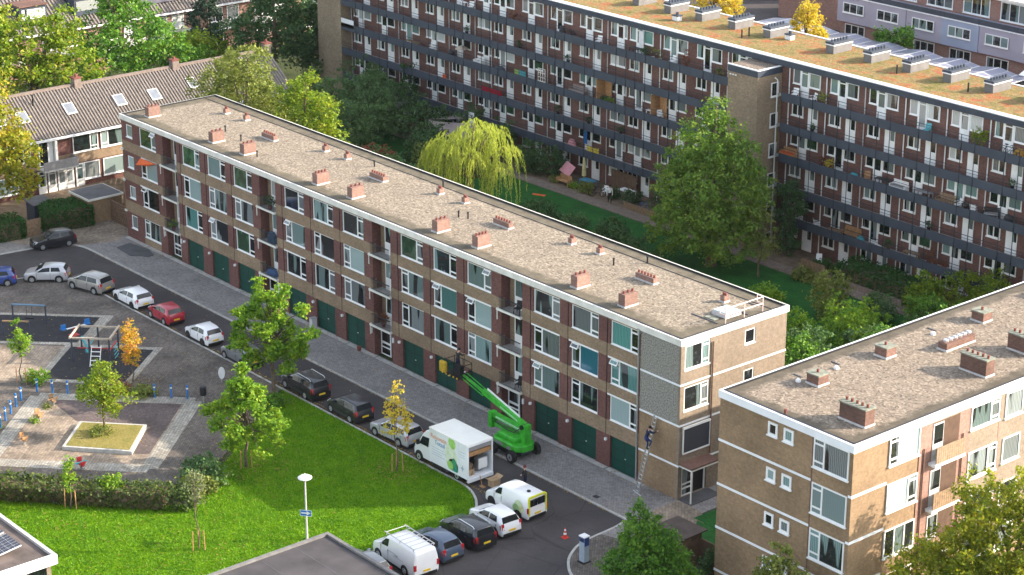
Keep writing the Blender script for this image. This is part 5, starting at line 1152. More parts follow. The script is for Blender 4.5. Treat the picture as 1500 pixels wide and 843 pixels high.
def blobpts(blobs,n,clump=.55,k=26,shell=.55):
    """leaf positions: clumps spread through lumpy ellipsoids, most of them near the outside"""
    vol=np.array([b[3]*b[4]*b[5] for b in blobs])**.75; vol/=vol.sum(); out=[]
    for b,w_ in zip(blobs,vol):
        c=np.array(b[:3]); r=np.array(b[3:6]); m=max(3,int(n*w_/k))
        d=rng.normal(0,1,(m,3)); d/=np.linalg.norm(d,axis=1)[:,None]
        lump=1+.16*np.sin(d[:,0]*5+c[0])*np.cos(d[:,1]*4+c[1])+.10*np.sin(d[:,2]*7+c[2])
        rad=(shell+(1-shell)*rng.random(m)**.7)*lump*rng.uniform(.86,1.08,m)
        cc=c+d*rad[:,None]*r
        kk=rng.integers(int(k*.4),int(k*1.6),m); idx=np.repeat(np.arange(m),kk)
        sp=clump*rng.uniform(.55,1.25,m)[idx][:,None]
        out.append(cc[idx]+rng.normal(0,1,(len(idx),3))*sp*np.array([.5,.5,.36]))
    return np.concatenate(out)
def tree(name,label,base,th,tr,blobs,n,leaf,mat,group=None,clump=.55,k=26,cat='tree',stakes=0,shell=.55,bark=None,trunk=True,limbs=7,zmin=.15):
    """blobs: (dx,dy,z,rx,ry,rz) relative to the base"""
    x,y=base; root=empty(name,(x,y,0),label,cat,group)
    bl=[(x+b[0],y+b[1],b[2],b[3],b[4],b[5]) for b in blobs]
    if trunk:
        m=MB(); top=max(bl,key=lambda b:b[2]+b[5]*.3); j=lambda s_:rnd.uniform(-s_,s_)
        p0=Vector((x,y,-.1)); p1=Vector((x+j(.1),y+j(.1),th*.55)); p2=Vector((x+j(.2),y+j(.2),th)); pt=Vector((top[0],top[1],top[2]+top[5]*.5))
        m.tube([p0,(x,y,.25),p1,p2,p2.lerp(pt,.5),pt],[tr*1.35,tr*1.05,tr*.9,tr*.78,tr*.45,tr*.1],8)
        for i in range(limbs):
            b=bl[i%len(bl)]; q=Vector((b[0]+j(.6)*b[3],b[1]+j(.6)*b[4],b[2]+j(.5)*b[5])); s_=p1.lerp(p2.lerp(pt,.4),rnd.uniform(.5,1)); md=s_.lerp(q,.5)+Vector((0,0,.12*(q-s_).length))
            m.tube([s_,md,q],[tr*.42,tr*.26,tr*.06],6)
        m.build('trunk',[bark or MT['bark']],root,smooth=True)
    C=blobpts(bl,n,clump,k,shell); C=C[C[:,2]>zmin]
    leafmesh('crown',C,leaf,mat,root)
    if stakes:
        m=MB()
        for i in range(stakes):
            a=2*math.pi*i/stakes+.5; m.tube([(x+.42*math.cos(a),y+.42*math.sin(a),-.1),(x+.38*math.cos(a),y+.38*math.sin(a),1.35)],.04,6)
        m.build('stakes',[MT['oak']],root)
    return root
def shrub(label,base,r,h,n,leaf,mat,group=None,name='shrub',clump=.35):
    x,y=base; bl=[(rnd.uniform(-.3,.3)*r,rnd.uniform(-.3,.3)*r,h*.5,r*.85,r*.85,h*.5)]+[(r*.6*math.cos(a),r*.6*math.sin(a),h*rnd.uniform(.3,.55),r*.5,r*.5,h*.38) for a in [rnd.uniform(0,6.3) for _ in range(3)]]
    return tree(name,label,base,h*.4,.06,bl,n,leaf,mat,group,clump,20,'shrub',limbs=4,zmin=.05)
# big trees at the left
tree('broad_tree','yellowing broadleaf tree in front of the striped roof at the left edge',(-9.5,-9.5),4.5,.4,[(0,.6,8.2,4.4,4.4,3.6),(.8,3.0,6.4,3.0,3.0,2.6),(-1.2,-1.5,10.6,3.0,3.2,2.6),(1.8,2.2,9.6,2.4,2.4,2.0),(.5,-3,6,3,3,3),(2.6,3.4,4.3,1.7,1.8,1.5),(-2,3.5,11.5,1.8,2,1.8)],13000,.34,FO['autumn'],'trees at the left',.7,28)
tree('broad_tree','bright yellow-green tree rising behind the left end of the striped roof',(-29,6.5),5,.4,[(0,0,10.0,4.6,4.8,4.0),(2,3.2,8.2,3.4,3.6,3.4),(-2,-3,11.6,3.6,3.4,3.0),(.5,-4.5,8.5,3.4,3.6,3.6),(1,3,12.2,2.4,2.4,2.2)],13000,.36,FO['yellowgreen'],'trees at the left',.75,28)
tree('broad_tree','tall fresh green tree between the striped roof and the far terrace',(-31,18.5),5,.4,[(0,0,9.0,4.4,4.2,4.2),(1,-3.8,7.5,3.2,3.2,3.2),(.5,3.6,7.2,3.4,3.2,3.0),(-1,.5,13,3,3,2.6),(1,6.5,5.5,2.8,2.8,2.4),(0,-1.5,14.5,2,2,1.8)],14000,.34,FO['green'],'trees at the left',.7,28)
tree('broad_tree','small golden green tree below the far balconies',(-37,29.6),2.5,.25,[(0,0,5.2,2.8,2.8,2.2),(1,1.8,4.2,2.2,2.2,2.0),(-.5,-2,4.6,2,2,1.8)],6000,.32,FO['yellowgreen'],'trees at the left',.6,24)
tree('conifer_tree','dark blue-green conifer beside the far balconies at the top',(-41,34.2),3,.25,[(0,0,3.4,2.6,2.6,2.4),(0,0,6.4,2.1,2.1,2.4),(0,0,9.2,1.4,1.4,2.0),(0,0,11.4,.7,.7,1.4)],7000,.3,FO['conifer'],'trees at the left',.45,24,shell=.7)
tree('broad_tree','dark green tree mass against the end tower, left part',(-33,37.5),3,.3,[(0,0,6.4,4.2,4.2,3.8),(1,3.5,5.6,3.4,3.4,3.4),(-1,-3,5.6,3.2,3.2,3.2),(-1,1,10,3,3,2.6)],11000,.34,FO['dark'],'trees at the left',.7,26)
tree('broad_tree','dark green tree standing directly left of the end tower with a few lit leaves',(-31.5,45.5),3,.3,[(0,0,7,4.0,4.2,4.4),(1,-3,5,3.2,3.2,3.6),(0,2,11.5,3,3,2.6),(2,-5,3,2,2,2)],10000,.34,FO['dark'],'trees at the left',.7,26)
tree('broad_tree','dark tree at the top edge between the conifer and the end tower',(-42,50),3,.3,[(0,0,8,5,5,5),(1,-4,6,4,4,4),(0,5,9,4.5,4.5,4)],9000,.42,FO['dark'],'trees at the left',.8,24)
tree('broad_tree','green tree at the top edge beyond the far terrace roof',(-63,58),5,.4,[(0,0,9,5,5,4),(0,-6,8,4,4,4),(0,6,9,4,5,4)],7000,.45,FO['green'],'trees at the left',.8,24)
# behind the long block
tree('broad_tree','sunlit pale green tree behind the far left corner of the gravel roof',(-1.5,13.2),4.5,.35,[(0,0,9.6,4.0,3.6,3.6),(-4.2,-.2,9.6,2.7,2.4,2.2),(2.6,.6,8.8,2.8,2.6,3.0),(.4,.4,12.8,2.6,2.4,1.9),(-2.4,.6,11.6,2.2,2.0,1.6),(1.2,1,6,3,3,3),(-3.6,2.6,8,2.8,2.8,3)],21000,.24,FO['olive'],'trees behind the long block',.55,26)
tree('broad_tree','bright yellow-green tree with spiky twigs behind the gravel roof',(6.0,14.2),4.5,.3,[(0,0,9.3,2.4,2.4,2.8),(2.1,.4,9.6,2.2,2.0,2.0),(3.4,.2,11.2,1.3,1.3,1.3),(-1.2,.3,11.2,1.4,1.3,1.5),(.8,.2,12.6,.9,.9,1.4),(2.0,1,6.5,2.6,2.4,2.6)],11000,.24,FO['yellowgreen'],'trees behind the long block',.45,24)
# weeping willow
wx,wy=18.6,22.8
root=empty('weeping_willow',(wx,wy,0),'drooping yellow-green weeping willow behind the middle of the gravel roof','tree')
m=MB(); m.tube([(wx,wy,-.1),(wx,wy,1.5),(wx+.1,wy,6.0)],[.45,.34,.25],8)
tops=[]
for (ox,oy,zt,rr) in ((.8,0,10.4,1.5),(2.3,.5,9.9,1.5),(3.6,.8,8.7,1.3),(-.9,.5,9.3,1.4),(-2.4,-.2,8.7,1.5),(-3.7,-.4,7.7,1.1),(.6,-1.9,9.0,1.5),(2.4,-1.7,8.4,1.4),(-1.9,-1.8,7.7,1.4),(4.3,-.2,7.4,1.0),(.4,2.0,9.6,1.5),(-4.4,.3,6.6,.9)):
    m.tube([(wx+.1,wy,5.2),(wx+ox*.5,wy+oy*.5,zt*.8),(wx+ox,wy+oy,zt-.2)],[.16,.1,.04],6)
    for q in range(62):
        a=rnd.uniform(0,6.283); r_=rr*math.sqrt(rnd.random()); tops.append((wx+ox+r_*math.cos(a),wy+oy+r_*math.sin(a),zt-.42*r_**1.25+rnd.uniform(-.25,.25),math.cos(a),math.sin(a),r_/rr))
m.build('trunk',[MT['bark']],root,smooth=True)
pts=[]
for (tx,ty,tz,ca,sa,rf_) in tops:
    ln=rnd.choice((rnd.uniform(.5,2.5),rnd.uniform(1.5,5.6)))*(.5+.7*rf_); nn=int(ln/.085)
    for i in range(nn):
        s_=i*.085; z=tz+.3*math.sin(min(s_*2.2,1.57))-s_*.92
        if z<.6: break
        o_=.75*(1-math.exp(-s_*.9)); pts.append((tx+ca*o_+rnd.uniform(-.06,.06),ty+sa*o_+rnd.uniform(-.05,.05),z))
C=np.array(pts); n=len(C); print('willow leaves',n)
d=rng.normal(0,.22,(n,3)); d[:,2]=-1; d/=np.linalg.norm(d,axis=1)[:,None]; u=np.cross(d,rng.normal(0,1,(n,3))); u/=np.linalg.norm(u,axis=1)[:,None]
V=np.stack([C-d*.13,C-u*.03,C+d*.13,C+u*.03],1).reshape(-1,3)
link('crown',npmesh('crown',V,np.arange(4*n).reshape(-1,4),FO['willow'],loc=(wx,wy,0)),root)
tree('broad_tree','big dense green tree with sunlit top in front of the stair tower',(37.6,33.2),3.6,.45,[(0,0,6.6,4.5,4.5,4.6),(-.4,0,10.6,2.9,2.9,2.6),(-.2,.2,13.0,1.3,1.3,1.5),(2.9,.2,6.4,2.6,2.6,3.0),(-3.0,-.2,5.6,2.6,2.6,3.0),(1.0,-2.4,4.4,3,3,2.8),(-1.6,.4,8.6,2.8,2.8,2.6),(1.9,.3,9.2,2.3,2.3,2.3),(-2.6,-1.8,2.8,2.8,2.6,2),(2.6,-1.0,3.2,2.6,2.6,2.2)],40000,.24,FO['beech'],'trees in the court',.5,26,shell=.6)
tree('slender_tree','thin yellowish young tree with sparse leaves at the foot of the stair tower',(42.0,34.2),2,.09,[(0,0,4.3,1.3,1.3,1.5),(.2,0,5.9,.7,.7,.9),(.1,0,2.6,1.5,1.5,1.0)],2600,.17,FO['olive'],'trees in the court',.4,14)
tree('small_tree','dark feathery small tree growing against the walkways right of the stair tower',(39.9,40.0),2.5,.12,[(0,0,5.6,1.5,.7,1.0),(.4,0,4.4,1.4,.7,1.0),(-.3,-.2,2.6,1.2,.8,1.8),(.2,-.2,1.2,1,.8,1)],3200,.22,FO['dark'],'trees in the court',.4,18)
# shrubs of the shaded court
SG='shrubs in the shaded court'
sh=[((-19,38.5),3.0,6.6,4200,'shade','tall green shrub growing up beside the end tower'),((-14.5,37),2.8,5.2,3800,'shade','rounded green shrub right of the end tower, second from it'),((-9.5,33),3.0,5.0,4000,'shade','broad grey-green shrub in front of the hanging sheets'),((-14,30),3.2,5.6,4000,'shade','grey-green shrub behind the spiky yellow-green tree'),((-6,28),2.8,4.8,3600,'shade','grey-green shrub in the middle of the shaded court'),
((-4.5,36.5),2.5,4.4,3200,'dark','dark shrub left of the brown shade sails'),((0,33),2.5,4.0,3200,'dark','dark shrub just in front of the brown shade sails'),((1.5,25.5),1.5,3.4,1500,'rust','reddish brown shrub among the grey-green ones'),((4.5,30),1.9,3.2,2200,'olive','olive tinted shrub left of the willow'),((4.3,24.2),2.2,3.4,2400,'shade','low grey-green shrub by the reddish brown one'),((8.3,24.6),2.0,3.2,2200,'shade','low green shrub just left of the willow foot'),((-2.5,22.0),2.6,4.2,2800,'shade','shrub close behind the gravel roof edge'),
((54.5,19.5),2.2,4.4,2800,'green','tall green bush right behind the sunny end wall'),((57.6,26.6),2.2,4.4,2800,'fresh','sunlit bush in the middle of the planting behind the sunny end wall'),((60.2,19.0),2.4,4.2,2800,'green','green bush low behind the tan roof edge'),((63.5,24.5),2.4,4.2,2800,'green','green bush beside the tan block, second row'),((64.5,30.5),2.4,4.2,2800,'green','green bush beside the tan block, third row'),((59.2,34.2),2.0,3.4,2400,'green','mid green bush between the dense hedge and the lit planting'),((66.5,35.0),2.4,4.6,2800,'yellowgreen','yellow-green bush at the far end of the lit row'),((55.5,33.6),1.5,2.4,1800,'shade','grey-green bush beside the path end'),((4.0,20.4),2.4,4.4,2800,'shade','grey-green shrub behind the roof edge, right of the reddish one'),((9.6,21.4),2.2,4.0,2400,'shade','green shrub between the roof edge and the willow'),((-8.5,22.5),3.0,5.6,3600,'dark','dark green shrub behind the spiky tree, nearest the roof'),((-10,37.2),2.4,4.6,2600,'dark','dark shrub left of the shade sails under the walkway'),((23.5,30.5),1.4,1.6,1200,'shade','small green bush on the court lawn by the willow'),((28,31.0),1.8,2.0,1700,'dark','dark bush at the lawn edge left of the big tree'),((47,30),1.5,1.8,1500,'fresh','fresh green bush on the court lawn near the thin young tree'),((2.8,38.6),2.0,4.2,2200,'dark','dark shrub under the walkway with the crimson cloths'),((-1.8,39.6),1.6,4.8,1800,'dark','dark climbing shrub reaching the lowest walkway'),((7.2,38.8),1.9,3.2,2000,'dark','dark shrub right behind the willow'),((9.9,39.5),1.5,2.9,1500,'dark','dark round shrub at the start of the garden path'),((-13.2,40.2),1.1,6.6,1300,'hedge','tall green climber up to the second walkway'),((20.9,28.6),2.0,2.6,2200,'dark','low dark bush at the left foot of the big tree'),((33,29.4),2.2,2.2,2000,'dark','low dark bush under the big tree'),
((45.2,36),1.0,1.2,900,'olive','small yellow-brown bush beside the lawn path'),((52.2,31.4),1.6,4.2,2300,'olive','yellow-brown tall bush behind the corner of the guard-railed roof'),((57,29.6),2.1,3.0,2600,'fresh','sunlit rounded green bush behind the tan block corner'),((54.4,24.6),1.9,3.4,2500,'fresh','green bush beside the sunny end wall, upper'),((58.2,22.2),2.0,3.6,2500,'shade','green bush beside the sunny end wall, lower'),((60.6,26.5),2.2,3.2,2600,'shade','dark green bush along the tan block, first from the corner'),((61.5,32),2.0,2.8,2400,'shade','dark green bush along the tan block, second from the corner'),
((56.2,37.8),1.6,3.2,2200,'yellowgreen','yellow-green bush in front of the flats, leftmost of the lit row'),((58.6,39.6),1.8,3.8,2600,'yellowgreen','yellow-green bush in front of the flats, second of the lit row'),((60.4,43.2-2.4),1.8,4.2,2600,'yellowgreen','yellow-green bush in front of the flats, third of the lit row'),((63.5,38.5),2.3,4.2,2800,'yellowgreen','yellow-green bush at the right edge of the lit row'),((61.0,36.2),1.9,2.6,2000,'fresh','fresh green bush below the lit yellow-green row')]
for (b,r,h,n,mt,lb) in sh:
    big=b[0]<10 and b[1]<38.2; e=(1.22 if b[1]>=31 and b[0]>-6 else 1.3) if big else 1.0
    shrub(lb,b,r*e,h*(1.0 if (b[0]>-6 and b[1]>=31) else 1.2 if big else 1.0),int(n*(1.7 if big else 1.2)),.22,FO[mt],SG,clump=.4)
# garden hedges in the court
def hedge(name,label,poly,z1,n,leaf,mat,group=None,core=MT['bark'],top=True,zig=.1):
    c=Vector((sum(p[0] for p in poly)/len(poly),sum(p[1] for p in poly)/len(poly)))
    root=empty(name,(c.x,c.y,0),label,'hedge',group)
    m=MB(); m.prism([tuple(c+(Vector(p)-c)*.86) for p in poly],0,z1*.86); m.build('inner_twigs',[MT['earth']],root)
    P=np.array(poly); pts=[]
    per=[]; k=len(poly)
    L_=[math.dist(poly[i],poly[(i+1)%k]) for i in range(k)]
    area=abs(sum(poly[i][0]*poly[(i+1)%k][1]-poly[(i+1)%k][0]*poly[i][1] for i in range(k)))/2
    sa=sum(L_)*z1; nt=int(n*area/(area+sa)); nsd=n-nt
    for i in range(k):
        q=int(nsd*L_[i]/sum(L_)); t=rng.random(q)[:,None]; a=np.array(poly[i]);b=np.array(poly[(i+1)%k]); xy=a+(b-a)*t
        pts.append(np.c_[xy,rng.random(q)*z1])
    xs=rng.uniform(P[:,0].min(),P[:,0].max(),nt*6); ys_=rng.uniform(P[:,1].min(),P[:,1].max(),nt*6); ok=inpoly(xs,ys_,poly); xs,ys_=xs[ok][:nt],ys_[ok][:nt]
    pts.append(np.c_[xs,ys_,np.full(len(xs),z1)])
    C=np.concatenate(pts); C+=rng.normal(0,zig,C.shape); C[:,2]+=.12*np.sin(C[:,0]*1.7)*np.cos(C[:,1]*1.3)*(C[:,2]/z1); C=C[C[:,2]>.03]
    leafmesh('leaves',C,leaf,mat,root); return root
hedge('garden_hedge','dense dark hedge around the ground-floor garden at the right',[(46.6,38.2),(54.6,38.2),(54.6,40.9),(46.6,40.9)],1.5,5000,.2,FO['hedge'],'hedges')
hedge('clipped_hedge','large clipped green hedge behind the black hatchback',[(-8.3,-4.0),(-5.1,-5.4),(-4.3,-.9),(-7.4,.3)],1.85,7500,.17,FO['hedge'],'hedges',zig=.06)
hedge('clipped_hedge','clipped green hedge at the left edge of the photo',[(-9.5,-12),(-5.6,-12),(-5.0,-7.1),(-7.4,-6.6)],1.7,5500,.17,FO['hedge'],'hedges',zig=.06)
hedge('mixed_hedge','long ragged hedge between the sunny lawn and the playground',[(30,-41.0),(31.2,-42),(40.2,-33.0),(49.3,-24.6),(48.2,-23.2),(39.0,-31.9)],1.15,15000,.2,FO['hedgemix'],'hedges',zig=.14)
shrub('bushy shrub at the lawn end of the ragged hedge',(46.3,-21.6),1.5,1.9,2600,.2,FO['shade'],'shrubs by the playground')
shrub('greyish bush between the ragged hedge and the staked street tree',(47.6,-22.8),1.1,1.5,1700,.18,FO['olive'],'shrubs by the playground')
shrub('light green bush sticking out of the ragged hedge',(44.6,-27.6),.9,1.8,1100,.2,FO['fresh'],'shrubs by the playground')
shrub('low leafy bush on the lawn beside the big street tree',(38.9,-11.2),.8,1.0,900,.18,FO['green'],'shrubs by the playground')
# street trees
def layers(n,rx,ry,z0,z1,r,seed,prof=None,flat=.62):
    q=random.Random(seed); out=[]
    for i in range(n):
        t=(i+.5)/n; z=z0+(z1-z0)*t; w_=(prof or (lambda t:1-.75*t**1.6))(t); a=i*2.4+q.uniform(-.5,.5); d=q.uniform(.35,1.0)*w_; rr=r*q.uniform(.7,1.25)*(.6+.4*w_)
        out.append((rx*d*math.cos(a),ry*d*math.sin(a),z+q.uniform(-.2,.2),rr,rr*.9,rr*flat))
    return out
tree('street_tree','big light green street tree with spreading branches over the parked cars',(37.0,-9.9),2.6,.15,layers(30,3.6,2.6,2.7,7.6,.85,3)+[(4.0,.6,5.6,.9,.8,.5),(3.4,.5,7.2,.6,.6,.45),(-3.2,-.4,5.4,.8,.8,.5),(-1.6,0,7.9,.5,.5,.6),(1.2,.2,8.1,.55,.5,.6)],15000,.22,FO['fresh'],'street trees',.3,18,shell=.2,limbs=34)
tree('street_tree','light green staked tree with layered branches at the corner of the lawn',(46.1,-18.2),1.8,.11,layers(30,2.9,2.3,1.9,6.4,.75,8)+[(0,0,6.9,.5,.5,.6),(-2.8,-.6,3.4,.8,.8,.5),(2.9,.6,3.8,.8,.8,.5)],14500,.19,FO['fresh'],'street trees',.28,18,stakes=3,shell=.2,limbs=33)
tree('young_tree','slim sapling with golden yellow leaves beside the box truck',(52.8,-10.9),2.4,.05,[(0,0,5.6,.5,.5,.9),(-.3,0,4.4,.7,.7,.7),(.3,.1,4.0,.7,.7,.6),(0,0,3.1,1.1,1.1,.5)],1050,.17,FO['gold'],'street trees',.26,12,stakes=3,limbs=6)
tree('small_tree','small yellow-green tree growing in the square raised planter',(35.5,-22.6),1.4,.09,[(0,0,3.6,1.5,1.5,1.1),(-.8,-.4,3.0,1.1,1.1,.9),(.9,.5,2.9,1.2,1.2,.9),(.1,0,4.8,.8,.8,.7),(.4,.2,2.0,.8,.8,.5)],4600,.17,FO['yellowgreen'],'trees on the playground',.32,18)
shrub('low green bush at the foot of the planter tree',(36.0,-23.0),1.0,.85,900,.15,FO['olive'],'shrubs by the playground')
tree('young_tree','slim orange and yellow autumn tree beside the climbing frame',(28.6,-16.4),1.2,.05,[(0,0,2.9,.85,.85,.8),(-.1,0,3.9,.5,.5,.6),(.2,0,2.1,.8,.8,.6),(-.1,0,4.6,.2,.2,.35)],1900,.16,FO['orange'],'trees on the playground',.24,16)
tree('young_tree','pointed yellow-green sapling at the left edge of the playground',(23.8,-22.7),1.8,.05,[(0,0,3.2,.75,.75,.8),(.4,.3,3.6,.5,.5,.6),(-.1,0,4.4,.35,.35,.7),(0,0,2.5,.5,.5,.5)],1300,.17,FO['fresh'],'trees on the playground',.24,14,stakes=2)
tree('young_tree','short leafy sapling at the lower left edge of the playground',(21.4,-25.2),.7,.04,[(0,0,1.8,.5,.5,.8)],520,.17,FO['fresh'],'trees on the playground',.24,12)
shrub('flowering green plants around the left sapling',(24.2,-22.0),1.2,.8,1100,.16,FO['fresh'],'shrubs by the playground')
shrub('reddish stalky plants in the bed beside the climbing frame',(29.6,-18.6),1.2,.8,1000,.16,FO['rust'],'shrubs by the playground')
shrub('dull green plants in the bed beside the blue posts',(31.2,-17.2),1.0,.7,900,.16,FO['olive'],'shrubs by the playground')
shrub('tuft of grass at the left end of the stone band',(29.5,-28.2),.7,.6,600,.14,FO['fresh'],'shrubs by the playground')
tree('young_tree','thin green sapling with stakes growing through the ragged hedge',(44.1,-30.0),1.6,.05,[(0,0,2.1,.4,.4,.8),(.05,0,3.1,.35,.35,.5)],700,.15,FO['fresh'],'saplings on the lawn',.2,12,stakes=2)
tree('young_tree','wispy sapling on the sunny lawn held by three pale stakes',(54.0,-26.8),2.2,.045,[(0,0,4.4,.75,.75,.7),(.2,.1,3.7,.6,.6,.5),(-.1,0,5.1,.4,.4,.3)],620,.13,FO['silver'],'saplings on the lawn',.24,10,stakes=3)
# bottom right
tree('broad_tree','large yellow-green tree in the bottom right corner in front of the sunny facade',(92.8,-.2),3.2,.3,[(0,0,6.9,3.2,3.2,2.8),(2.4,2.2,8.8,2.6,2.6,2.2),(-2.6,-2.4,4.8,2.4,2.4,2.0),(-1.2,-.2,9.0,2.0,2.0,1.6),(3.6,3.4,6.4,2.8,2.8,2.8),(-1,-2,6.4,2.4,2.4,2.2),(4.2,4.2,9.9,2.0,2.0,1.7),(1.4,-1.8,4.4,2.8,2.8,2.4),(-4.0,-3.2,3.6,1.5,1.5,1.3),(1.2,1.0,10.2,1.5,1.5,1.2)],46000,.19,FO['corner'],'trees at the bottom right',.42,24,shell=.45)
tree('broad_tree','dark green rounded tree in front of the wooden hut at the bottom',(75.9,-10.2),1.2,.16,[(0,0,2.6,2.2,2.0,1.7),(-.6,-.2,4.1,1.3,1.3,1.2),(-.9,-.2,5.2,.5,.5,.7),(1.4,.2,2.3,1.5,1.5,1.3),(-1.8,-.3,1.7,1.4,1.4,1.2),(.6,.2,3.8,1.1,1.1,.9),(2.4,.5,1.5,1.2,1.2,1)],19000,.17,FO['green'],'trees at the bottom right',.36,22,shell=.5)
tree('small_tree','small yellow-tipped green tree against the shaded tan wall at the bottom',(84.7,-8.6),2,.12,[(0,0,4.3,1.3,1.2,1.2),(-.3,0,5.6,.7,.7,.8),(.9,0,3.6,1.1,1.1,1.2),(-.9,0,3.4,1.0,1,1.2)],5200,.18,FO['olive'],'trees at the bottom right',.34,20)
shrub('dark climbing plant on the board fence beside the tan block',(76.4,-5.6),.7,2.0,1100,.16,FO['dark'],'trees at the bottom right')
# behind the flats
tree('broad_tree','golden yellow tree between the sedum roof and the lilac houses',(-3.4,89.0),2.5,.2,[(0,0,3.6,2.2,2.0,2.4),(.2,0,6.0,1.2,1.2,1.4),(2.4,-.5,3.0,1.3,1.3,1.8)],5200,.28,FO['gold'],'trees behind the flats',.45,20)
tree('broad_tree','green tree growing in front of the lilac houses behind the solar panels',(3.6,96.0),1.8,.15,[(0,0,2.8,2.6,1.8,1.7),(1.4,0,3.8,1.2,1.2,1),(-1.8,0,2.2,1.4,1.2,1.4)],3200,.28,FO['green'],'trees behind the flats',.45,18)
shrub('pale green bush right of the golden tree behind the flats',(.4,94.6),1.1,2.6,1200,.25,FO['olive'],'trees behind the flats')
shrub('green hedge-like bush between the solar panels and the lilac houses',(15.5,94.6),1.9,2.4,1800,.25,FO['fresh'],'trees behind the flats')
shrub('second green bush between the solar panels and the outhouse',(18.6,94.0),1.7,2.0,1600,.25,FO['fresh'],'trees behind the flats')
tree('broad_tree','golden tree at the top edge beyond the sedum roof',(-22,93),2.5,.2,[(0,0,3.6,2.6,2.6,2.0),(2.6,0,3.2,2,2,1.8)],3600,.3,FO['gold'],'trees behind the flats',.5,20)
# ================================================================== street furniture and playground
def post(label,x,y,h,r,mat,name,cat,group):
    m=MB(); m.tube([(x,y,-.05),(x,y,h)],r,10); m.lathe((x,y,h),[(r*1.1,0),(r*1.05,.05),(r*.4,.09)],10,0); m.tube([(x,y,h*.78),(x,y,h*.88)],r*1.06,10,1)
    return tag(m.build(name,[mat,MT['white']],loc=(x,y,0)),label,cat,group)
bl=[(25.9,-22.6),(26.75,-21.85),(27.6,-21.1),(32.1,-16.7),(32.95,-15.85),(33.8,-15.05),(26.55,-24.2),(27.35,-25.0),(28.2,-25.85),(29.05,-26.7),(29.85,-27.5)]
nmz=['first blue post right of the left sapling','second blue post right of the left sapling','third blue post, next to the planter tree crown','blue post in the stalky flower bed','blue post midway between the flower bed and the litter bin','blue post nearest the litter bin at the path corner','topmost blue post of the left-hand row','second blue post down the left-hand row','third blue post down the left-hand row','fourth blue post down the left-hand row','lowest blue post of the left-hand row at the photo edge']
for p,l in zip(bl,nmz): post(l,p[0],p[1],1.0,.07,MT['blue'],'bollard','bollard','blue posts around the playground court')
o=empty('street_lamp',(57.2,-21.1,0),'pale lamp post with a flat round lamp on the sunny lawn','lamp')
m=MB(); m.tube([(57.2,-21.1,-.1),(57.2,-21.1,1.2),(57.2,-21.1,4.0)],[.08,.06,.045],8); m.build('pole',[MT['lead']],o)
m=MB(); m.lathe((57.2,-21.1,3.98),[(.07,0),(.14,.12),(.42,.22),(.44,.27),(.30,.36),(.08,.42),(.05,.5)],16); m.build('lamp_head',[MT['cloth']],o)
o=empty('direction_sign',(57.26,-21.16,1.9),'small blue road sign with a white arrow fixed to the lamp post','sign')
dv=Vector((.62,-.78,0)).normalized(); sx=Vector((-dv.y,dv.x,0))
def onsign(a,b,off): p=Vector((57.2,-21.1,1.9))+sx*a+dv*(.08+off)+Vector((0,0,b)); return tuple(p)
m=MB(); m.slab([onsign(-.36,-.20,0),onsign(.36,-.20,0),onsign(.36,.20,0),onsign(-.36,.20,0)],.012); m.build('sign_plate',[pm('sign_blue',(.02,.14,.50),.4,.05,5)],o)
m=MB(); m.slab([onsign(-.28,-.045,.014),onsign(.06,-.045,.014),onsign(.06,-.14,.014),onsign(.30,0,.014),onsign(.06,.14,.014),onsign(.06,.045,.014),onsign(-.28,.045,.014)],.004); m.build('arrow',[WH],o)
m=MB()
for a,b,c_,d in ((-.36,.36,-.20,-.175),(-.36,.36,.175,.20),(-.36,-.335,-.175,.175),(.335,.36,-.175,.175)): m.slab([onsign(a,c_,.014),onsign(b,c_,.014),onsign(b,d,.014),onsign(a,d,.014)],.003)
m.build('sign_border',[WH],o)
# charging post, cone
o=empty('charging_post',(70.2,-10.1,0),'grey charging post with a blue side standing on the corner pavement','post')
m=MB(); m.box(69.98,70.42,-10.3,-9.9,.07,1.75,0); m.box(69.95,70.45,-10.33,-9.87,1.75,1.82,1); m.box(69.9,70.5,-10.4,-9.8,.06,.14,2); m.build('cabinet',[pm('post_grey',(.32,.38,.44),.4,.08,2),WH,MT['black']],o)
m=MB(); m.box(70.42,70.435,-10.28,-9.92,1.2,1.75,0); m.box(69.99,70.41,-10.315,-10.30,1.45,1.74,0); m.box(70.1,70.3,-10.325,-10.315,1.5,1.62,1); m.build('display',[pm('post_blue',(.03,.06,.18),.3,.1,3),MT['black']],o)
m=MB(); x,y=67.0,-8.8; m.box(x-.19,x+.19,y-.19,y+.19,0,.04,0); m.lathe((x,y,.04),[(.14,0),(.105,.2)],12,0); m.lathe((x,y,.24),[(.105,0),(.085,.12)],12,1); m.lathe((x,y,.36),[(.085,0),(.065,.12)],12,0); m.lathe((x,y,.48),[(.065,0),(.045,.10)],12,1); m.lathe((x,y,.58),[(.045,0),(.03,.08)],12,0)
tag(m.build('traffic_cone',[pm('cone_red',(.62,.06,.04),.5,.08,4),WH],loc=(x,y,0)),'red and white traffic cone standing on the asphalt','cone')
for i,(x,y,l) in enumerate(((64.1,-3.6,'dark drain cover in the grey paving near the ladder'),(30.3,-3.2,'small drain grate in the paving near the second entrance'),(61.6,-6.0,'dark manhole cover on the asphalt near the man in black'),(67.4,-2.6,'reddish valve cover at the corner of the long block'))):
    m=MB(); zt=.085 if i!=2 else .012; m.box(x-.22,x+.22,y-.18,y+.18,-.05,zt,0)
    for k in range(5): m.box(x-.2+.09*k,x-.16+.09*k,y-.16,y+.16,zt,zt+.006,1)
    tag(m.build('drain_cover',[MT['felt'] if i<3 else MT['pot'],MT['black']],loc=(x,y,0)),l,'cover')
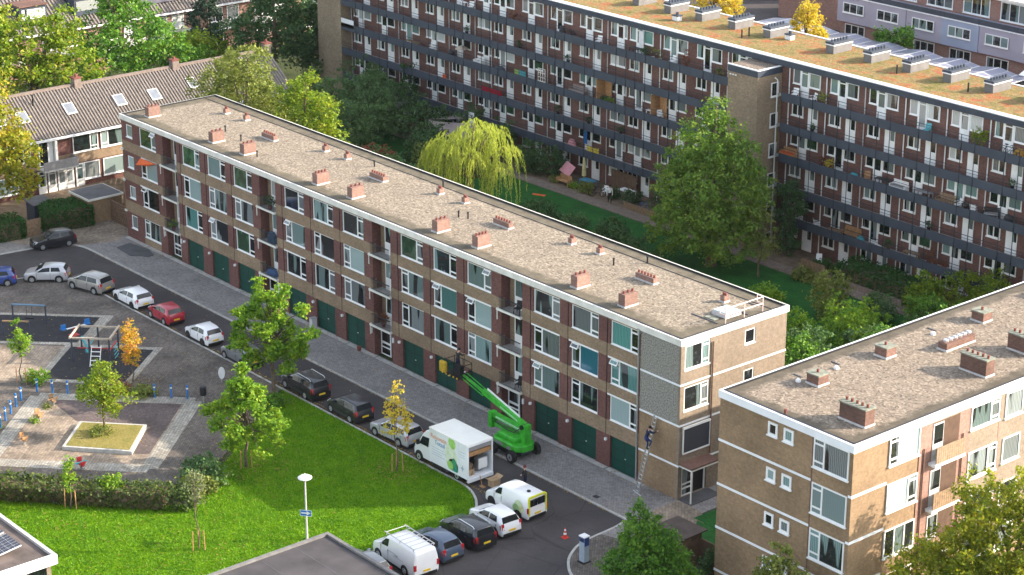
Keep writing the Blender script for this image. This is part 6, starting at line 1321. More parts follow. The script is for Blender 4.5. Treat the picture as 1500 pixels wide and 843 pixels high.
m=MB(); m.slab([(1.9,-1.0,.085),(2.2,-2.4,.085),(4.8,-2.6,.085),(5.3,-2.0,.085),(5.9,-1.6,.085),(5.9,-1.0,.085),(4.4,-.6,.085)][::-1],-.06); tag(m.build('black_sheet',[MT['felt']],loc=(4,-1.6,.08)),'black plastic sheeting lying on the paving by the left end window','sheet')
m=MB(); x,y=17.9+9.5,-.45; x=28.0; m.box(x,x+.38,-.55,-.1,.07,.85,0); m.box(x-.02,x+.40,-.57,-.08,.85,.9,1); tag(m.build('utility_box',[MT['lead'],MT['grey']],loc=(x,-.3,0)),'small grey utility box between two green garage doors','box')
m=MB(); m.lathe((34.3,-.45,.07),[(.14,0),(.18,.28),(.20,.3),(.19,.34)],10,0); tag(m.build('flower_pot',[MT['pot']],loc=(34.3,-.45,0)),'red flower pot beside a ground-floor entrance','pot')
# litter bin and sign back by the street tree
o=empty('litter_bin',(35.2,-14.6,0),'black litter bin on a post beside the blue posts','bin')
m=MB(); m.tube([(35.2,-14.6,0),(35.2,-14.6,.7)],.05,8); m.build('post',[MT['steel']],o)
m=MB(); m.lathe((35.2,-14.6,.65),[(.20,0),(.24,.08),(.24,.55),(.26,.6),(.18,.66)],12); m.build('container',[MT['black']],o)
m=MB(); x,y=32.9,-11.6; m.tube([(x,y,0),(x,y,.5)],.06,8); m.slab([(x+.24*math.cos(a*math.pi/8)*.64+0,y+.24*math.cos(a*math.pi/8)*.77,.85+(.42 if math.sin(a*math.pi/8)>0 else .5)*math.sin(a*math.pi/8)) for a in range(16)],.06,1)
tag(m.build('rounded_panel',[MT['steel'],MT['cloth']],loc=(x,y,0)),'pale rounded panel on a short post at the edge of the playground','sign')
# swings
def swing(x0,y0,x1,y1,h,lb,seatmat):
    o=empty('swing_frame',((x0+x1)/2,(y0+y1)/2,0),lb,'swing')
    m=MB()
    for x,y in ((x0,y0),(x1,y1)): m=MB(); m.tube([(x,y,0),(x,y,h)],.07,8); m.build('post',[MT['dark']],o)
    m=MB(); m.tube([(x0,y0,h),(x1,y1,h)],.08,8); m.build('crossbar',[seatmat],o)
    m=MB()
    for t in (.42,.58): m.tube([(x0+(x1-x0)*t,y0+(y1-y0)*t,h),(x0+(x1-x0)*t,y0+(y1-y0)*t,.5)],.018,5)
    m.tube([(x0+(x1-x0)*.36,y0+(y1-y0)*.36,.48),(x0+(x1-x0)*.64,y0+(y1-y0)*.64,.48)],.07,6); m.build('seat',[MT['black']],o)
swing(12.4,-17.4,14.3,-15.6,1.55,'swing frame with a grey-blue bar at the far corner of the rubber mat',pm('blue_grey_bar',(.12,.20,.28),.5,.1,3)); swing(14.2,-19.2,15.6,-17.7,1.15,'low brown-barred swing frame behind the left sapling',MT['wood'])
o=empty('seesaw',(17.6,-15.0,0),'blue, white and red seesaw on the black rubber mat','seesaw')
m=MB(); m.tube([(17.0,-15.6,.35),(18.2,-14.2,.85)],.06,8,0); m.tube([(17.5,-15.05,0),(17.6,-14.95,.58)],.09,8,1); m.build('beam',[MT['white'],MT['redp']],o)
for p in ((17.0,-15.6,.42),(18.2,-14.2,.92)):
    m=MB(); m.box(p[0]-.22,p[0]+.22,p[1]-.18,p[1]+.18,p[2]-.04,p[2]+.04); m.box(p[0]-.05,p[0]+.05,p[1]-.2,p[1]+.2,p[2]+.04,p[2]+.35); m.build('seat',[MT['blue']],o)
m=MB(); m.box(17.5,18.1,-15.5,-14.8,.0,.1); m.build('base',[MT['redp']],o)
# climbing frame
o=empty('climbing_frame',(23.0,-16.1,0),'wooden climbing frame with ladders on the lower rubber mat','climbing frame')
K=math.sqrt(.5)
def cf(a,b,z): return (22.6+a*K+b*K,-16.1+a*K-b*K,z)
for a in (-1.3,0,1.5):
    for b in (-1.2,1.2): m=MB(); m.tube([cf(a,b,0),cf(a,b,1.95)],.07,7); m.build('post',[MT['dark']],o)
m=MB()
for b in (-1.2,1.2): beam(m,cf(-1.5,b,1.95),cf(1.7,b,1.95),.10,.14)
for a in (-1.4,1.6): beam(m,cf(a,-1.35,2.02),cf(a,1.35,2.02),.10,.14)
m.build('top_beam',[pm('pale_timber',(.42,.36,.29),.8,.2,4)],o)
m=MB()
for k in range(5): m.tube([cf(.2,1.25+.18*k,1.3-.28*k),cf(.9,1.25+.18*k,1.3-.28*k)],.035,6)
for a in (.2,.9): m.tube([cf(a,1.2,1.4),cf(a,2.05,.05)],.03,6)
m.build('ladder',[WH],o)
m=MB()
for k in range(4): m.tube([cf(1.7,-.4+.05*k,.2+.3*k),cf(1.7,.6+.05*k,.2+.3*k)],.035,6)
m.tube([cf(-.3,-1.2,1.0),cf(-.3,1.2,1.0)],.05,6); m.tube([cf(-1.2,-1,1.2),cf(-.6,-.2,.7),cf(-.5,.2,.4)],.10,6)
m.build('rungs',[MT['teal']],o)
m=MB(); m.tube([cf(1.4,-1.1,.9),cf(1.4,1.1,.9)],.06,6); m.tube([cf(-.9,1.2,1.2),cf(1.4,1.2,1.2)],.04,6); m.build('bar',[MT['redp']],o)
# rockers and seats
def rocker(x,y,lb,c1,c2):
    o=empty('spring_rocker',(x,y,0),lb,'rocker','playground rockers')
    m=MB(); m.tube([(x,y,.05),(x,y,.35)],.10,8); m.build('spring',[MT['steel']],o)
    m=MB(); m.box(x-.28,x+.28,y-.10,y+.10,.35,.5); m.box(x-.3,x-.2,y-.16,y+.16,.5,.85); m.box(x+.16,x+.26,y-.2,y+.2,.5,.65); m.build('seat',[c1],o)
    m=MB(); m.box(x-.05,x+.05,y-.4,y+.4,.52,.6); m.build('handle',[c2],o)
rocker(33.4,-27.6,'orange wooden rocker in the warm paved court',MT['oak'],MT['wood']); rocker(39.4,-26.6,'red and teal rocker near the ragged hedge',MT['redp'],pm('teal_paint',(.02,.33,.36),.5,.1,4)); rocker(30.5,-24.9,'pale wooden rocker in weeds, nearer the left-hand posts',MT['oak'],MT['wood']); rocker(28.8,-22.9,'pale wooden rocker in weeds near the court corner',MT['wood'],MT['oak'])
for x,y,l,mt in ((30.6,-25.3,'tuft of weeds at the second wooden rocker','fresh'),(28.9,-23.3,'tuft of weeds at the court corner rocker','olive')): shrub(l,(x,y),.3,.35,160,.12,FO[mt],'weeds on the court')
o=empty('toy_bench',(44.3,-26.2,0),'small blue seat at the playground end of the ragged hedge','seat')
m=MB(); m.tube([(43.9,-26.6,0),(43.9,-26.6,.45)],.06,6); m.box(43.65,44.15,-26.8,-26.4,.45,.55); m.box(43.65,43.72,-26.8,-26.4,.55,.95); m.build('seat',[MT['blue']],o)
# ------------------------------------------------------------------ ladder
LBz=5.15
o=empty('ladder',(65.6,-1.1,0),'tall aluminium ladder leaning on the corner of the long block','ladder')
m=MB(); pA=Vector((65.35,-1.25,.08)); pB=Vector((65.72,-.10,5.2)); sxv=Vector((.22,-.05,0))
for s_ in (-1,1): beam(m,pA+sxv*s_,pB+sxv*s_*.8,.04,.08)
for k in range(19): t=(k+.5)/19; c=pA.lerp(pB,t); w_=sxv*(1-.2*t); m.tube([c-w_,c+w_],.02,5)
m.build('rails_and_rungs',[MT['alu']],o)
m=MB(); m.tube([pA-sxv*2.0-Vector((0,0,.0)),pA+sxv*2.2],.04,6); m.build('stabiliser_bar',[MT['alu']],o)
# ------------------------------------------------------------------ people
def person(label,loc,rz,J,cols,hat=None,group=None):
    """J: joints in metres, local; cols: (top, trousers, shoes)"""
    root=empty('person',loc,label,'person',group,rz)
    E_=[('pelvis','waist',.13),('waist','chest',.135),('chest','neck',.15),('neck','head0',.055),('head0','head1',.085)]
    vs=['pelvis','waist','chest','neck','head0','head1']; rad={'pelvis':.13,'waist':.125,'chest':.15,'neck':.06,'head0':.085,'head1':.075}
    edges=[('pelvis','waist'),('waist','chest'),('chest','neck'),('neck','head0'),('head0','head1')]
    for s_ in 'LR':
        vs+=[s_+k for k in ('sh','el','wr','hand','hip','kn','an','toe')]
        rad.update({s_+'sh':.068,s_+'el':.05,s_+'wr':.036,s_+'hand':.04,s_+'hip':.095,s_+'kn':.062,s_+'an':.045,s_+'toe':.042})
        edges+=[('chest',s_+'sh'),(s_+'sh',s_+'el'),(s_+'el',s_+'wr'),(s_+'wr',s_+'hand'),('pelvis',s_+'hip'),(s_+'hip',s_+'kn'),(s_+'kn',s_+'an'),(s_+'an',s_+'toe')]
        h=Vector(J[s_+'hand']); w_=Vector(J[s_+'wr']); d=(h-w_).normalized(); side=d.cross(Vector((.3,.2,1))).normalized(); nrm=side.cross(d)
        for i,(off,ln) in enumerate(((-.032,.062),(-.011,.075),(.011,.07),(.032,.055))):
            a,b=f'{s_}f{i}a',f'{s_}f{i}b'; J[a]=h+side*off+d*.035; J[b]=J[a]+d*ln*.75+nrm*.03; vs+=[a,b]; rad[a]=.011; rad[b]=.009; edges+=[(s_+'hand',a),(a,b)]
        a,b=s_+'t0',s_+'t1'; J[a]=h-d*.01+side*(-.05); J[b]=J[a]+d*.045-side*.01+nrm*.01; vs+=[a,b]; rad[a]=.013; rad[b]=.011; edges+=[(s_+'hand',a),(a,b)]
    me=bpy.data.meshes.new('body'); me.from_pydata([tuple(J[v]) for v in vs],[(vs.index(a),vs.index(b)) for a,b in edges],[])
    ob=bpy.data.objects.new('tmp',me); col.objects.link(ob); ob.modifiers.new('s','SKIN'); ob.modifiers.new('u','SUBSURF').levels=1
    for i,v in enumerate(vs):
        r_=rad[v]; sv=me.skin_vertices[0].data[i]; sv.radius=(r_,r_*(.8 if v in('chest','waist','pelvis') else 1)); sv.use_root=(v=='pelvis')
    dg=bpy.context.evaluated_depsgraph_get(); m2=bpy.data.meshes.new_from_object(ob.evaluated_get(dg)); bpy.data.objects.remove(ob)
    mats=[cols[0],cols[1],cols[2],MT['skin']]; m2.materials.clear()
    for q in mats: m2.materials.append(q)
    def kind(n_):
        if n_ in('head0','head1','neck') or 'hand' in n_ or n_[1:2] in 'ft' and len(n_)>2 and n_[1] in 'ft' and n_[1:]!='toe': return 3
        if n_[1:] in('an','toe'): return 2
        if n_[1:] in('hip','kn') or n_=='pelvis': return 1
        return 0
    Jv={v:Vector(J[v]) for v in vs}
    for p in m2.polygons:
        c=p.center; bst=None
        for a,b in edges:
            A_,B_=Jv[a],Jv[b]; d=B_-A_; t=max(0,min(1,(c-A_).dot(d)/max(d.length_squared,1e-9))); dd=(c-(A_+d*t)).length-.5*(rad[a]+rad[b])
            if bst is None or dd<bst[0]: bst=(dd,a if t<.5 else b)
        p.material_index=kind(bst[1]); p.use_smooth=True
    m2.name='body'; link('body',m2,root)
    hp=(Vector(J['head0'])+Vector(J['head1']))/2; fw=Vector(J.get('face',(0,1,0))).normalized(); sd=fw.cross(Vector((0,0,1))).normalized()
    f=MB()
    for s_ in (-1,1): f.lathe(tuple(hp+fw*.082+sd*.03*s_+Vector((0,0,.0))),[(.004,-.008),(.011,0),(.004,.008)],6,0)
    f.box(hp.x+fw.x*.085-.01,hp.x+fw.x*.085+.01,hp.y+fw.y*.085-.01,hp.y+fw.y*.085+.01,hp.z-.035,hp.z,1)
    f.build('face',[MT['black'],MT['skin']],root,local=True)
    m=MB(); hh=Vector(J['head1']); m.lathe((hh.x-fw.x*.015,hh.y-fw.y*.015,hh.z-.075),[(.098,0),(.104,.05),(.092,.11),(.05,.15),(.01,.158)],12,0)
    m.build('hair' if hat is None else 'cap',[hat or MT['hair']],root,local=True)
    return root
def stand(**k):
    J={'pelvis':(0,0,.92),'waist':(0,.0,1.08),'chest':(0,.02,1.32),'neck':(0,.03,1.47),'head0':(0,.05,1.57),'head1':(0,.05,1.66)}
    for s_,q in (('L',-1),('R',1)):
        J.update({s_+'sh':(.19*q,.02,1.38),s_+'el':(.24*q,.0,1.12),s_+'wr':(.24*q,.08,.89),s_+'hand':(.24*q,.11,.81),s_+'hip':(.10*q,0,.86),s_+'kn':(.11*q,.03,.48),s_+'an':(.11*q,0,.08),s_+'toe':(.12*q,.14,.04)})
    J.update(k); return J
person('person in dark clothing with a reddish cap standing behind the yellow-edged van',(60.3,-6.3,0),R(150),stand(Rel=(.28,.06,1.14),Rwr=(.14,.22,1.04),Rhand=(.08,.26,1.03),Lel=(-.28,.06,1.14),Lwr=(-.12,.22,1.05),Lhand=(-.05,.26,1.04)),(MT['black'],MT['navy'],MT['black']),pm('dark_red_cap',(.16,.03,.03),.8,.1,5))
person('person in black standing in the raised lift platform facing the wall',(47.75,-1.75,3.0),R(10),stand(Rel=(.26,.2,1.2),Rwr=(.2,.42,1.2),Rhand=(.18,.48,1.2),Lel=(-.26,.2,1.15),Lwr=(-.16,.40,1.12),Lhand=(-.13,.46,1.12),chest=(0,.08,1.32),neck=(0,.12,1.46),head0=(0,.16,1.56),head1=(0,.17,1.65)),(MT['black'],MT['navy'],MT['black']))
# climber on the ladder: the ladder's line is followed by feet and hands
lean=Vector((0,.23,1)).normalized()
person('person in navy workwear climbing the ladder at the block corner',(65.63,-.62,2.95),R(-12),stand(pelvis=(0,-.18,.9),waist=(0,-.12,1.06),chest=(.02,.0,1.3),neck=(.02,.06,1.44),head0=(.03,.1,1.54),head1=(.03,.11,1.63),Lhip=(-.1,-.16,.84),Rhip=(.1,-.16,.84),Lkn=(-.12,.05,.52),Rkn=(.13,.16,.66),Lan=(-.11,-.02,.08),Ran=(.11,.02,.34),Ltoe=(-.11,.12,.06),Rtoe=(.11,.17,.32),Lsh=(-.17,.02,1.36),Rsh=(.2,.02,1.36),Lel=(-.24,.2,1.26),Lwr=(-.17,.38,1.4),Lhand=(-.15,.42,1.46),Rel=(.34,.16,1.3),Rwr=(.36,.36,1.36),Rhand=(.37,.43,1.38),face=(.2,1,0)),(MT['navy'],pm('blue_trousers',(.02,.04,.16),.85,.15,8),MT['black']))
person('person in a white top and dark trousers walking on the garden path',(19.9,38.0,.05),R(-130),stand(Lkn=(-.11,.14,.50),Lan=(-.11,.2,.1),Ltoe=(-.12,.33,.05),Rkn=(.11,-.02,.47),Ran=(.11,-.2,.12),Rtoe=(.12,-.08,.05)),(MT['cloth'],MT['black'],MT['black']))
# ------------------------------------------------------------------ things on the walkways and in the gardens
YG=40.95
def chair(x,y,z,rz,mat,label,group='chairs on the walkways'):
    o=empty('chair',(x,y,z),label,'chair',group,R(rz))
    m=MB(); m.box(-.24,.24,-.24,.24,.40,.45); m.build('seat',[mat],o,local=True)
    m=MB(); m.slab([(-.24,.22,.45),(.24,.22,.45),(.24,.30,.88),(-.24,.30,.88)],.03); m.build('backrest',[mat],o,local=True)
    for a in (-1,1):
        for b in (-1,1): m=MB(); m.tube([(.21*a,.21*b,.4),(.25*a,.25*b,0)],.025,5); m.build('leg',[mat],o,local=True)
        m=MB(); m.box(.22*a-.03,.22*a+.03,-.22,.24,.62,.66); m.build('armrest',[mat],o,local=True)
    return o
def table(x,y,z,L_,W_,h,mat,label,leg=None,group=None,cloth=None):
    o=empty('table',(x,y,z),label,'table',group)
    m=MB(); m.box(-L_/2,L_/2,-W_/2,W_/2,h-.05,h); m.build('tabletop',[mat],o,local=True)
    for a in (-1,1):
        for b in (-1,1): m=MB(); m.box(a*(L_/2-.06)-.03,a*(L_/2-.06)+.03,b*(W_/2-.06)-.03,b*(W_/2-.06)+.03,0,h-.05); m.build('leg',[leg or mat],o,local=True)
    return o
def plant(x,y,z,r,h,mat,label,pot=MT['pot'],n=220,group='potted plants on the walkways'):
    o=empty('potted_plant',(x,y,z),label,'plant',group)
    m=MB(); m.lathe((0,0,0),[(.13,0),(.17,.28),(.19,.3),(.18,.33)],9); m.build('pot',[pot],o,local=True)
    C=blobpts([(x,y,z+.3+h*.5,r,min(r,.35),h*.5)],n,.2,10,.3); leafmesh('leaves',C,.14,mat,o); return o
def bench(x,y,z,L_,mat,label,cush=None,group=None,rz=0):
    o=empty('bench',(x,y,z),label,'bench',group,R(rz))
    m=MB(); m.box(-L_/2,L_/2,-.28,.22,.36,.44); m.build('seat',[mat],o,local=True)
    m=MB()
    for k in range(4): m.box(-L_/2,L_/2,.24,.28,.46+.12*k,.55+.12*k)
    m.build('backrest',[mat],o,local=True)
    for a in (-1,1): m=MB(); m.box(a*L_/2-.05,a*L_/2+.05,-.28,.28,0,.62); m.build('leg',[mat],o,local=True)
    if cush:
        m=MB(); m.box(-L_/2+.06,L_/2-.06,-.27,.2,.44,.54); m.build('cushion',[cush],o,local=True)
    return o
def lump(name,x,y,z,w_,d_,h,mat,label,cat,group=None):
    m=MB(); m.lathe((0,0,0),[(.5,0),(.55,.35),(.5,.7),(.32,.95),(.1,1.0)],10); m.v=[(a*w_,b*d_,c*h) for a,b,c in m.v]
    m.v=[(a+.04*w_*math.sin(9*b+5*c),b,c) for a,b,c in m.v]
    o=m.build(name,[mat]); o.location=(x,y,z); return tag(o,label,cat,group)
def cloth(x0,x1,y,z0,z1,mat,label,group=None,name='hanging_cloth'):
    m=MB(); n=14; P_=[]
    for i in range(n+1):
        t=i/n; P_.append((x0+(x1-x0)*t,y+.05*math.sin(t*19),z1-.06*math.sin(math.pi*t),z0+.04*math.sin(t*23)))
    vs=[(a,b,c) for a,b,c,d in P_]+[(a,b,d) for a,b,c,d in P_]; k=n+1
    vs+=[(a,b+.02,c) for a,b,c in vs]
    fs=[(i,i+1,k+i+1,k+i) for i in range(n)]+[(2*k+i,2*k+i+1,3*k+i+1,3*k+i) for i in range(n)]+[(i,i+1,2*k+i+1,2*k+i) for i in range(n)]+[(k+i,k+i+1,3*k+i+1,3*k+i) for i in range(n)]+[(0,k,3*k,2*k),(n,k+n,3*k+n,2*k+n)]
    m.add(vs,fs); o=m.build(name,[mat],loc=(x0,y,z0)); return tag(o,label,'cloth',group)
W_=MT['white']; z1,z3,z5,z4,z2=13.2,7.96,2.72,5.34,10.58
chair(39.0,YG,z1,20,W_,'white chair on the top walkway right beside the stair tower'); chair(41.0,YG,z1,-20,W_,'white chair on the top walkway next to a bushy plant'); plant(42.0,YG,z1,.7,.9,FO['olive'],'bushy olive plant on the top walkway right of the stair tower')
chair(52.9,YG,z1,10,pm('teal_paint_chair',(.10,.38,.42),.5,.1,4),'teal folding chair in front of white curtained doors'); plant(58.0,YG,z1,1.0,1.3,FO['yellowgreen'],'large yellow-green plant on the top walkway at the right',n=600); plant(61.8,YG,z1,.5,.6,FO['orange'],'red flowers on the top walkway at the right edge')
chair(24.5,YG,z1,0,W_,'white metal chair on the top walkway left of the reddish plant'); plant(26.2,YG,z1,.6,1.4,FO['rust'],'tall reddish plant on the top walkway'); 
for x in (22.0,22.9): plant(x,YG,z1,.2,1.0,FO['olive'],['slim plant in a pale pot on the top walkway, left one','slim plant in a pale pot on the top walkway, right one'][x>22.5],MT['lead'],60)
table(19.8,YG,z1,1.2,.6,.7,MT['black'],'dark table on the top walkway beneath the hung pale garment'); plant(21.0,YG,z1,.6,.8,FO['dark'],'dark shrub in a pot on the top walkway'); cloth(19.6,20.2,YB-.2,z1+.9,z1+2.2,MT['pinkc'] if False else MT['cloth'],'long pale garment hung beside a balcony door')
chair(14.9,YG,z1,15,W_,'white folding chair on the top walkway, middle'); lump('covered_barbecue',9.9,YG,z1,.6,.55,.95,MT['black'],'black covered barbecue on the top walkway','cover'); chair(11.4,YG,z1,160,MT['black'],'black chair beside the covered barbecue'); plant(3.0,YG,z1,.6,.9,FO['rust'],'brown leafy plant on the top walkway'); chair(-3.5,YG,z1,30,W_,'white chair on the top walkway near the left'); table(-4.6,YG,z1,.8,.5,.7,W_,'small white table on the top walkway near the left'); plant(30.4,YG,z1,.45,.7,FO['olive'],'olive potted plant on the top walkway at the big tree side of the tower')
# bicycle
def bike(x,y,z,rz,mat,label):
    o=empty('bicycle',(x,y,z),label,'bicycle','bicycles',R(rz))
    for a in (-.5,.5):
        m=MB(); pts=[(a+.31*math.cos(k*math.pi/8),0,.33+.31*math.sin(k*math.pi/8)) for k in range(17)]; m.tube(pts,.025,6); m.build('wheel',[MT['rubber']],o,local=True)
    m=MB(); m.tube([(-.5,0,.33),(-.15,0,.8),(.35,0,.85),(-.08,0,.33),(-.5,0,.33)],.02,6); m.tube([(-.08,0,.33),(-.2,0,.92)],.02,6); m.tube([(.5,0,.33),(.34,0,.98)],.02,6); m.build('frame',[mat],o,local=True)
    m=MB(); m.tube([(.32,-.26,.98),(.36,0,1.0),(.32,.26,.98)],.02,6); m.build('handlebar',[MT['black']],o,local=True)
    m=MB(); m.box(-.32,-.08,-.07,.07,.92,.98); m.build('saddle',[MT['black']],o,local=True)
bike(60.7,YG,z1,0,MT['black'],'black bicycle on the top walkway at the right edge'); bike(23.6,38.6,0.05,25,MT['blue'],'bicycle leaning by the garden path left of the big tree'); bike(17.8,38.4,.05,40,MT['black'],'dark bicycle beside the white garden table')
# third level
bench(38.6,YG,z3,1.6,MT['oak'],'orange-red cushioned bench on the walkway next to the stair tower',MT['orange']); plant(43.0,YG,z3,.4,.8,FO['gold'],'yellowish grass in a pot on the third walkway'); plant(42.2,YG,z3,.35,.9,FO['rust'],'dark red plant next to the yellowish grass')
lump('storage_bags',45.8,YG,z3,.8,.4,.5,MT['teal'],'teal bags heaped on the third walkway','bags'); chair(47.2,YG,z3,40,MT['oak'],'wooden folding chair beside the teal bags'); table(48.9,YG,z3,1.4,.6,.72,MT['black'],'long dark table on the third walkway'); bench(50.5,YG,z3,1.5,W_,'white bench with a pale cushion on the third walkway',MT['grey'])
table(53.0,YG,z3,1.6,.6,.7,MT['grey'],'grey table on the third walkway left of the brown bench'); bench(55.2,YG,z3,1.6,MT['wood'],'brown slatted bench on the third walkway'); chair(56.4,YG,z3,-30,W_,'white garden chair, left of the pair on the third walkway'); chair(57.9,YG,z3,200,W_,'white garden chair, right of the pair on the third walkway'); table(57.15,YG,z3,.5,.5,.7,MT['black'],'small dark table between the two white garden chairs')
bench(59.6,YG,z3,1.2,MT['black'],'dark lounge seat with a grey cushion on the third walkway',MT['grey'],rz=30); lump('covered_furniture',61.3,YG,z3,1.0,.6,.8,MT['black'],'dark covered furniture at the right end of the third walkway','cover')
bench(12.2,YG,z3,2.0,MT['taupe'],'long taupe sofa on the third walkway, middle',MT['taupe'])
for x,l in ((15.3,'upright orange-brown wooden screen on the third walkway'),(22.5,'second orange-brown wooden screen near the big tree top')):
    m=MB()
    for k in range(6): m.box(x,x+.04,YG-.6+.2*k,YG-.42+.2*k,z3,z3+2.3)
    m.box(x-.03,x,YG-.6,YG+.58,z3+.3,z3+.4); m.box(x-.03,x,YG-.6,YG+.58,z3+1.9,z3+2.0); m.box(x+.04,x+.9,YG+.5,YG+.56,z3,z3+2.25)
    tag(m.build('wooden_screen',[MT['oak']],loc=(x,YG,z3)),l,'screen','wooden screens')
m=MB()
for k in range(4): m.box(7.1+.33*k,7.15+.33*k,YG-.55,YG-.5,z3,z3+1.75)
for k in range(5): m.box(7.1,8.14,YG-.56,YG-.49,z3+.1+.4*k,z3+.15+.4*k)
tag(m.build('lattice_rack',[MT['olive'] if 'olive' in MT else MT['trim']],loc=(7.6,YG,z3)),'pale lattice plant rack on the third walkway','rack')
plant(15.9,YG,z3,.4,.5,FO['dark'],'plant in a white pot by the wooden screen',W_); plant(16.6,YG,z3,.6,.35,FO['fresh'],'low green planter by the wooden screen'); cloth(4.2,5.2,40.55,z3+.1,z3+1.0,MT['teal'],'teal cloths hanging over the third walkway railing'); cloth(3.5,4.1,40.56,z3+.1,z3+.95,pm('lime_cloth',(.30,.42,.12),.8,.1,4),'lime green cloth over the third walkway railing')
bench(-2.3,YG,z3,1.1,W_,'white slatted bench on the third walkway at the left'); lump('covered_barbecue',-6.6,YG,z3,.9,.6,.8,MT['black'],'black covered furniture on the third walkway at the left','cover'); chair(-9.8,YG,z3,20,W_,'white folding chair on the third walkway at the left'); table(-12.8,YG,z3,2.0,.5,.5,MT['wood'],'low wooden table on the third walkway at the far left')
m=MB(); m.lathe((-5.0,YG,z3+1.2),[(.7,0),(.35,.22),(.03,.36)],10); m.tube([(-5,YG,z3),(-5,YG,z3+1.5)],.03,6); tag(m.build('small_parasol',[pm('beige_cloth',(.42,.36,.30),.9,.1,4)],loc=(-5,YG,z3)),'beige parasol on the third walkway at the left','parasol')
table(22.0,YG,z3,.9,.6,.7,W_,'white table on the third walkway by the big tree'); chair(23.1,YG,z3,60,W_,'white chair at the white table by the big tree')
lump('covered_box',.8,YG,z3,1.6,.5,.6,MT['dark'],'dark storage box on the third walkway','box')
# fourth level cloths
for k in range(5):
    x=-1.4+.62*k; cloth(x,x+.56,40.52-.006*k,z4+.2,z4+.95,MT['crimson'],f"crimson cloth over the railing of the lowest long walkway, {['first','second','third','fourth','fifth'][k]} from the left",'crimson cloths on the railing')
cloth(-7.5,-7.0,40.5,z4+.1,z4+.9,MT['orange'],'bright orange-red cloth hanging over the walkway railing')
for x,z,l in ((8.9,z4,'dark plant by a white front door, third unit left of the big tree'),(13.2,z4,'green plant by a white front door behind the willow top'),(10.3,z2,'plant beside a white door on the second walkway, left'),(53.4,z4,'dark plant beside a white door at the right'),(40.7,z2,'dark plant beside the white door nearest the stair tower'),(17.6,z4,'reddish plant by a white door near the big tree'),(3.3,z2,'small dark plant at a white door, upper left'),(-4.7,z2,'small dark plant at a white door at the far left'),(61.0,z2,'tall green plant in a red pot at the right edge')): plant(x,YB-.35,z,.25,.6,FO['dark'],l,MT['black'],110)
# fifth level
chair(42.1,YG,z5,150,W_,'white armchair on the lowest walkway beside the feathery tree'); table(44.2,YG,z5,1.5,.6,.45,MT['wood'],'low slatted wooden table on the lowest walkway'); bench(45.6,YG+.3,z5,1.7,MT['oak'],'orange wooden bench against the wall on the lowest walkway'); lump('storage_box',46.9,YG,z5,.7,.5,.6,MT['teal'],'bluish storage box on the lowest walkway','box'); lump('white_pots',48.7,YG,z5,.8,.3,.35,W_,'white pots below a balcony door on the lowest walkway','pots'); plant(49.8,YG,z5,.4,.8,FO['dark'],'dark plant on the lowest walkway right of the white pots'); table(52.2,YG,z5,1.5,.5,.6,MT['wood'],'brown table on the lowest walkway at the right'); plant(54.0,YG,z5,.5,1.4,FO['rust'],'tall dry reed plant on the lowest walkway')
for x,l in ((54.9,'red flowers on the lowest walkway, left of two'),(55.8,'red flowers on the lowest walkway, right of two')): plant(x,40.6,z5+.2,.35,.4,FO['rust'],l,MT['pot'],130)
lump('beach_tent',11.4,YG,z5,.9,.6,.9,MT['pinkc'],'pink tent-like cover on the lowest walkway','cover'); cloth(14.0,15.6,40.5,z5+.1,z5+1.0,pm('yellow_print_cloth',(.55,.42,.06),.8,.45,3),'yellow patterned cloth over the lowest walkway railing'); cloth(12.6,13.1,41.3,z5+.7,z5+2.0,MT['blue'],'blue garment hanging at a balcony door')
# gardens
cloth(-15.6,-12.9,40.3,.9,2.4,MT['cloth'],'row of white sheets drying under the lowest walkway'); cloth(-12.7,-12.0,40.35,.9,2.3,MT['grey'],'patterned dark cloth drying next to the white sheets'); cloth(-6.4,-4.6,40.3,1.3,2.2,MT['cloth'],'smaller white cloths drying under the lowest walkway')
def sail(pts,label):
    m=MB(); n=7; A_,B_,C_,D_=[Vector(p) for p in pts]; g=[]
    for i in range(n+1):
        for j in range(n+1):
            u,v=i/n,j/n; p=A_.lerp(B_,u).lerp(D_.lerp(C_,u),v); inw=(math.sin(math.pi*u)*abs(v-.5)+math.sin(math.pi*v)*abs(u-.5))*.28; cc=(A_+B_+C_+D_)/4; p=p.lerp(cc,inw); g.append(p)
    vs=[tuple(p) for p in g]+[tuple(p+Vector((0,0,.02))) for p in g]; k=(n+1)**2
    fs=[(i*(n+1)+j,i*(n+1)+j+1,(i+1)*(n+1)+j+1,(i+1)*(n+1)+j) for i in range(n) for j in range(n)]; fs+=[tuple(a+k for a in f) for f in fs]
    m.add(vs,fs); o=m.build('shade_sail',[MT['taupe']],loc=tuple(A_)); tag(o,label,'sail')
sail([(-3.9,36.0,3.0),(-1.0,38.8,2.9),(3.0,38.5,2.6),(1.2,33.8,1.9)],'large brown shade sail stretched over a garden behind the willow')
sail([(-6.6,38.6,2.3),(-4.1,36.0,3.05),(-2.0,38.9,3.0),(-3.5,40.2,2.9)],'smaller brown shade sail left of the white banner')
m=MB(); m.tube([(-3.95,36.0,0),(-3.95,36.0,3.05)],.05,6); tag(m.build('sail_post',[MT['lead']],loc=(-3.95,36,0)),'thin post holding the corners of the brown shade sails','post')
m=MB(); m.slab([(-1.4,38.9,3.9),(-.6,38.9,3.9),(-.6,38.9,2.0),(-1.0,38.9,1.5),(-1.4,38.9,2.0)],.02,0); m.tube([(-1.45,38.92,0),(-1.45,38.92,3.95)],.03,6,1); tag(m.build('white_banner',[MT['cloth'],MT['lead']],loc=(-1.4,38.9,0)),'narrow white banner hanging behind the shade sails','banner')
o=empty('folded_parasol',(14.2,40.0,0),'folded pale yellow parasol standing in a garden','parasol')
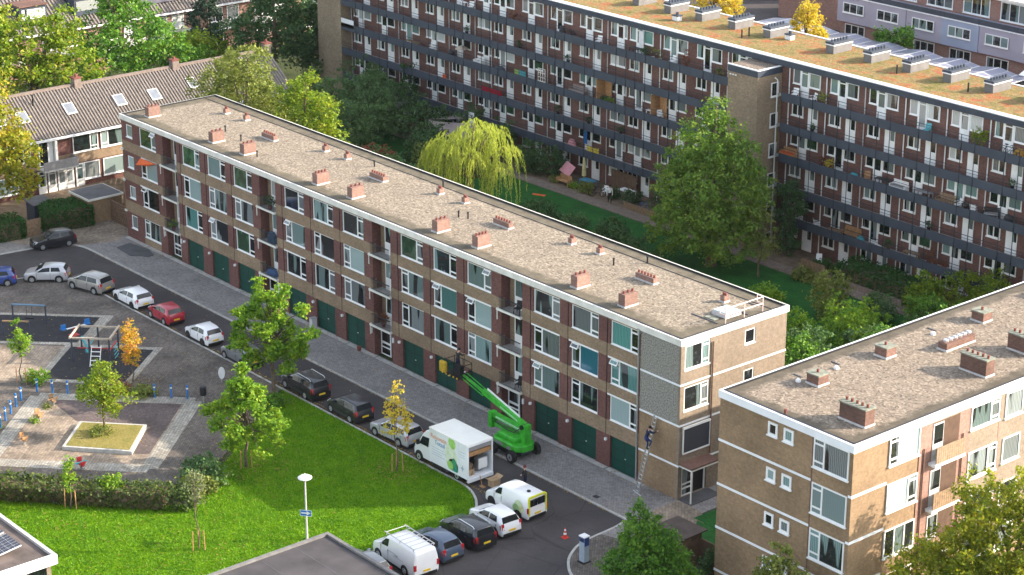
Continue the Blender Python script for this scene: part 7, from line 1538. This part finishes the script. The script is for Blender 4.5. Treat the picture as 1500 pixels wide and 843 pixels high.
m=MB(); m.tube([(14.2,40,0),(14.2,40,2.7)],.03,6); m.build('pole',[MT['wood']],o)
m=MB(); m.lathe((14.2,40,.9),[(.22,0),(.20,.6),(.14,1.3),(.03,1.75)],10); m.build('canopy',[pm('yellow_cloth',(.50,.44,.22),.9,.1,4)],o)
m=MB(); m.slab([(11.6,40.2,1.7),(13.2,39.8,1.5),(13.4,38.8,.8),(11.6,39.2,1.0)],.05); tag(m.build('tilted_awning',[MT['pinkc']],loc=(12.4,39.5,1)),'tilted pink sunshade in the cluttered garden','sunshade')
table(15.0,39.8,0,1.6,.9,.7,pm('blue_table',(.05,.22,.36),.5,.1,3),'bright blue table beside the folded parasol'); bench(13.0,38.6,0,1.6,MT['oak'],'orange-brown low bench at the garden edge'); table(19.6,40.4,0,1.6,.9,.72,W_,'white garden table left of the big tree'); chair(17.9,39.3,0,20,W_,'white garden chair near the path','chairs in the gardens')
for i,(x0,x1,y,h,l) in enumerate(((16.6,20.2,41.2,1.9,'brown board fence between two ground-floor gardens'),(43.0,45.6,38.2,1.0,'grey plank fence along the path at the foot of the stair tower'),(21.5,27,38.2,.6,'low slatted rail along the path left of the big tree'),(48,54,37.95,.45,'pale low wall in front of the dense dark hedge'))):
    m=MB(); n=int((x1-x0)/.2)
    if i==3: m.box(x0,x1,y-.1,y+.1,0,h)
    else:
        for k in range(n): m.box(x0+.2*k,x0+.2*k+.17,y,y+.04,0.02,h)
        for z in (.2*h,.75*h): m.box(x0,x1,y+.04,y+.09,z,z+.08)
    tag(m.build('garden_fence' if i<3 else 'low_wall',[MT['fence'] if i in(0,) else MT['wood'] if i<3 else MT['path']],loc=((x0+x1)/2,y,0)),l,'fence' if i<3 else 'wall')
bench(47.4,40.9,0,1.9,MT['black'],'garden sofa with patterned cushions under the lowest walkway',MT['cloth']); chair(43.2,40.2,0,40,W_,'white garden chair in the garden at the foot of the stair tower','chairs in the gardens')
for x,y,r,h,mt,l in ((44.6,39.4,1.0,1.1,'hedge','low green bush in the garden beside the white chair'),(12.0,38.6,.6,.7,'olive','small yellowish plant at the cluttered garden edge'),(16.0,38.6,.8,.9,'olive','bushy plants in front of the blue table'),(18.9,39.2,.7,1.3,'dark','dark plants left of the white garden table'),(21.4,39.6,1.0,1.5,'dark','dark bush right of the white garden table'),(14.4,38.5,.5,.5,'fresh','fresh green tuft in front of the folded parasol'),(24.5,40,1.2,2.2,'dark','dark bush behind the leaning bicycle')): shrub(l,(x,y),r,h,int(900*r),.17,FO[mt],'garden plants along the path')
m=MB(); m.slab([(13.2,34.6,.06),(14.4,35.2,.06),(14.6,34.8,.06),(13.5,34.3,.06)][::-1],-.03); tag(m.build('red_cloth',[MT['orange']],loc=(13.8,34.7,.05)),'red cloth lying on the shaded lawn','cloth')
# A few objects on the long block's balconies
for x,y,z,l in ((51.9,.2,7.99,'black office-like chair on a top balcony of the long block'),(52.0,.25,2.49,'dark blue bag-like chair on the lowest right balcony')): chair(x,y,z,20,MT['black'],l,'things on the balconies')
lump('covered_bike',22.2,.2,5.25,1.1,.5,.9,pm('dark_blue_cover',(.03,.07,.12),.7,.2,3),'dark blue cover on the middle balcony, second from the left','cover'); lump('blue_tarp',22.0,.2,2.5,1.3,.5,.5,pm('blue_tarp',(.06,.13,.28),.7,.2,3),'blue tarpaulin heap on a low balcony','cover'); 
plant(22.2,.1,7.99,.7,.8,FO['dark'],'leafy balcony plants under the roof edge',MT['pot'],300,'things on the balconies'); plant(36.6,.15,2.5,.5,.9,FO['rust'],'brown plant on a low balcony of the long block',MT['pot'],220,'things on the balconies'); plant(7.6,.05,2.5,.6,.5,FO['fresh'],'green plant at the lowest left balcony',MT['pot'],240,'things on the balconies')
m=MB(); m.slab([(3.0,-.05,7.75),(5.4,-.05,7.75),(4.2,-.2,7.35),(3.0,-.55,7.25)],.03); tag(m.build('orange_awning',[MT['orange']],loc=(4,-.1,7.5)),'torn orange awning above a window at the left end','awning')
# ================================================================== thin haze
m=MB(); m.box(-160,175,-120,190,-2,64)
hz=bpy.data.materials.new('haze'); hz.use_nodes=True; t=hz.node_tree; t.nodes.remove(t.nodes['Principled BSDF'])
pv=t.nodes.new('ShaderNodeVolumePrincipled'); pv.inputs['Density'].default_value=.00003; pv.inputs['Color'].default_value=(.86,.9,.97,1); pv.inputs['Anisotropy'].default_value=.2
t.links.new(pv.outputs[0],t.nodes['Material Output'].inputs['Volume'])
tag(m.build('haze',hz),'thin pale haze in the air over the whole estate','haze',kind='stuff')
